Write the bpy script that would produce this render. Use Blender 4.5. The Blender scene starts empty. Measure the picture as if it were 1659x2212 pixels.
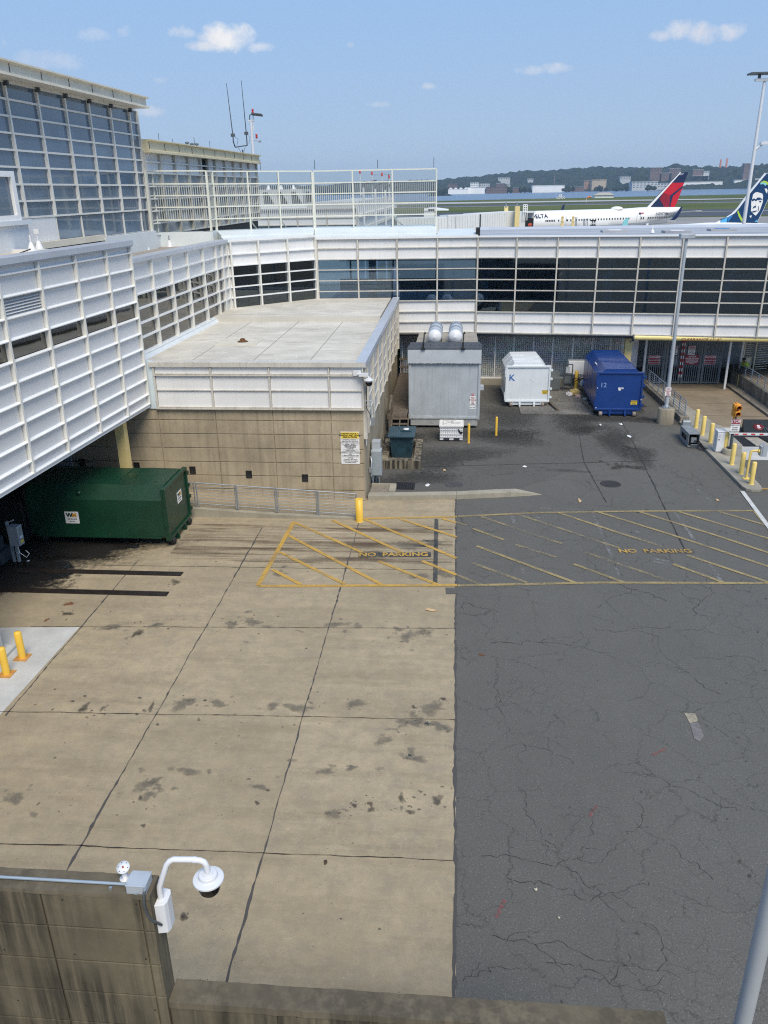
import bpy, bmesh, math, random
from math import radians, sin, cos, pi, sqrt, atan2
from mathutils import Matrix, Vector
random.seed(7)
S = bpy.context.scene
COL = S.collection

# ---------------------------------------------------------------- camera
H = 12.0                                   # eye height above the yard
F, CX, CY = 1720.0, 829.5, 1106.0          # focal length and centre in 1659 x 2212 picture units
RC = Matrix(((0.99639627, 0.01711675, -0.08307525),
             (0.08341174, -0.37548463, 0.92306759),
             (-0.01539356, -0.92667055, -0.37555922)))
cam = bpy.data.cameras.new('camera')
cam.sensor_fit = 'HORIZONTAL'; cam.sensor_width = 36.0
cam.lens = 36.0 * F / 1659.0
cam.clip_start = 0.1; cam.clip_end = 20000
co = bpy.data.objects.new('camera', cam); COL.objects.link(co)
m4 = Matrix(((RC[0][0], -RC[0][1], -RC[0][2], 0), (RC[1][0], -RC[1][1], -RC[1][2], 0),
             (RC[2][0], -RC[2][1], -RC[2][2], H), (0, 0, 0, 1)))
co.matrix_world = m4
S.camera = co

def ray(x, y): return RC @ Vector((x - CX, y - CY, F))
def g(x, y, z=0.0):
    d = ray(x, y); t = (z - H) / d.z
    return Vector((d.x * t, d.y * t, z))
def atY(x, y, Y):
    d = ray(x, y); t = Y / d.y
    return Vector((d.x * t, Y, H + d.z * t))

# ---------------------------------------------------------------- sky, sun, exposure
SUN_EL, SUN_ROT = radians(54), atan2(0.42, -0.9)
w = bpy.data.worlds.new('World'); S.world = w; w.use_nodes = True
N = w.node_tree.nodes; L = w.node_tree.links
bg = N['Background']; bg.inputs[1].default_value = 0.10
sky = N.new('ShaderNodeTexSky'); sky.sky_type = 'NISHITA'; sky.sun_disc = False
sky.sun_elevation = SUN_EL; sky.sun_rotation = SUN_ROT
sky.air_density = 0.85; sky.dust_density = 0.2; sky.ozone_density = 5.0; sky.altitude = 0
tc = N.new('ShaderNodeTexCoord')
cnoise = N.new('ShaderNodeTexNoise'); cnoise.inputs['Scale'].default_value = 30; cnoise.inputs['Detail'].default_value = 12
cnoise.inputs['Roughness'].default_value = 0.68
L.new(tc.outputs['Generated'], cnoise.inputs['Vector'])
def wmath(op, a, b=None, clamp=False):
    n = N.new('ShaderNodeMath'); n.operation = op; n.use_clamp = clamp
    for i, v in enumerate((a, b)):
        if v is None: continue
        if isinstance(v, (int, float)): n.inputs[i].default_value = v
        else: L.new(v, n.inputs[i])
    return n.outputs[0]
def wdot(v):
    n = N.new('ShaderNodeVectorMath'); n.operation = 'DOT_PRODUCT'
    L.new(tc.outputs['Generated'], n.inputs[0]); n.inputs[1].default_value = v
    return n.outputs['Value']
total = None
# picture position, half width, half height, opacity
for (x, y, a, b, op) in [(486, 80, 72, 34, 1), (392, 70, 42, 17, .9), (565, 103, 44, 13, .8), (440, 98, 60, 14, .8),
                         (1468, 62, 45, 28, 1), (1520, 72, 60, 27, 1), (1575, 70, 48, 23, 1), (1430, 76, 40, 14, .7),
                         (1150, 152, 50, 13, .55), (1200, 148, 42, 15, .7), (925, 187, 18, 9, .65), (757, 97, 13, 8, .6),
                         (205, 76, 60, 18, .35), (268, 70, 28, 18, .4), (325, 242, 42, 14, .55), (100, 130, 120, 26, .45),
                         (350, 173, 22, 9, .35), (815, 226, 40, 8, .3), (-150, 90, 200, 60, .7), (1900, 130, 180, 50, .8)]:
    c = ray(x, y).normalized()
    e1 = (ray(x + 10, y).normalized() - c); k = 10 / e1.length; e1.normalize()
    e2 = c.cross(e1).normalized()
    if e2.z > 0: e2 = -e2
    u = wdot(e1 * (k / a)); v = wdot(e2 * (k / b)); u0 = c.dot(e1) * k / a
    u = wmath('SUBTRACT', u, u0)
    r2 = wmath('ADD', wmath('MULTIPLY', u, u), wmath('MULTIPLY', v, v))
    den = wmath('SUBTRACT', 1.15, r2)
    den = wmath('SUBTRACT', den, wmath('MULTIPLY', wmath('SUBTRACT', cnoise.outputs['Fac'], 0.38), 3.4))
    den = wmath('MULTIPLY', den, 1.0, True)
    front = wmath('GREATER_THAN', wdot(c), 0.5)
    den = wmath('MULTIPLY', wmath('MULTIPLY', den, op), front)
    total = den if total is None else wmath('MAXIMUM', total, den)
cmix = N.new('ShaderNodeMix'); cmix.data_type = 'RGBA'
L.new(wmath('MULTIPLY', total, 0.9), cmix.inputs[0])
csh = N.new('ShaderNodeTexNoise'); csh.inputs['Scale'].default_value = 14; csh.inputs['Detail'].default_value = 5
L.new(tc.outputs['Generated'], csh.inputs['Vector'])
cr = N.new('ShaderNodeValToRGB')
cr.color_ramp.elements[0].position = .35; cr.color_ramp.elements[0].color = (6.0, 6.1, 6.6, 1)
cr.color_ramp.elements[1].position = .62; cr.color_ramp.elements[1].color = (7.8, 7.6, 7.4, 1)
L.new(csh.outputs['Fac'], cr.inputs[0])
# hazy summer air evens the clear-sky gradient out: blend the sky texture with a mild elevation ramp
sx_ = N.new('ShaderNodeSeparateXYZ'); L.new(tc.outputs['Generated'], sx_.inputs[0])
er = N.new('ShaderNodeValToRGB'); el_ = er.color_ramp.elements
el_[0].position = 0.0; el_[0].color = (.352, .436, .56, 1); el_[1].position = .30; el_[1].color = (.238, .44, .745, 1)
e3 = el_.new(1.0); e3.color = (.16, .31, .62, 1)
L.new(sx_.outputs[2], er.inputs[0])
ev = N.new('ShaderNodeVectorMath'); ev.operation = 'SCALE'; ev.inputs['Scale'].default_value = 10; L.new(er.outputs[0], ev.inputs[0])
smix = N.new('ShaderNodeMix'); smix.data_type = 'RGBA'; smix.inputs[0].default_value = .85
L.new(sky.outputs[0], smix.inputs[6]); L.new(ev.outputs[0], smix.inputs[7])
L.new(cr.outputs[0], cmix.inputs[7]); L.new(smix.outputs[2], cmix.inputs[6])
L.new(cmix.outputs[2], bg.inputs[0])

sl = bpy.data.lights.new('sun', 'SUN'); sl.energy = 3.0; sl.angle = radians(32); sl.color = (1, .90, .73)
so = bpy.data.objects.new('sun', sl); COL.objects.link(so)
sd = Vector((sin(SUN_ROT) * cos(SUN_EL), cos(SUN_ROT) * cos(SUN_EL), sin(SUN_EL)))
so.rotation_euler = sd.to_track_quat('Z', 'Y').to_euler(); so.location = (0, -20, 60)
S.view_settings.view_transform = 'Standard'; S.view_settings.look = 'None'
S.cycles.use_denoising = False          # the grain left over reads like sensor grain and keeps the surfaces crisp
S.cycles.pixel_filter_type = 'BLACKMAN_HARRIS'; S.cycles.filter_width = 1.15
S.view_settings.gamma = 1; S.view_settings.exposure = 0.35

# ---------------------------------------------------------------- materials
class MT:
    def __init__(s, name):
        s.m = bpy.data.materials.new(name); s.m.use_nodes = True
        s.N = s.m.node_tree.nodes; s.L = s.m.node_tree.links
        s.b = s.N['Principled BSDF']; s.out = s.N['Material Output']
        s.tc = s.N.new('ShaderNodeTexCoord')
    def vec(s, scale=(1, 1, 1), src='Object'):
        n = s.N.new('ShaderNodeMapping'); n.inputs['Scale'].default_value = scale
        s.L.new(s.tc.outputs[src], n.inputs[0]); return n.outputs[0]
    def noise(s, scale, vec=None, detail=5, rough=.55, dist=0):
        n = s.N.new('ShaderNodeTexNoise'); n.inputs['Scale'].default_value = scale
        n.inputs['Detail'].default_value = detail; n.inputs['Roughness'].default_value = rough
        n.inputs['Distortion'].default_value = dist
        s.L.new(vec if vec is not None else s.tc.outputs['Object'], n.inputs['Vector']); return n.outputs['Fac']
    def ramp(s, f, a, b, ca=(0, 0, 0, 1), cb=(1, 1, 1, 1)):
        n = s.N.new('ShaderNodeValToRGB'); e = n.color_ramp.elements
        e[0].position = a; e[1].position = b; e[0].color = ca; e[1].color = cb
        s.L.new(f, n.inputs[0]); return n.outputs[0]
    def math(s, op, a, b=None, clamp=False):
        n = s.N.new('ShaderNodeMath'); n.operation = op; n.use_clamp = clamp
        for i, v in enumerate((a, b)):
            if v is None: continue
            if isinstance(v, (int, float)): n.inputs[i].default_value = v
            else: s.L.new(v, n.inputs[i])
        return n.outputs[0]
    def mix(s, f, a, b, mode='MIX'):
        n = s.N.new('ShaderNodeMix'); n.data_type = 'RGBA'; n.blend_type = mode
        for i, v in ((0, f), (6, a), (7, b)):
            if isinstance(v, (int, float)): n.inputs[i].default_value = v
            elif isinstance(v, tuple): n.inputs[i].default_value = v if len(v) == 4 else (*v, 1)
            else: s.L.new(v, n.inputs[i])
        return n.outputs[2]
    def voro(s, scale, vec=None, feature='F1', rnd=1.0):
        n = s.N.new('ShaderNodeTexVoronoi'); n.feature = feature
        n.inputs['Scale'].default_value = scale; n.inputs['Randomness'].default_value = rnd
        s.L.new(vec if vec is not None else s.tc.outputs['Object'], n.inputs['Vector'])
        return n
    def bump(s, h, strength=.3, dist=.02):
        n = s.N.new('ShaderNodeBump'); n.inputs['Strength'].default_value = strength
        n.inputs['Distance'].default_value = dist
        s.L.new(h, n.inputs['Height']); s.L.new(n.outputs[0], s.b.inputs['Normal'])
    def col(s, c):
        if isinstance(c, tuple): s.b.inputs['Base Color'].default_value = c if len(c) == 4 else (*c, 1)
        else: s.L.new(c, s.b.inputs['Base Color'])
        return s
    def rough(s, r, metal=0, spec=.5):
        if isinstance(r, (int, float)): s.b.inputs['Roughness'].default_value = r
        else: s.L.new(r, s.b.inputs['Roughness'])
        s.b.inputs['Metallic'].default_value = metal
        s.b.inputs['Specular IOR Level'].default_value = spec
        return s
    def alpha(s, f):
        s.L.new(f, s.b.inputs['Alpha'])

def mul(c, k): return tuple(min(1, v * k) for v in c[:3])
MC = {}
def paint(name, c, rough=.5, metal=0, var=.12, scale=2.0, streak=.0, grime=(.25, .2, .15), bump=0, spec=.5, vary=0, chip=0):
    """a painted or coated surface with uneven tone and, optionally, rain streaks"""
    if name in MC: return MC[name]
    t = MT(name)
    c1 = t.mix(t.ramp(t.noise(scale), .3, .7), mul(c, 1 - var), mul(c, 1 + var * .6))
    if streak:
        v = t.vec((5, 5, .22)); f = t.ramp(t.noise(1.6, v, 6, .65), .52, .78)
        f = t.math('MULTIPLY', f, streak)
        c1 = t.mix(f, c1, mul(grime, 1))
    if vary:
        oi = t.N.new('ShaderNodeObjectInfo'); c1 = t.mix(t.math('MULTIPLY', oi.outputs['Random'], vary), c1, mul(c, .72))
    if chip:
        k = t.math('MULTIPLY', t.ramp(t.noise(11, None, 6, .75), .63, .67), t.ramp(t.noise(1.1, None, 4), .46, .58))
        c1 = t.mix(t.math('MULTIPLY', k, chip), c1, (.13, .07, .04))
        sc = t.ramp(t.noise(5, t.vec((.25, .25, 4)), 4, .7), .68, .72); c1 = t.mix(t.math('MULTIPLY', sc, chip * .5), c1, mul(c, 1.8))
    t.col(c1); t.rough(rough, metal, spec)
    if bump: t.bump(t.noise(scale * 9), bump, .01)
    MC[name] = t.m; return t.m

def concrete(name, c, streak=.5, dark=(.05, .045, .038), ties=None, blot=.3, black=0.0, tie_r=.032):
    t = MT(name)
    n1 = t.noise(.9, None, 8, .62); n2 = t.noise(14, None, 6, .7)
    c1 = t.mix(t.ramp(n1, .32, .68), mul(c, 1 - blot), mul(c, 1.15))
    c1 = t.mix(t.math('MULTIPLY', t.ramp(n2, .35, .75), .35), c1, mul(c, .62))
    if streak:
        f = t.ramp(t.noise(1.5, t.vec((3.2, 3.2, .16)), 6, .6), .47, .75)
        c1 = t.mix(t.math('MULTIPLY', f, streak), c1, mul(c, .38))
    if black:
        f = t.ramp(t.noise(1.5, t.vec((4.4, 4.4, .20)), 8, .68), .40, .56)
        f2 = t.ramp(t.noise(.8, t.vec((1, 1, .5)), 4), .30, .48)
        c1 = t.mix(t.math('MULTIPLY', t.math('MULTIPLY', f, f2), black), c1, dark)
    if ties:
        v = t.voro(1.0, t.vec(ties), 'F1', 0.0)
        c1 = t.mix(t.math('LESS_THAN', v.outputs['Distance'], tie_r), c1, (.03, .026, .02))
    t.col(c1); t.rough(.9, 0, .25); t.bump(n2, .25, .01)
    MC[name] = t.m; return t.m

def glass_mat(name, c, refl=.5, rough=.03, ior=1.5, wob=.0):
    t = MT(name); oi = t.N.new('ShaderNodeObjectInfo'); t.col(t.mix(t.math('MULTIPLY', oi.outputs['Random'], .6), t.mix(t.ramp(t.noise(.6), .3, .7), mul(c, .75), mul(c, 1.25)), mul(c, .55)))
    t.rough(rough, 0, refl); t.b.inputs['IOR'].default_value = ior
    if wob: t.bump(t.noise(.9, None, 2), wob, .05)
    MC[name] = t.m; return t.m

M_white = paint('white_panel_metal', (.79, .79, .79), .42, .0, .06, .8, .22, (.46, .43, .39), vary=.22)
M_wing = paint('cool_white_panel', (.71, .705, .70), .38, 0, .05, .6, .10, (.45, .44, .43), vary=.18)
M_frame = paint('cream_mullion', (.76, .75, .70), .45, 0, .07, 1.5, .18, (.33, .27, .2))
M_frame_d = paint('weathered_mullion', (.58, .55, .49), .5, 0, .15, 1.5, .55, (.16, .12, .08))
M_frame_w = paint('white_mullion', (.80, .81, .81), .4, 0, .05, 1.5, .08, (.4, .36, .3))
M_cream = paint('cream_fascia', (.72, .67, .55), .5, 0, .1, 1.2, .3, (.42, .35, .24))
M_yellowcap = paint('yellowed_fascia', (.72, .63, .41), .5, 0, .12, 1.2, .3, (.36, .28, .16))
M_gap = paint('panel_gap_shadow', (.03, .03, .03), .8)
M_coping = paint('grey_metal_coping', (.52, .55, .60), .35, .2, .08, 1.0)
t = MT('dark_window_glass'); t.N.remove(t.b); tr_ = t.N.new('ShaderNodeBsdfTransparent'); tr_.inputs[0].default_value = (.45, .58, .68, 1)
gl_ = t.N.new('ShaderNodeBsdfGlossy'); gl_.inputs['Roughness'].default_value = .03; gl_.inputs[0].default_value = (.80, .92, 1, 1)
fr_n = t.N.new('ShaderNodeFresnel'); fr_n.inputs[0].default_value = 2.1
bp_ = t.N.new('ShaderNodeBump'); bp_.inputs['Strength'].default_value = .05; t.L.new(t.noise(.9, None, 2), bp_.inputs['Height']); t.L.new(bp_.outputs[0], gl_.inputs['Normal'])
ms = t.N.new('ShaderNodeMixShader'); t.L.new(fr_n.outputs[0], ms.inputs[0]); t.L.new(tr_.outputs[0], ms.inputs[1]); t.L.new(gl_.outputs[0], ms.inputs[2]); t.L.new(ms.outputs[0], t.out.inputs['Surface'])
M_glass_dark = t.m; MC['dark_window_glass'] = t.m
M_glass_brown = glass_mat('bronze_window_glass', (.040, .036, .024), .5, .03, 2.0, .05)
M_glass_hall = glass_mat('blue_curtain_glass', (.125, .185, .255), .5, .05, 1.75, .03)
M_steel = paint('galvanised_steel', (.36, .39, .42), .42, .55, .15, 6)
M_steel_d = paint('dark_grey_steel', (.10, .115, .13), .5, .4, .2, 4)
M_yellow = paint('safety_yellow', (.80, .50, .06), .45, 0, .08, 3, .10, (.35, .22, .08))
M_yellow_p = paint('pale_yellow_paint', (.80, .60, .18), .42, 0, .06, 3, .08, (.45, .32, .12))
M_yellow_c = paint('cream_yellow_steel', (.78, .62, .28), .5, 0, .08, 2, .2, (.4, .28, .14))
M_black = paint('black_rubber', (.012, .012, .013), .6)
M_blackgloss = paint('black_dome_plastic', (.004, .004, .005), .08)
M_whitep = paint('white_plastic', (.70, .71, .73), .3, 0, .03, 3)
M_lightgrey = paint('light_grey_enamel', (.42, .46, .50), .42, .1, .1, 3, .1)
M_green = paint('green_container_paint', (.005, .042, .022), .38, 0, .2, 1.5, .18, (.012, .03, .018), chip=.7)
M_blue = paint('blue_container_paint', (.010, .048, .215), .3, 0, .12, 1.3, .12, (.01, .018, .08), chip=.7)
M_whitec = paint('white_container_paint', (.70, .74, .77), .38, 0, .06, 1.2, .16, (.38, .38, .36), chip=.7)
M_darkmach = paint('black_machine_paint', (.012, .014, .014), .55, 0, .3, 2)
M_red = paint('sign_maroon', (.30, .012, .035), .45)
M_redb = paint('signal_red', (.55, .02, .02), .45)
M_signw = paint('sign_white', (.80, .80, .80), .4, 0, .04, 8)
M_signy = paint('sign_yellow', (.85, .62, .06), .45, 0, .06, 8)
M_ink = paint('black_lettering', (.02, .02, .02), .6)
M_orange = paint('signal_orange', (.80, .33, .03), .45, 0, .15, 5)
M_wood = paint('weathered_timber', (.13, .105, .08), .85, 0, .35, 5)
M_bin = paint('blue_black_bin_paint', (.025, .062, .085), .35, 0, .35, 3, .4, (.01, .014, .016))
M_trailer = paint('silver_trailer_skin', (.51, .55, .585), .42, .25, .12, 1.2, .45, (.26, .26, .25))
M_trailer_l = paint('pale_trailer_hood', (.56, .60, .64), .42, .2, .08, 1.5, .25, (.36, .36, .35))
M_canvas = paint('grey_roof_canvas', (.33, .31, .27), .85, 0, .2, 1.2)
M_roof = paint('roof_membrane', (.56, .54, .49), .85, 0, .10, .5)

# ---------------------------------------------------------------- mesh helpers
class MB:
    def __init__(s): s.v = []; s.f = []; s.sm = []
    def add(s, vs, fs, smooth=False):
        o = len(s.v); s.v += [tuple(v) for v in vs]
        for f in fs: s.f.append(tuple(i + o for i in f)); s.sm.append(smooth)
        return s
    def box(s, c, d, mat=None):
        hx, hy, hz = d[0] / 2, d[1] / 2, d[2] / 2
        vs = [Vector((x, y, z)) for z in (-hz, hz) for y in (-hy, hy) for x in (-hx, hx)]
        if mat is not None: vs = [mat @ v for v in vs]
        vs = [v + Vector(c) for v in vs]
        return s.add(vs, [(0, 2, 3, 1), (4, 5, 7, 6), (0, 1, 5, 4), (2, 6, 7, 3), (0, 4, 6, 2), (1, 3, 7, 5)])
    def bb(s, x0, x1, y0, y1, z0, z1):
        return s.box(((x0 + x1) / 2, (y0 + y1) / 2, (z0 + z1) / 2), (abs(x1 - x0), abs(y1 - y0), abs(z1 - z0)))
    def bar(s, p, q, w, h, up=(0, 0, 1)):
        p, q = Vector(p), Vector(q); d = q - p; l = d.length; d.normalize()
        u = Vector(up); sx = d.cross(u)
        if sx.length < 1e-4: sx = d.cross(Vector((0, 1, 0)))
        sx.normalize(); u = sx.cross(d).normalized()
        m = Matrix((sx, d, u)).transposed()
        return s.box((p + q) / 2, (w, l, h), m)
    def tube(s, pts, r, n=8, caps=True, smooth=True):
        pts = [Vector(p) for p in pts]; rs = r if isinstance(r, (list, tuple)) else [r] * len(pts)
        vs = []; prev = None
        for i, p in enumerate(pts):
            d = (pts[min(i + 1, len(pts) - 1)] - pts[max(i - 1, 0)])
            if d.length < 1e-9: d = Vector((0, 0, 1))
            d.normalize()
            if prev is None:
                a = Vector((0, 0, 1)) if abs(d.z) < .9 else Vector((1, 0, 0))
                u = d.cross(a).normalized()
            else:
                u = prev - d * prev.dot(d); u.normalize()
            prev = u; v = d.cross(u)
            for k in range(n):
                t = 2 * pi * k / n; vs.append(p + (u * cos(t) + v * sin(t)) * rs[i])
        fs = []
        for i in range(len(pts) - 1):
            for k in range(n):
                a = i * n + k; b = i * n + (k + 1) % n; fs.append((a, b, b + n, a + n))
        s.add(vs, fs, smooth)
        if caps:
            o = len(pts) - 1
            s.add(vs[:n], [tuple(range(n - 1, -1, -1))]); s.add(vs[o * n:], [tuple(range(n))])
        return s
    def lathe(s, prof, c=(0, 0, 0), n=20, axis=None, smooth=True):
        c = Vector(c); m = Matrix.Identity(3) if axis is None else Vector(axis).to_track_quat('Z', 'Y').to_matrix()
        vs = []
        for r, z in prof:
            for k in range(n):
                t = 2 * pi * k / n; vs.append(c + m @ Vector((r * cos(t), r * sin(t), z)))
        fs = []
        for i in range(len(prof) - 1):
            for k in range(n):
                a = i * n + k; b = i * n + (k + 1) % n; fs.append((a, b, b + n, a + n))
        s.add(vs, fs, smooth)
        if prof[0][0] > 1e-4: s.add(vs[:n], [tuple(range(n - 1, -1, -1))])
        if prof[-1][0] > 1e-4: s.add(vs[-n:], [tuple(range(n))])
        return s
    def prism(s, pts, a, b):
        """pts: list of 3-D points of a planar outline; extruded from +a to +b (vectors)"""
        a, b = Vector(a), Vector(b); n = len(pts)
        vs = [Vector(p) + a for p in pts] + [Vector(p) + b for p in pts]
        fs = [tuple(range(n - 1, -1, -1)), tuple(range(n, 2 * n))] + [(i, (i + 1) % n, n + (i + 1) % n, n + i) for i in range(n)]
        return s.add(vs, fs)
    def poly(s, pts):
        return s.add(pts, [tuple(range(len(pts)))])
    def build(s, name, mat, parent=None, bevel=0, recalc=True):
        me = bpy.data.meshes.new(name); me.from_pydata(s.v, [], s.f)
        me.polygons.foreach_set('use_smooth', s.sm)
        me.update()
        if recalc:
            bm = bmesh.new(); bm.from_mesh(me); bmesh.ops.recalc_face_normals(bm, faces=bm.faces); bm.to_mesh(me); bm.free()
        me.materials.append(mat)
        o = bpy.data.objects.new(name, me); COL.objects.link(o)
        if parent is not None:
            o.parent = parent; o.matrix_parent_inverse = Matrix.Translation(-root_loc(parent))
        if bevel:
            b = o.modifiers.new('bevel', 'BEVEL'); b.width = bevel; b.segments = 2; b.limit_method = 'ANGLE'
        return o

def root_loc(o):
    return Vector(o['_loc']) if '_loc' in o else Vector((0, 0, 0))
def tag(o, label, cat, group=None):
    o['label'] = label; o['category'] = cat
    if group: o['group'] = group
    return o
LOCS = {}
def thing(name, label, cat, loc=(0, 0, 0), group=None):
    o = bpy.data.objects.new(name, None); COL.objects.link(o); o.empty_display_size = .2
    o.location = loc; LOCS[o.name] = Vector(loc)
    return tag(o, label, cat, group)
def root_loc(o): return LOCS.get(o.name, Vector((0, 0, 0)))
def structure(o, label=None):
    o['kind'] = 'structure'
    if label: o['label'] = label
    return o
def clone(root, loc, label, group=None, rz=0):
    def cp(o, parent):
        c = o.copy(); COL.objects.link(c)
        if parent is not None: c.parent = parent
        for ch in kids.get(o.name, []): cp(ch, c)
        return c
    kids = {}
    for o in COL.objects:
        if o.parent: kids.setdefault(o.parent.name, []).append(o)
    c = cp(root, None); c.location = loc; c.rotation_euler = (0, 0, rz); c['label'] = label
    if group: c['group'] = group
    return c

FONT = None
def text(txt, size, mat, parent, org, right, up, bold=0.0, shear=0, name='lettering', align='CENTER', ext=.002, sx=1.0, space=1.0):
    cu = bpy.data.curves.new('lettering', 'FONT'); cu.body = txt; cu.size = size
    cu.align_x = align; cu.align_y = 'CENTER'; cu.offset = bold; cu.extrude = ext; cu.shear = shear
    cu.space_character = space
    cu.resolution_u = 3
    ob = bpy.data.objects.new('lettering', cu)
    COL.objects.link(ob)
    dg = bpy.context.evaluated_depsgraph_get()
    me = bpy.data.meshes.new_from_object(ob.evaluated_get(dg))
    bpy.data.objects.remove(ob); bpy.data.curves.remove(cu)
    r = Vector(right).normalized(); u = Vector(up).normalized(); n = r.cross(u)
    m = Matrix((r * sx, u, n)).transposed().to_4x4(); m.translation = Vector(org)
    me.transform(m); me.materials.clear(); me.materials.append(mat); me.name = name
    o = bpy.data.objects.new(name, me); COL.objects.link(o)
    if parent is not None:
        o.parent = parent; o.matrix_parent_inverse = Matrix.Translation(-root_loc(parent))
    return o

def sign_board(root, c, right, up, wd, ht, mat, name='sign_board', th=.012, border=None):
    r = Vector(right).normalized(); u = Vector(up).normalized(); n = r.cross(u)
    m = Matrix((r, u, n)).transposed(); c = Vector(c)
    b = MB().box(c, (wd, ht, th), m).build(name, mat, root)
    return lambda x, y, z=.0: c + r * x + u * y + n * (th / 2 + .003 + z)
def plate(root, at, x, y, wd, ht, mat, right, up, name='sign_panel'):
    r = Vector(right).normalized(); u = Vector(up).normalized(); n = r.cross(u)
    m = Matrix((r, u, n)).transposed()
    return MB().box(at(x, y, 0), (wd, ht, .006), m).build(name, mat, root)
X3, Y3, Z3 = Vector((1, 0, 0)), Vector((0, 1, 0)), Vector((0, 0, 1))

# ---------------------------------------------------------------- the ground
def sheet(name, pts, mat, z=None):
    pts = [Vector((p[0], p[1], z if z is not None else p[2])) for p in pts]
    o = MB().poly(pts).build(name, mat, recalc=False)
    if o.data.polygons[0].normal.z < 0:
        o.data.flip_normals()
    return structure(o)

# yard concrete
t = MT('yard_concrete')
n1 = t.noise(.35, None, 8, .65); n2 = t.noise(2.2, None, 10, .75); n3 = t.noise(60, None, 3, .7)
c = (.425, .345, .226)
c1 = t.mix(t.ramp(n1, .3, .7), mul(c, .74), mul(c, 1.16))
c1 = t.mix(t.math('MULTIPLY', t.ramp(n2, .42, .62), .75), c1, (.285, .245, .18))
c1 = t.mix(t.math('MULTIPLY', t.ramp(t.noise(1.1, t.vec((.25, 1.6, 1)), 8, .7), .48, .66), .55), c1, mul(c, .52))
c1 = t.mix(t.math('MULTIPLY', t.ramp(t.noise(3.3, None, 8, .8), .50, .66), .5), c1, (.47, .39, .27))
c1 = t.mix(t.math('MULTIPLY', t.ramp(n3, .45, .75), .6), c1, mul(c, .5))
sc = t.ramp(t.noise(7, t.vec((.4, 1.3, 1)), 3, .85, 2.5), .64, .69)
c1 = t.mix(t.math('MULTIPLY', t.math('MULTIPLY', sc, t.ramp(t.noise(.9, None, 4), .42, .6)), .6), c1, (.56, .47, .34))
sp = t.voro(7, None, 'F1'); c1 = t.mix(t.math('MULTIPLY', t.math('LESS_THAN', sp.outputs['Distance'], .075), t.math('GREATER_THAN', t.noise(.8, None, 3), .52)), c1, (.10, .085, .065))
sx3 = t.N.new('ShaderNodeSeparateXYZ'); t.L.new(t.tc.outputs['Object'], sx3.inputs[0])
cx3 = t.N.new('ShaderNodeCombineXYZ'); t.L.new(t.math('FLOOR', t.math('DIVIDE', t.math('ADD', sx3.outputs[0], 10.95), 3.71)), cx3.inputs[0]); t.L.new(t.math('FLOOR', t.math('DIVIDE', t.math('SUBTRACT', t.math('SUBTRACT', sx3.outputs[1], t.math('MULTIPLY', sx3.outputs[0], .03)), 11.7), 4.22)), cx3.inputs[1])
wn = t.N.new('ShaderNodeTexWhiteNoise'); wn.noise_dimensions = '2D'; t.L.new(cx3.outputs[0], wn.inputs['Vector'])
c1 = t.mix(t.math('MULTIPLY', wn.outputs['Value'], .24), c1, mul(c, .55))
t.col(c1); t.rough(.88, 0, .3); t.bump(n3, .35, .012)
M_yard = t.m
# rubbed track across the slabs in front of the container
t = MT('worn_aggregate')
a = t.ramp(t.noise(1.3, t.vec((.10, 3.0, 1)), 7, .7), .50, .62)
a2 = t.ramp(t.noise(.5, t.vec((.5, 1, 1)), 4), .38, .62)
t.col(t.mix(t.ramp(t.noise(40, None, 3), .4, .6), (.40, .33, .23), (.56, .48, .36))); t.rough(.9, 0, .2)
t.alpha(t.math('MULTIPLY', t.math('MULTIPLY', a, a2), .95)); M_worn = t.m
t = MT('track_dirt')
a = t.ramp(t.noise(1.1, t.vec((.12, 2.6, 1)), 7, .7), .48, .64)
t.col(t.mix(t.noise(3), (.09, .06, .04), (.14, .10, .07))); t.rough(.9, 0, .2)
t.alpha(t.math('MULTIPLY', t.math('MULTIPLY', a, t.ramp(t.noise(.45), .30, .55)), .75)); M_trackdirt = t.m

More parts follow.
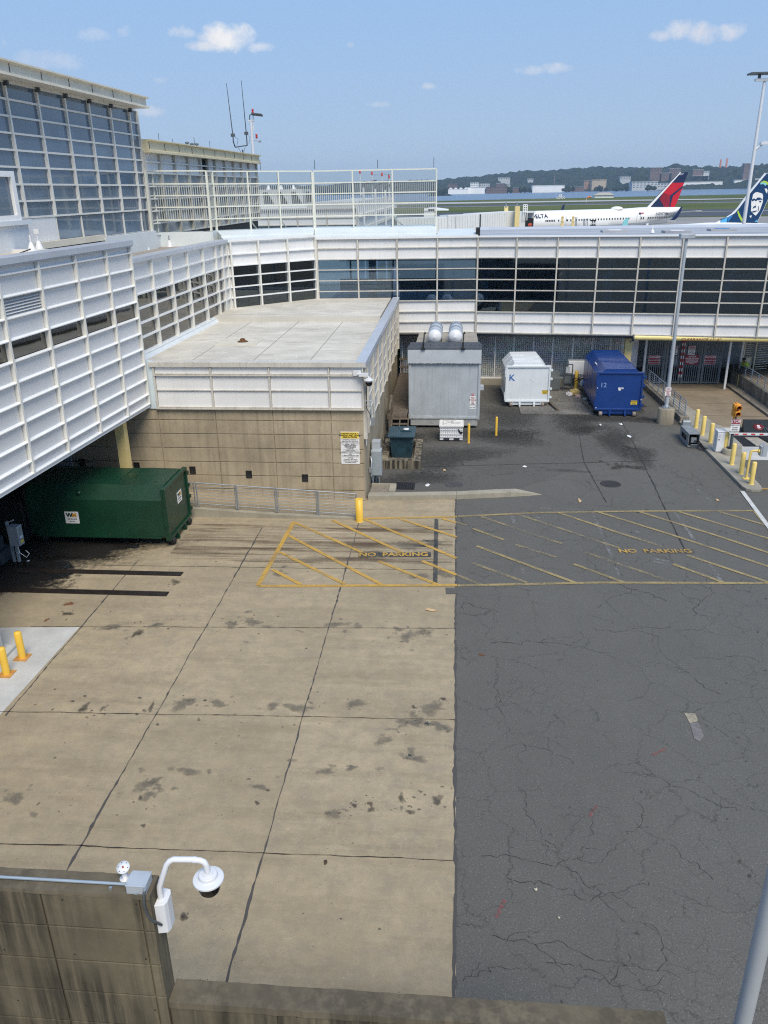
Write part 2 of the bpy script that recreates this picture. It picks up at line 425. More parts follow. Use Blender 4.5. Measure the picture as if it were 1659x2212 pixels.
# asphalt
def asphalt(name, c, crack=.6, fine=1.0, spk=.5):
    t = MT(name)
    n1 = t.noise(.25, None, 7, .65); n2 = t.noise(2.5, None, 8, .75); n3 = t.noise(26, None, 4, .8); n4 = t.noise(70, None, 2, .8)
    c1 = t.mix(t.ramp(n1, .3, .7), mul(c, .80), mul(c, 1.16))
    c1 = t.mix(t.math('MULTIPLY', t.ramp(n2, .42, .68), .40), c1, mul(c, .66))
    c1 = t.mix(t.math('MULTIPLY', t.ramp(t.noise(.7, t.vec((1.6, .22, 1)), 6, .65), .50, .70), .30), c1, mul(c, 1.35))
    c1 = t.mix(t.ramp(n3, .36, .62), mul(c, .40), c1)
    c1 = t.mix(t.ramp(n4, .35, .70), mul(c, .55), c1)
    v = t.voro(19, None, 'F1')
    c1 = t.mix(t.math('MULTIPLY', t.math('LESS_THAN', v.outputs['Distance'], t.math('MULTIPLY', t.noise(31, None, 1), .30)), spk), c1, (.42, .42, .40))
    dn = t.N.new('ShaderNodeTexNoise'); dn.inputs['Scale'].default_value = 3.2; dn.inputs['Detail'].default_value = 7; dn.inputs['Roughness'].default_value = .7
    t.L.new(t.tc.outputs['Object'], dn.inputs['Vector'])
    vm = t.N.new('ShaderNodeVectorMath'); vm.operation = 'MULTIPLY_ADD'
    t.L.new(dn.outputs['Color'], vm.inputs[0]); vm.inputs[1].default_value = (.55, .55, 0)
    t.L.new(t.tc.outputs['Object'], vm.inputs[2])
    cr_ = t.voro(.62, vm.outputs[0], 'DISTANCE_TO_EDGE'); cr2 = t.voro(2.1, vm.outputs[0], 'DISTANCE_TO_EDGE'); cr3 = t.voro(5.0, vm.outputs[0], 'DISTANCE_TO_EDGE')
    k1 = t.math('MULTIPLY', t.math('LESS_THAN', cr_.outputs['Distance'], .0062), t.ramp(t.noise(.45, None, 4), .40, .52))
    k2 = t.math('MULTIPLY', t.math('LESS_THAN', cr2.outputs['Distance'], .012), t.ramp(t.noise(.33, None, 4), .50, .60))
    k3 = t.math('MULTIPLY', t.math('LESS_THAN', cr3.outputs['Distance'], .024), t.ramp(t.noise(.40, t.vec((1, 1, 1.7)), 4), .60, .68))
    k = t.math('MAXIMUM', t.math('MAXIMUM', k1, k2), t.math('MULTIPLY', k3, .7))
    c1 = t.mix(t.math('MULTIPLY', k, crack), c1, (.02, .02, .019))
    t.col(c1); t.rough(.86, 0, .35); t.bump(n3, .5, .012)
    MC[name] = t.m; return t.m
M_asph = asphalt('yard_asphalt', (.176, .170, .153), .42, 1, .26)
M_asph_d = asphalt('old_dock_asphalt', (.158, .152, .138), .5, 1, .2)
t = MT('drive_concrete')
c = (.255, .205, .145); n2 = t.noise(2.2, None, 8, .7)
c1 = t.mix(t.ramp(t.noise(.5, None, 6), .3, .7), mul(c, .72), mul(c, 1.12)); c1 = t.mix(t.math('MULTIPLY', t.ramp(n2, .45, .75), .4), c1, mul(c, .6))
t.col(c1); t.rough(.9, 0, .2); M_drive = t.m
M_pad = concrete('pale_new_concrete', (.50, .50, .48), 0, blot=.14)
M_curb = concrete('curb_concrete', (.36, .33, .26), .2, blot=.25)
M_islandtop = concrete('island_concrete', (.33, .31, .26), .15, blot=.25)

sheet('ground', [(-9000, -9000), (9000, -9000), (9000, 9000), (-9000, 9000)], paint('bare_soil', (.12, .11, .08), .95), -5)
sheet('asphalt_yard', [(.22, -25), (60, -25), (60, 58), (-60, 58), (-60, 30.85), (.22, 30.85)], M_asph, 0)
sheet('concrete_yard', [(-26, -25), (.22, -25), (.22, 31.0), (-26, 31.0)], M_yard, .004)
sheet('dock_asphalt', [(-3.45, 31.6), (2.6, 32.1), (6.5, 36), (11.3, 42.3), (12.3, 43), (12.3, 52), (-3.45, 52)], M_asph_d, .004)
sheet('bright_pad', [tuple(g(172, 1355))[:2], tuple(g(0, 1545))[:2], (-11.8, 13.6), (-13.8, 13.6), (-13.6, 19.75)], M_pad, .008)

# joints between the slabs: tar filled, wandering in width
t = MT('joint_tar'); t.col(t.mix(t.noise(5), (.05, .048, .045), (.085, .08, .075))); t.rough(.8); M_tar = t.m
t = MT('joint_gap'); t.col((.035, .03, .025)); t.rough(.9); M_gapd = t.m
def wander(mb, p, q, w0, w1, z, step=.18, blob=.0, seed=0):
    rnd = random.Random(seed); p, q = Vector(p), Vector(q); d = q - p; n = max(2, int(d.length / step))
    s = Vector((-d.y, d.x, 0)).normalized(); L_, R_ = [], []
    wv = w0; off = 0
    for i in range(n + 1):
        tt = i / n; c = p + d * tt
        wv = max(.2, min(1, wv_(rnd, wv))) if False else wv
        b = w0 + (w1 - w0) * max(0, rnd.gauss(.25, .35)) + (blob * max(0, sin(tt * 9 + seed) - .55) * rnd.random())
        off = off * .7 + rnd.uniform(-.012, .012)
        L_.append((c + s * (b / 2 + off)).xy[:] + (z,)); R_.append((c - s * (b / 2 - off)).xy[:] + (z,))
    vs = L_ + R_; k = len(L_)
    mb.add(vs, [(i, i + 1, k + i + 1, k + i) for i in range(k - 1)])
jt, jg = MB(), MB()
for i, (px, hi) in enumerate([(-7.2, 27.7), (-3.53, 28.3), (-10.95, 24.6)]):
    wander(jt, (px, 8.5 if i < 2 else 15.6, 0), (px - .0, hi, 0), .014, .05, .012, .14, .10, i)
for i, yy in enumerate([(11.45, 11.75), (15.66, 16.15), (19.88, 20.5), (24.1, 24.35)]):
    wander(jg, (-12.5 if i > 1 else -14, yy[0], 0), (.2, yy[1], 0), .010, .032, .012, .15, .06 if i == 0 else .01, 10 + i)
wander(jt, (.2, 8.0, 0), (.22, 31.0, 0), .03, .10, .013, .15, .05, 33)
structure(jt.build('slab_joint_tar', M_tar, recalc=False)); structure(jg.build('slab_joint', M_gapd, recalc=False))

# soft-edged stains
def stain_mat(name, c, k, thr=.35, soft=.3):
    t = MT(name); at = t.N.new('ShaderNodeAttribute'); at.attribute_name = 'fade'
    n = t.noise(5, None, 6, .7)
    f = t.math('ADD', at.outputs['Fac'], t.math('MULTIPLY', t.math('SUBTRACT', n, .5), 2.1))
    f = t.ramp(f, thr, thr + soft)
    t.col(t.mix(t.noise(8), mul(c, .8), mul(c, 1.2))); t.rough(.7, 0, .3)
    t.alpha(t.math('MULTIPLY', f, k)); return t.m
class Stains:
    def __init__(s): s.v = []; s.f = []; s.a = []
    def blob(s, c, rx, ry, ang=0, z=.016, n=14, core=1.0):
        o = len(s.v); ca, sa = cos(ang), sin(ang); ph = random.uniform(0, 6.3); z += random.uniform(0, .0008)
        s.v.append((c[0], c[1], z)); s.a.append(core)
        for ring, (k, al) in enumerate(((.55, .8 * core), (1.15, 0))):
            for i in range(n):
                th = 2 * pi * i / n; r = k * random.uniform(.82, 1.18)
                r *= 1 + .28 * sin(2 * th + ph) + .18 * sin(3 * th + ph * 2.3)
                x, y = rx * r * cos(th), ry * r * sin(th)
                s.v.append((c[0] + x * ca - y * sa, c[1] + x * sa + y * ca, z)); s.a.append(al)
        for i in range(n):
            j = (i + 1) % n
            s.f.append((o, o + 1 + i, o + 1 + j)); s.f.append((o + 1 + i, o + 1 + n + i, o + 1 + n + j, o + 1 + j))
    def build(s, name, mat):
        me = bpy.data.meshes.new(name); me.from_pydata(s.v, [], s.f)
        at = me.attributes.new('fade', 'FLOAT', 'POINT'); at.data.foreach_set('value', s.a)
        me.materials.append(mat); o = bpy.data.objects.new(name, me); COL.objects.link(o); return structure(o)
def px(x, y): return g(x, y)
# dark oil marks (picture x, y, half width, half height)
st = Stains()
for (x, y, a, b) in [(297, 1368, 12, 14), (182, 1530, 14, 12), (224, 1530, 9, 8), (327, 1529, 8, 12), (312, 1537, 6, 5), (148, 1327, 16, 5),
                     (378, 1258, 13, 8), (398, 1983, 13, 10), (868, 1747, 6, 8), (868, 1725, 11, 16), (945, 1727, 20, 12), (886, 1755, 14, 8),
                     (803, 1750, 9, 9), (766, 1741, 7, 6), (800, 1737, 8, 8), (1358, 968, 12, 7), (1370, 970, 9, 5), (958, 1510, 8, 5),
                     (1340, 1008, 22, 8), (1390, 905, 30, 5), (1374, 1010, 26, 7), (893, 1528, 9, 5), (1000, 1004, 3, 3), (820, 2008, 4, 4),
                     (426, 1524, 3, 3), (1690, 2000, 3, 3), (1145, 1108, 8, 3), (1383, 1107, 10, 3), (1398, 1103, 5, 4), (1375, 880, 30, 12)]:
    p = px(x, y); q = px(x + a, y); r = px(x, y + b)
    st.blob(p, (q - p).length, (r - p).length, random.uniform(-.2, .2))
    for _k in range(random.randint(2, 6)):
        q_ = random.uniform(.12, .38) * (q - p).length; st.blob((p.x + random.gauss(0, 1.4) * (q - p).length, p.y + random.gauss(0, 1.3) * (r - p).length), q_, q_ * random.uniform(.6, 1.2), 0, .018, 9)
for _ in range(100):
    x, y = random.uniform(-10.5, .1), random.choice([random.gauss(16.0, .5), random.uniform(9, 27), random.gauss(13.2, .6), random.gauss(20.2, .5)])
    if y > 28: continue
    r = random.choice([.02, .025, .03, .03, .04, .05, .07]); st.blob((x, y), r, r * random.uniform(.7, 1.3), 0, .017, 8)
for _ in range(90):
    x, y = random.uniform(.6, 12), random.uniform(8, 30); r = random.choice([.02, .03, .04, .06]); st.blob((x, y), r, r, 0, .016, 8)
st.build('oil_stains', stain_mat('oil_stain', (.05, .046, .04), .58, .40, .6))
# pale grey damp marks
st = Stains()
for (x, y, a, b) in [(395, 1522, 28, 15), (312, 1697, 22, 14), (410, 1668, 28, 9), (705, 1667, 24, 7), (930, 1530, 30, 14), (888, 1560, 28, 12),
                     (950, 1570, 26, 11), (770, 1520, 22, 12), (640, 1530, 24, 12), (725, 1350, 26, 8), (915, 1368, 18, 12), (880, 1375, 16, 14),
                     (860, 1360, 14, 6), (545, 1345, 20, 10), (500, 1350, 14, 9), (910, 1245, 20, 8), (960, 1240, 20, 9), (600, 1240, 16, 6),
                     (880, 1180, 34, 10), (935, 1175, 20, 8), (560, 1700, 16, 8), (320, 1720, 18, 10), (470, 1520, 18, 10), (590, 1525, 18, 8), (240, 1355, 20, 8),
                     (340, 1350, 16, 6), (830, 1600, 22, 10), (760, 1660, 14, 6), (30, 1725, 20, 16), (900, 1640, 26, 10), (720, 1760, 20, 10)]:
    p = px(x, y); q = px(x + a, y); r = px(x, y + b)
    st.blob(p, (q - p).length, (r - p).length, random.uniform(-.3, .3), .014, 18)
    for _k in range(random.randint(3, 7)):
        q_ = random.uniform(.15, .6) * (q - p).length; st.blob((p.x + random.gauss(0, 1.5) * (q - p).length, p.y + random.gauss(0, 1.5) * (r - p).length), q_, q_ * random.uniform(.5, 1.0), random.uniform(-.3, .3), .015, 11, random.uniform(.4, .9))
st.build('damp_stains', stain_mat('damp_stain', (.15, .138, .115), .50, .22, .8))
# spilled liquor and grime round the bins and the green container
st = Stains()
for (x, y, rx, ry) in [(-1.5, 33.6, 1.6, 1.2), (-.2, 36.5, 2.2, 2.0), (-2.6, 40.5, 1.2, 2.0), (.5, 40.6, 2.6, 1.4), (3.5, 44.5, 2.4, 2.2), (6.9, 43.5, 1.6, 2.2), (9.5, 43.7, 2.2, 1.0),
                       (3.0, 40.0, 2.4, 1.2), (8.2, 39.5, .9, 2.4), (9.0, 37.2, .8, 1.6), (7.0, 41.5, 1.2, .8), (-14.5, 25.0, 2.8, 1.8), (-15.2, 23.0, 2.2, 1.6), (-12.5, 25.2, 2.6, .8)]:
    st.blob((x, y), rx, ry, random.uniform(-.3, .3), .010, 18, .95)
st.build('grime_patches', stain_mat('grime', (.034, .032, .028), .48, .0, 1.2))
st = Stains()  # shade under the wing painted onto the floor, together with real grime
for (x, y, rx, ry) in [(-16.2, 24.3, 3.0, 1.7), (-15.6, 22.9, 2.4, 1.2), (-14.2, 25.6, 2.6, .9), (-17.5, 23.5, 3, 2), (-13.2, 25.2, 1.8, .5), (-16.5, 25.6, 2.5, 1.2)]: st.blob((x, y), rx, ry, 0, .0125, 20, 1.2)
st.build('shade_grime_patches', stain_mat('floor_shade_grime', (.014, .013, .012), .93, .0, .8))
st = Stains()
for (x, y, a, b) in [(1040, 1415, 8, 3), (100, 1340, 6, 3), (150, 1305, 10, 5), (1180, 818, 3, 2), (1205, 858, 40, 4)]:
    p = px(x, y); st.blob(p, (px(x + a, y) - p).length, (px(x, y + b) - p).length, 0, .015)
st.build('rust_stains', stain_mat('rust_stain', (.20, .075, .035), .6, .35))

tr = MB()
for (y0, y1) in [(24.75, 27.4), (22.2, 23.1)]:
    tr.poly([(-9.9, y0, .0085), (-.1, y0 + .1, .0085), (-.1, y1 + .1, .0085), (-9.9, y1, .0085)])
structure(tr.build('worn_wheel_track', M_worn, recalc=False))
tr = MB().poly([(-10, 24.6, .0100), (.1, 24.7, .0100), (.1, 28.3, .0100), (-10, 27.9, .0100)])
structure(tr.build('dirty_wheel_track', M_trackdirt, recalc=False))

# cracks in the asphalt: wandering dark lines
ck = MB(); rnd = random.Random(4)
def crack(p, ang, length, w0, branch=.06):
    x, y = p; n = int(length / .10); Lp = []; base = ang
    for i in range(n):
        Lp.append((x, y)); base += rnd.gauss(0, .07); ang = base + rnd.gauss(0, .55); x += cos(ang) * .10; y += sin(ang) * .10
        if rnd.random() < branch and length > .8: crack((x, y), base + rnd.choice((-1, 1)) * rnd.uniform(.5, 1.3), length * rnd.uniform(.2, .45), w0 * .75, branch * .5)
    vs = []; 
    for i, (a, b) in enumerate(Lp):
        j = min(i + 1, len(Lp) - 1); h = max(0, j - 1)
        d = Vector((Lp[j][0] - Lp[h][0], Lp[j][1] - Lp[h][1])); 
        if d.length < 1e-6: d = Vector((1, 0))
        d.normalize(); ww = w0 * .62 * rnd.uniform(.2, 1.3) * (1 - .7 * i / max(1, n)) / 2
        if b < 8 or a < .25: ww = .001
        vs += [(a - d.y * ww, b + d.x * ww, .012), (a + d.y * ww, b - d.x * ww, .012)]
    ck.add(vs, [(2 * i, 2 * i + 1, 2 * i + 3, 2 * i + 2) for i in range(len(Lp) - 1)])
for (x, y, a, l, w0) in [(1040, 1850, -.1, 4.5, .022), (1100, 1900, -.3, 3.5, .026), (1230, 1860, -.5, 3.0, .022), (1060, 2020, 0, 3.4, .022), (1180, 2080, .1, 2.5, .022), (1290, 2030, .9, 2.2, .02),
                         (1000, 2120, .2, 1.6, .03), (1310, 1740, 2.0, 3.5, .02), (1120, 1700, -1.2, 2.5, .018), (1240, 1650, 2.6, 2.4, .016), (1500, 1330, 1.2, 3.5, .03), (1440, 1300, 2.2, 4.5, .035),
                         (1560, 1500, 2.4, 3.2, .02), (1060, 1390, .3, 4.0, .03), (1130, 1340, 1.6, 2.5, .022), (1280, 1360, -.2, 3.0, .022), (1080, 1500, -1.5, 2.2, .018), (1000, 1300, -.8, 1.5, .025),
                         (1600, 1750, 2.7, 3.0, .02), (1540, 1900, 2.2, 2.2, .02), (1420, 2100, 1.4, 1.5, .02), (1350, 1560, .2, 2.5, .016), (1470, 1230, 1.9, 2.5, .03), (1345, 1250, 1.3, 3.0, .03),
                         (1150, 1010, -.2, 3.5, .025), (1260, 1000, .2, 3.0, .025), (1340, 900, 1.9, 3.2, .03), (1290, 930, -1.3, 5.0, .035), (1520, 1050, 2.2, 5.0, .03), (1400, 960, 2.0, 4.0, .03),
                         (1120, 870, .2, 3, .02), (1060, 980, .1, 2, .02), (1240, 1120, .9, 2.5, .02), (1020, 1150, .2, 2.0, .02), (1640, 1430, 2.9, 2.0, .02), (1620, 1280, 2.6, 2.2, .02)]:
    if y > 1300 and int(x) % 20: continue
    p = px(x, y); crack((p.x, p.y), a, l, w0)
for (a, b) in [((852, 1010), (1250, 1000)), ((1245, 905), (1262, 1000)), ((1262, 1000), (1310, 1085)), ((1320, 870), (1370, 960)), ((1370, 960), (1480, 1190)), ((1250, 1000), (1420, 995))]:
    p, q = px(*a), px(*b); wander(ck, p, q, .02, .07, .013, .2, .04, int(a[0]))
structure(ck.build('asphalt_cracks', paint('crack_fill', (.036, .036, .034), .9), recalc=False))

# ---------------------------------------------------------------- painted markings
def worn_paint(name, c, thr=.45, soft=.12, under=.85, dirt=(.2, .16, .1)):
    t = MT(name)
    n = t.noise(9, None, 7, .75); n2 = t.noise(.7, None, 4)
    f = t.math('ADD', t.math('MULTIPLY', n, .75), t.math('MULTIPLY', n2, .55))
    a = t.ramp(f, thr, thr + soft, (1, 1, 1, 1), (0, 0, 0, 1))
    t.col(t.mix(t.math('MULTIPLY', t.ramp(t.noise(3, None, 6), .4, .8), .45), c, dirt)); t.rough(.75, 0, .3)
    t.alpha(t.math('MULTIPLY', a, under)); return t.m
M_yl_c = worn_paint('yellow_line_on_concrete', (.58, .355, .075), .63, .25, .86)
M_yl_a = worn_paint('yellow_line_on_asphalt', (.45, .345, .15), .58, .26, .76)
M_yl_f = worn_paint('faded_yellow_line', (.40, .32, .17), .57, .16, .62)
M_wl = worn_paint('white_line', (.62, .62, .60), .78, .1, .9, (.3, .3, .28))
M_wl_f = worn_paint('faded_white_line', (.42, .44, .45), .50, .16, .55)
M_bl = worn_paint('black_paint', (.05, .055, .06), .60, .22, .82, (.16, .15, .13))
def stripe(mb, a, b, wd, z):
    p, q = px(*a), px(*b); d = (q - p).normalized(); s = Vector((-d.y, d.x, 0)) * wd / 2
    n = max(1, int((q - p).length / .5)); vs = []
    for i in range(n + 1):
        c_ = p + (q - p) * i / n
        vs += [(c_ + s).xy[:] + (z,), (c_ - s).xy[:] + (z,)]
    mb.add(vs, [(2 * i, 2 * i + 1, 2 * i + 3, 2 * i + 2) for i in range(n)])
mb = MB()
for a, b in [((557, 1266), (635, 1128)), ((557, 1267), (987, 1265)), ((786, 1121), (987, 1117))]: stripe(mb, a, b, .16, .021)
mb2 = MB()
for a, b in [((636, 1129), (790, 1198)), ((717, 1124), (876, 1198)), ((784, 1121), (986, 1207)), ((862, 1121), (986, 1161)), ((955, 1121), (986, 1130)),
             ((622, 1157), (828, 1254 + 12)), ((605, 1194), (745, 1263)), ((588, 1231), (650, 1264)), ((817, 1213), (945, 1264)), ((912, 1213), (986, 1243))]:
    stripe(mb2, a, b, .14, .025)
structure(mb.build('hatch_border_concrete', M_yl_c, recalc=False)); structure(mb2.build('hatch_lines_concrete', M_yl_c, recalc=False))
def q4(x, y): return ((1450 + x / 1.58) / 1.507, (1550 + y / 1.58) / 1.507)
mb = MB()
for a, b in [(q4(64, 209), q4(480, 190)), (q4(480, 190), q4(1000, 182)), (q4(1000, 182), q4(1590, 180)), (q4(62, 565), q4(800, 550)), (q4(800, 550), q4(1700, 553)), (q4(1588, 180), q4(1690, 300))]:
    stripe(mb, a, b, .14, .021)
structure(mb.build('hatch_border_asphalt', M_yl_a, recalc=False))
mb = MB(); mf = MB()
for a, b in [(q4(770, 182), q4(1150, 300)), (q4(1150, 300), q4(1700, 480)), (q4(985, 182), q4(1400, 310)), (q4(1400, 310), q4(1700, 410)), (q4(1190, 182), q4(1700, 335)), (q4(1395, 182), q4(1640, 252)),
             (q4(580, 190), q4(880, 290)), (q4(1240, 408), q4(1680, 555)), (q4(1170, 455), q4(1430, 550)), (q4(140, 272), q4(300, 330)), (q4(160, 362), q4(670, 552)), (q4(660, 455), q4(920, 550))]:
    stripe(mb, a, b, .13, .025)
for a, b in [(q4(180, 210), q4(600, 350)), (q4(370, 198), q4(900, 375)), (q4(880, 290), q4(1150, 375)), (q4(690, 385), q4(1160, 545)), (q4(360, 355), q4(570, 420)), (q4(140, 450), q4(420, 552)), (q4(62, 512), q4(180, 560)), (q4(62, 240), q4(110, 255))]:
    stripe(mf, a, b, .14, .025)
structure(mb.build('hatch_lines_asphalt', M_yl_a, recalc=False)); structure(mf.build('faded_hatch_lines', M_yl_f, recalc=False))
mb = MB()
for a, b in [(q4(755, 185), q4(850, 405)), (q4(850, 405), q4(915, 560)), (q4(1180, 188), q4(1280, 330)), (q4(1350, 440), q4(1420, 545)), (q4(395, 470), q4(405, 505)), (q4(460, 212), q4(650, 218)),
             (q4(975, 285), q4(1000, 292)), (q4(1010, 415), q4(1150, 440)), (q4(1070, 440), q4(1160, 460)), (q4(340, 205), q4(375, 300)), (q4(490, 165), q4(545, 170)), (q4(1250, 30), q4(1400, 160))]:
    stripe(mb, a, b, .12, .017)
structure(mb.build('faded_white_lines', M_wl_f, recalc=False))
mb = MB(); stripe(mb, (1603, 1062), (1668, 1150), .17, .029); structure(mb.build('white_edge_line', M_wl, recalc=False))
mb = MB(); stripe(mb, (1630, 1057), (1700, 1056), .17, .021); structure(mb.build('short_yellow_line', M_yl_c, recalc=False))
mb = MB(); stripe(mb, (943, 1121), (940, 1260), .15, .017); structure(mb.build('blacked_out_line', M_bl, recalc=False))
mb = MB(); stripe(mb, (775, 1200), (931, 1199), .40, .029); structure(mb.build('black_lettering_band', M_bl, recalc=False))
mb = MB(); stripe(mb, (1390, 1191), (1500, 1192), .36, .029); structure(mb.build('blackened_lettering_band', worn_paint('black_paint_thin', (.045, .05, .055), .60, .15, .7, (.09, .08, .07)), recalc=False))
mb = MB(); stripe(mb, (963, 1277), (988, 1277), .42, .02); structure(mb.build('asphalt_patch', M_asph, recalc=False))
# stencilled NO PARKING twice (stencil bridges cut the letters)
def road_text(txt, a, b, size, mat, z, name):
    p, q = px(*a), px(*b); d = (q - p); l = d.length; d.normalize(); u = Vector((-d.y, d.x, 0))
    o = text(txt, size, mat, None, (p + q) / 2 + Vector((0, 0, z)), d, u, .012, 0, name, 'CENTER', 0)
    xs = [v.co.dot(d) for v in o.data.vertices]; k = l / (max(xs) - min(xs)); cc = ((p + q) / 2).dot(d)
    for v in o.data.vertices: v.co += d * ((v.co.dot(d) - cc) * (k - 1))
    return structure(o)
road_text('NO  PARKING', (776, 1200), (924, 1199), .42, M_yl_c, .033, 'road_lettering')
road_text('NO  PARKING', (1337, 1192), (1493, 1192), .42, M_yl_c, .033, 'road_lettering')
# red survey marks
t = MT('red_spray'); at_ = t.noise(14, None, 5, .8); t.col((.36, .07, .075)); t.rough(.8); t.alpha(t.math('MULTIPLY', t.ramp(at_, .44, .66), .75)); M_spray = t.m
mb = MB()
for a, b in [((1071, 1986), (1090, 1944)), ((1271, 1766), (1289, 1742)), ((1408, 1632), (1438, 1618))]: stripe(mb, a, b, .07, .017)
structure(mb.build('red_spray_marks', M_spray, recalc=False))
# sunken patch in the asphalt and steel rails in the slab
p = [(1478, 1540), (1502, 1541), (1508, 1558), (1490, 1562)]
structure(MB().poly([g(*q, .014) for q in p]).build('asphalt_hole', paint('exposed_tan_base', (.30, .265, .20), .9, 0, .35, 9), recalc=False))
p = [(1490, 1562), (1508, 1560), (1521, 1590), (1512, 1602), (1500, 1596)]
structure(MB().poly([g(*q, .014) for q in p]).build('asphalt_scrape', paint('scraped_asphalt', (.17, .16, .16), .9, 0, .3, 8), recalc=False))
for i, (y0, lab) in enumerate([(23.42, 'rusty dark steel skid rail flush in the concrete nearer the green container'), (21.98, 'rusty dark steel skid rail flush in the concrete farther from the green container')]):
    r = MB().bb(-16.5, -9.03, y0, y0 + .30, -.05, .022).build('floor_rail', paint('rusted_floor_steel', (.030, .022, .018), .55, .3, .4, 3))
    tag(r, lab, 'floor rail', 'steel rails set in the yard slab')

# ================================================================ the terminal buildings
class Facade:
    def __init__(s, P0, P1, out):
        s.o = Vector((P0[0], P0[1], 0)); e = Vector((P1[0] - P0[0], P1[1] - P0[1], 0)); s.Ln = e.length; s.e = e.normalized()
        n = Vector((-s.e.y, s.e.x, 0))
        if n.dot(Vector((out[0], out[1], 0))) < 0: n = -n
        s.n = n
        s.m = Matrix((s.e, s.n, Z3)).transposed()
    def p(s, u, z, d=0): return s.o + s.e * u + s.n * d + Vector((0, 0, z))
    def box(s, mb, u0, u1, z0, z1, d0, d1):
        c = s.p((u0 + u1) / 2, (z0 + z1) / 2, (d0 + d1) / 2)
        return mb.box(c, (abs(u1 - u0), abs(d1 - d0), abs(z1 - z0)), s.m)

def facade(root, fa, us, zs, kind, mats, rail=(.055, .13), fin=(.085, .17), gap=.018, pane_each=False, panel_name='cladding', skip_top_rail=False, slope=False):
    """kind(i, j) -> 'p' panel, 'w' window, 'l' louvre or None; bays i between us, rows j between zs"""
    louv = []
    for i in range(len(us) - 1):
        u0, u1 = us[i], us[i + 1]; wins = []
        for j in range(len(zs) - 1):
            z0, z1 = sorted((zs[j], zs[j + 1])); k = kind(i, j)
            if k == 'p':
                pm = MB(); fa.box(pm, u0 + gap + fin[0] / 2, u1 - gap - fin[0] / 2, z0 + gap, z1 - gap, -.05, 0.0); pm.build('panel', mats['panel'], root)
            elif k == 'w': wins.append((z0, z1))
            elif k == 'l': louv.append((u0, u1, z0, z1))
        if pane_each:
            for z0, z1 in wins:
                fa.box(MB(), 0, 1, 0, 1, 0, 1)
                wmb = MB(); fa.box(wmb, u0 + fin[0] / 2 - .01, u1 - fin[0] / 2 + .01, z0 + .01, z1 - .01, -.07, -.04)
                wmb.build('window_pane', mats['glass'], root)
        elif wins:
            wmb = MB()
            for z0, z1 in wins: fa.box(wmb, u0 + fin[0] / 2 - .01, u1 - fin[0] / 2 + .01, z0 + .01, z1 - .01, -.07, -.04)
            wmb.build('window', mats['glass'], root)
    for u in us:
        fins = MB(); fa.box(fins, u - fin[0] / 2, u + fin[0] / 2, min(zs) - .03, max(zs) + (-.02 if skip_top_rail else .03), -.06, fin[1]); fins.build('mullion', mats['fin'], root)
    for j, z in enumerate(zs):
        if skip_top_rail and j == 0: continue
        fr = MB()
        if slope:                      # ledge with a sloping top
            h = rail[0]
            pts = [fa.p(us[0], z - h, 0), fa.p(us[0], z - h, rail[1]), fa.p(us[0], z - h * .2, rail[1]), fa.p(us[0], z + h, 0)]
            fr.prism(pts, (0, 0, 0), fa.e * (us[-1] - us[0]))
        else:
            fa.box(fr, us[0] - .02, us[-1] + .02, z - rail[0] / 2, z + rail[0] / 2, -.055, rail[1])
        fr.build('rail', mats['rail'], root)
    for (u0, u1, z0, z1) in louv:
        lm = MB(); n = int((z1 - z0) / .085)
        for k in range(n):
            z = z0 + (k + .5) * (z1 - z0) / n
            a = fa.p(u0 + .06, z + .028, -.06); b = fa.p(u0 + .06, z + .034, -.055); c_ = fa.p(u0 + .06, z - .028, .03); d_ = fa.p(u0 + .06, z - .034, .025)
            lm.prism([a, b, c_, d_], (0, 0, 0), fa.e * (u1 - u0 - .12))
        lm.build('louvre', mats.get('louvre', M_steel), root)

# ---- long panelled wing on the left, carried over the loading dock
W = thing('panelled_wing', 'long white panelled building wing overhanging the dark loading dock at the left', 'building', (-14.5, 22, 0))
fa = Facade((-12.235, 30.5), (-13.25, 14.5), (1, 0))
us = [0, 1.95, 4.13, 6.37, 8.5, 10.7, 12.9, 15.1, 16.0]
zs = [10.2, 9.94, 9.34, 8.74, 8.14, 7.53, 6.93, 6.33, 5.73, 5.13, 4.53, 4.15]
def kw(i, j):
    if j == 4: return 'w'
    if j == 2 and i == 3: return 'l'
    return 'p'
facade(W, fa, us, zs, kw, dict(panel=M_wing, glass=M_glass_brown, fin=M_frame, rail=M_frame_w, louvre=M_wing), rail=(.032, .11), fin=(.085, .12), slope=True, gap=.03, skip_top_rail=True)
mb = MB(); fa.box(mb, -.02, 16, 4.12, 10.2, -.30, -.08); mb.build('backing_wall', M_gap, W)
mb = MB(); fa.box(mb, -.08, 16.05, 10.2, 10.38, -.55, .20); fa.box(mb, -.08, 16.05, 10.16, 10.2, .0, .17); mb.build('coping', M_coping, W)
mb = MB(); fa.box(mb, -.06, 16, 3.98, 4.12, -.3, .05); mb.build('bottom_trim', M_frame_w, W)
mb = MB(); mb.bb(-24, -12.75, 30.38, 30.60, 4.0, 10.1); mb.build('end_wall', M_wing, W)
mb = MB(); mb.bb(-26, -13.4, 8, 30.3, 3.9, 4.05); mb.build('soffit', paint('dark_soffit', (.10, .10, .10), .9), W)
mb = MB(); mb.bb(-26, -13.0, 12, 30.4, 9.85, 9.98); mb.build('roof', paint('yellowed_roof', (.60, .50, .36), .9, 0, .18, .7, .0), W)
mb = MB(); mb.bb(-26.2, -26, 8, 31, 0, 10); mb.bb(-26, -13.3, 8.0, 8.2, 0, 10); mb.build('back_wall', paint('shade_dark_dock_wall', (.035, .034, .032), .9), W)  # walls out of view, coloured near-black to deepen the shade in the dock

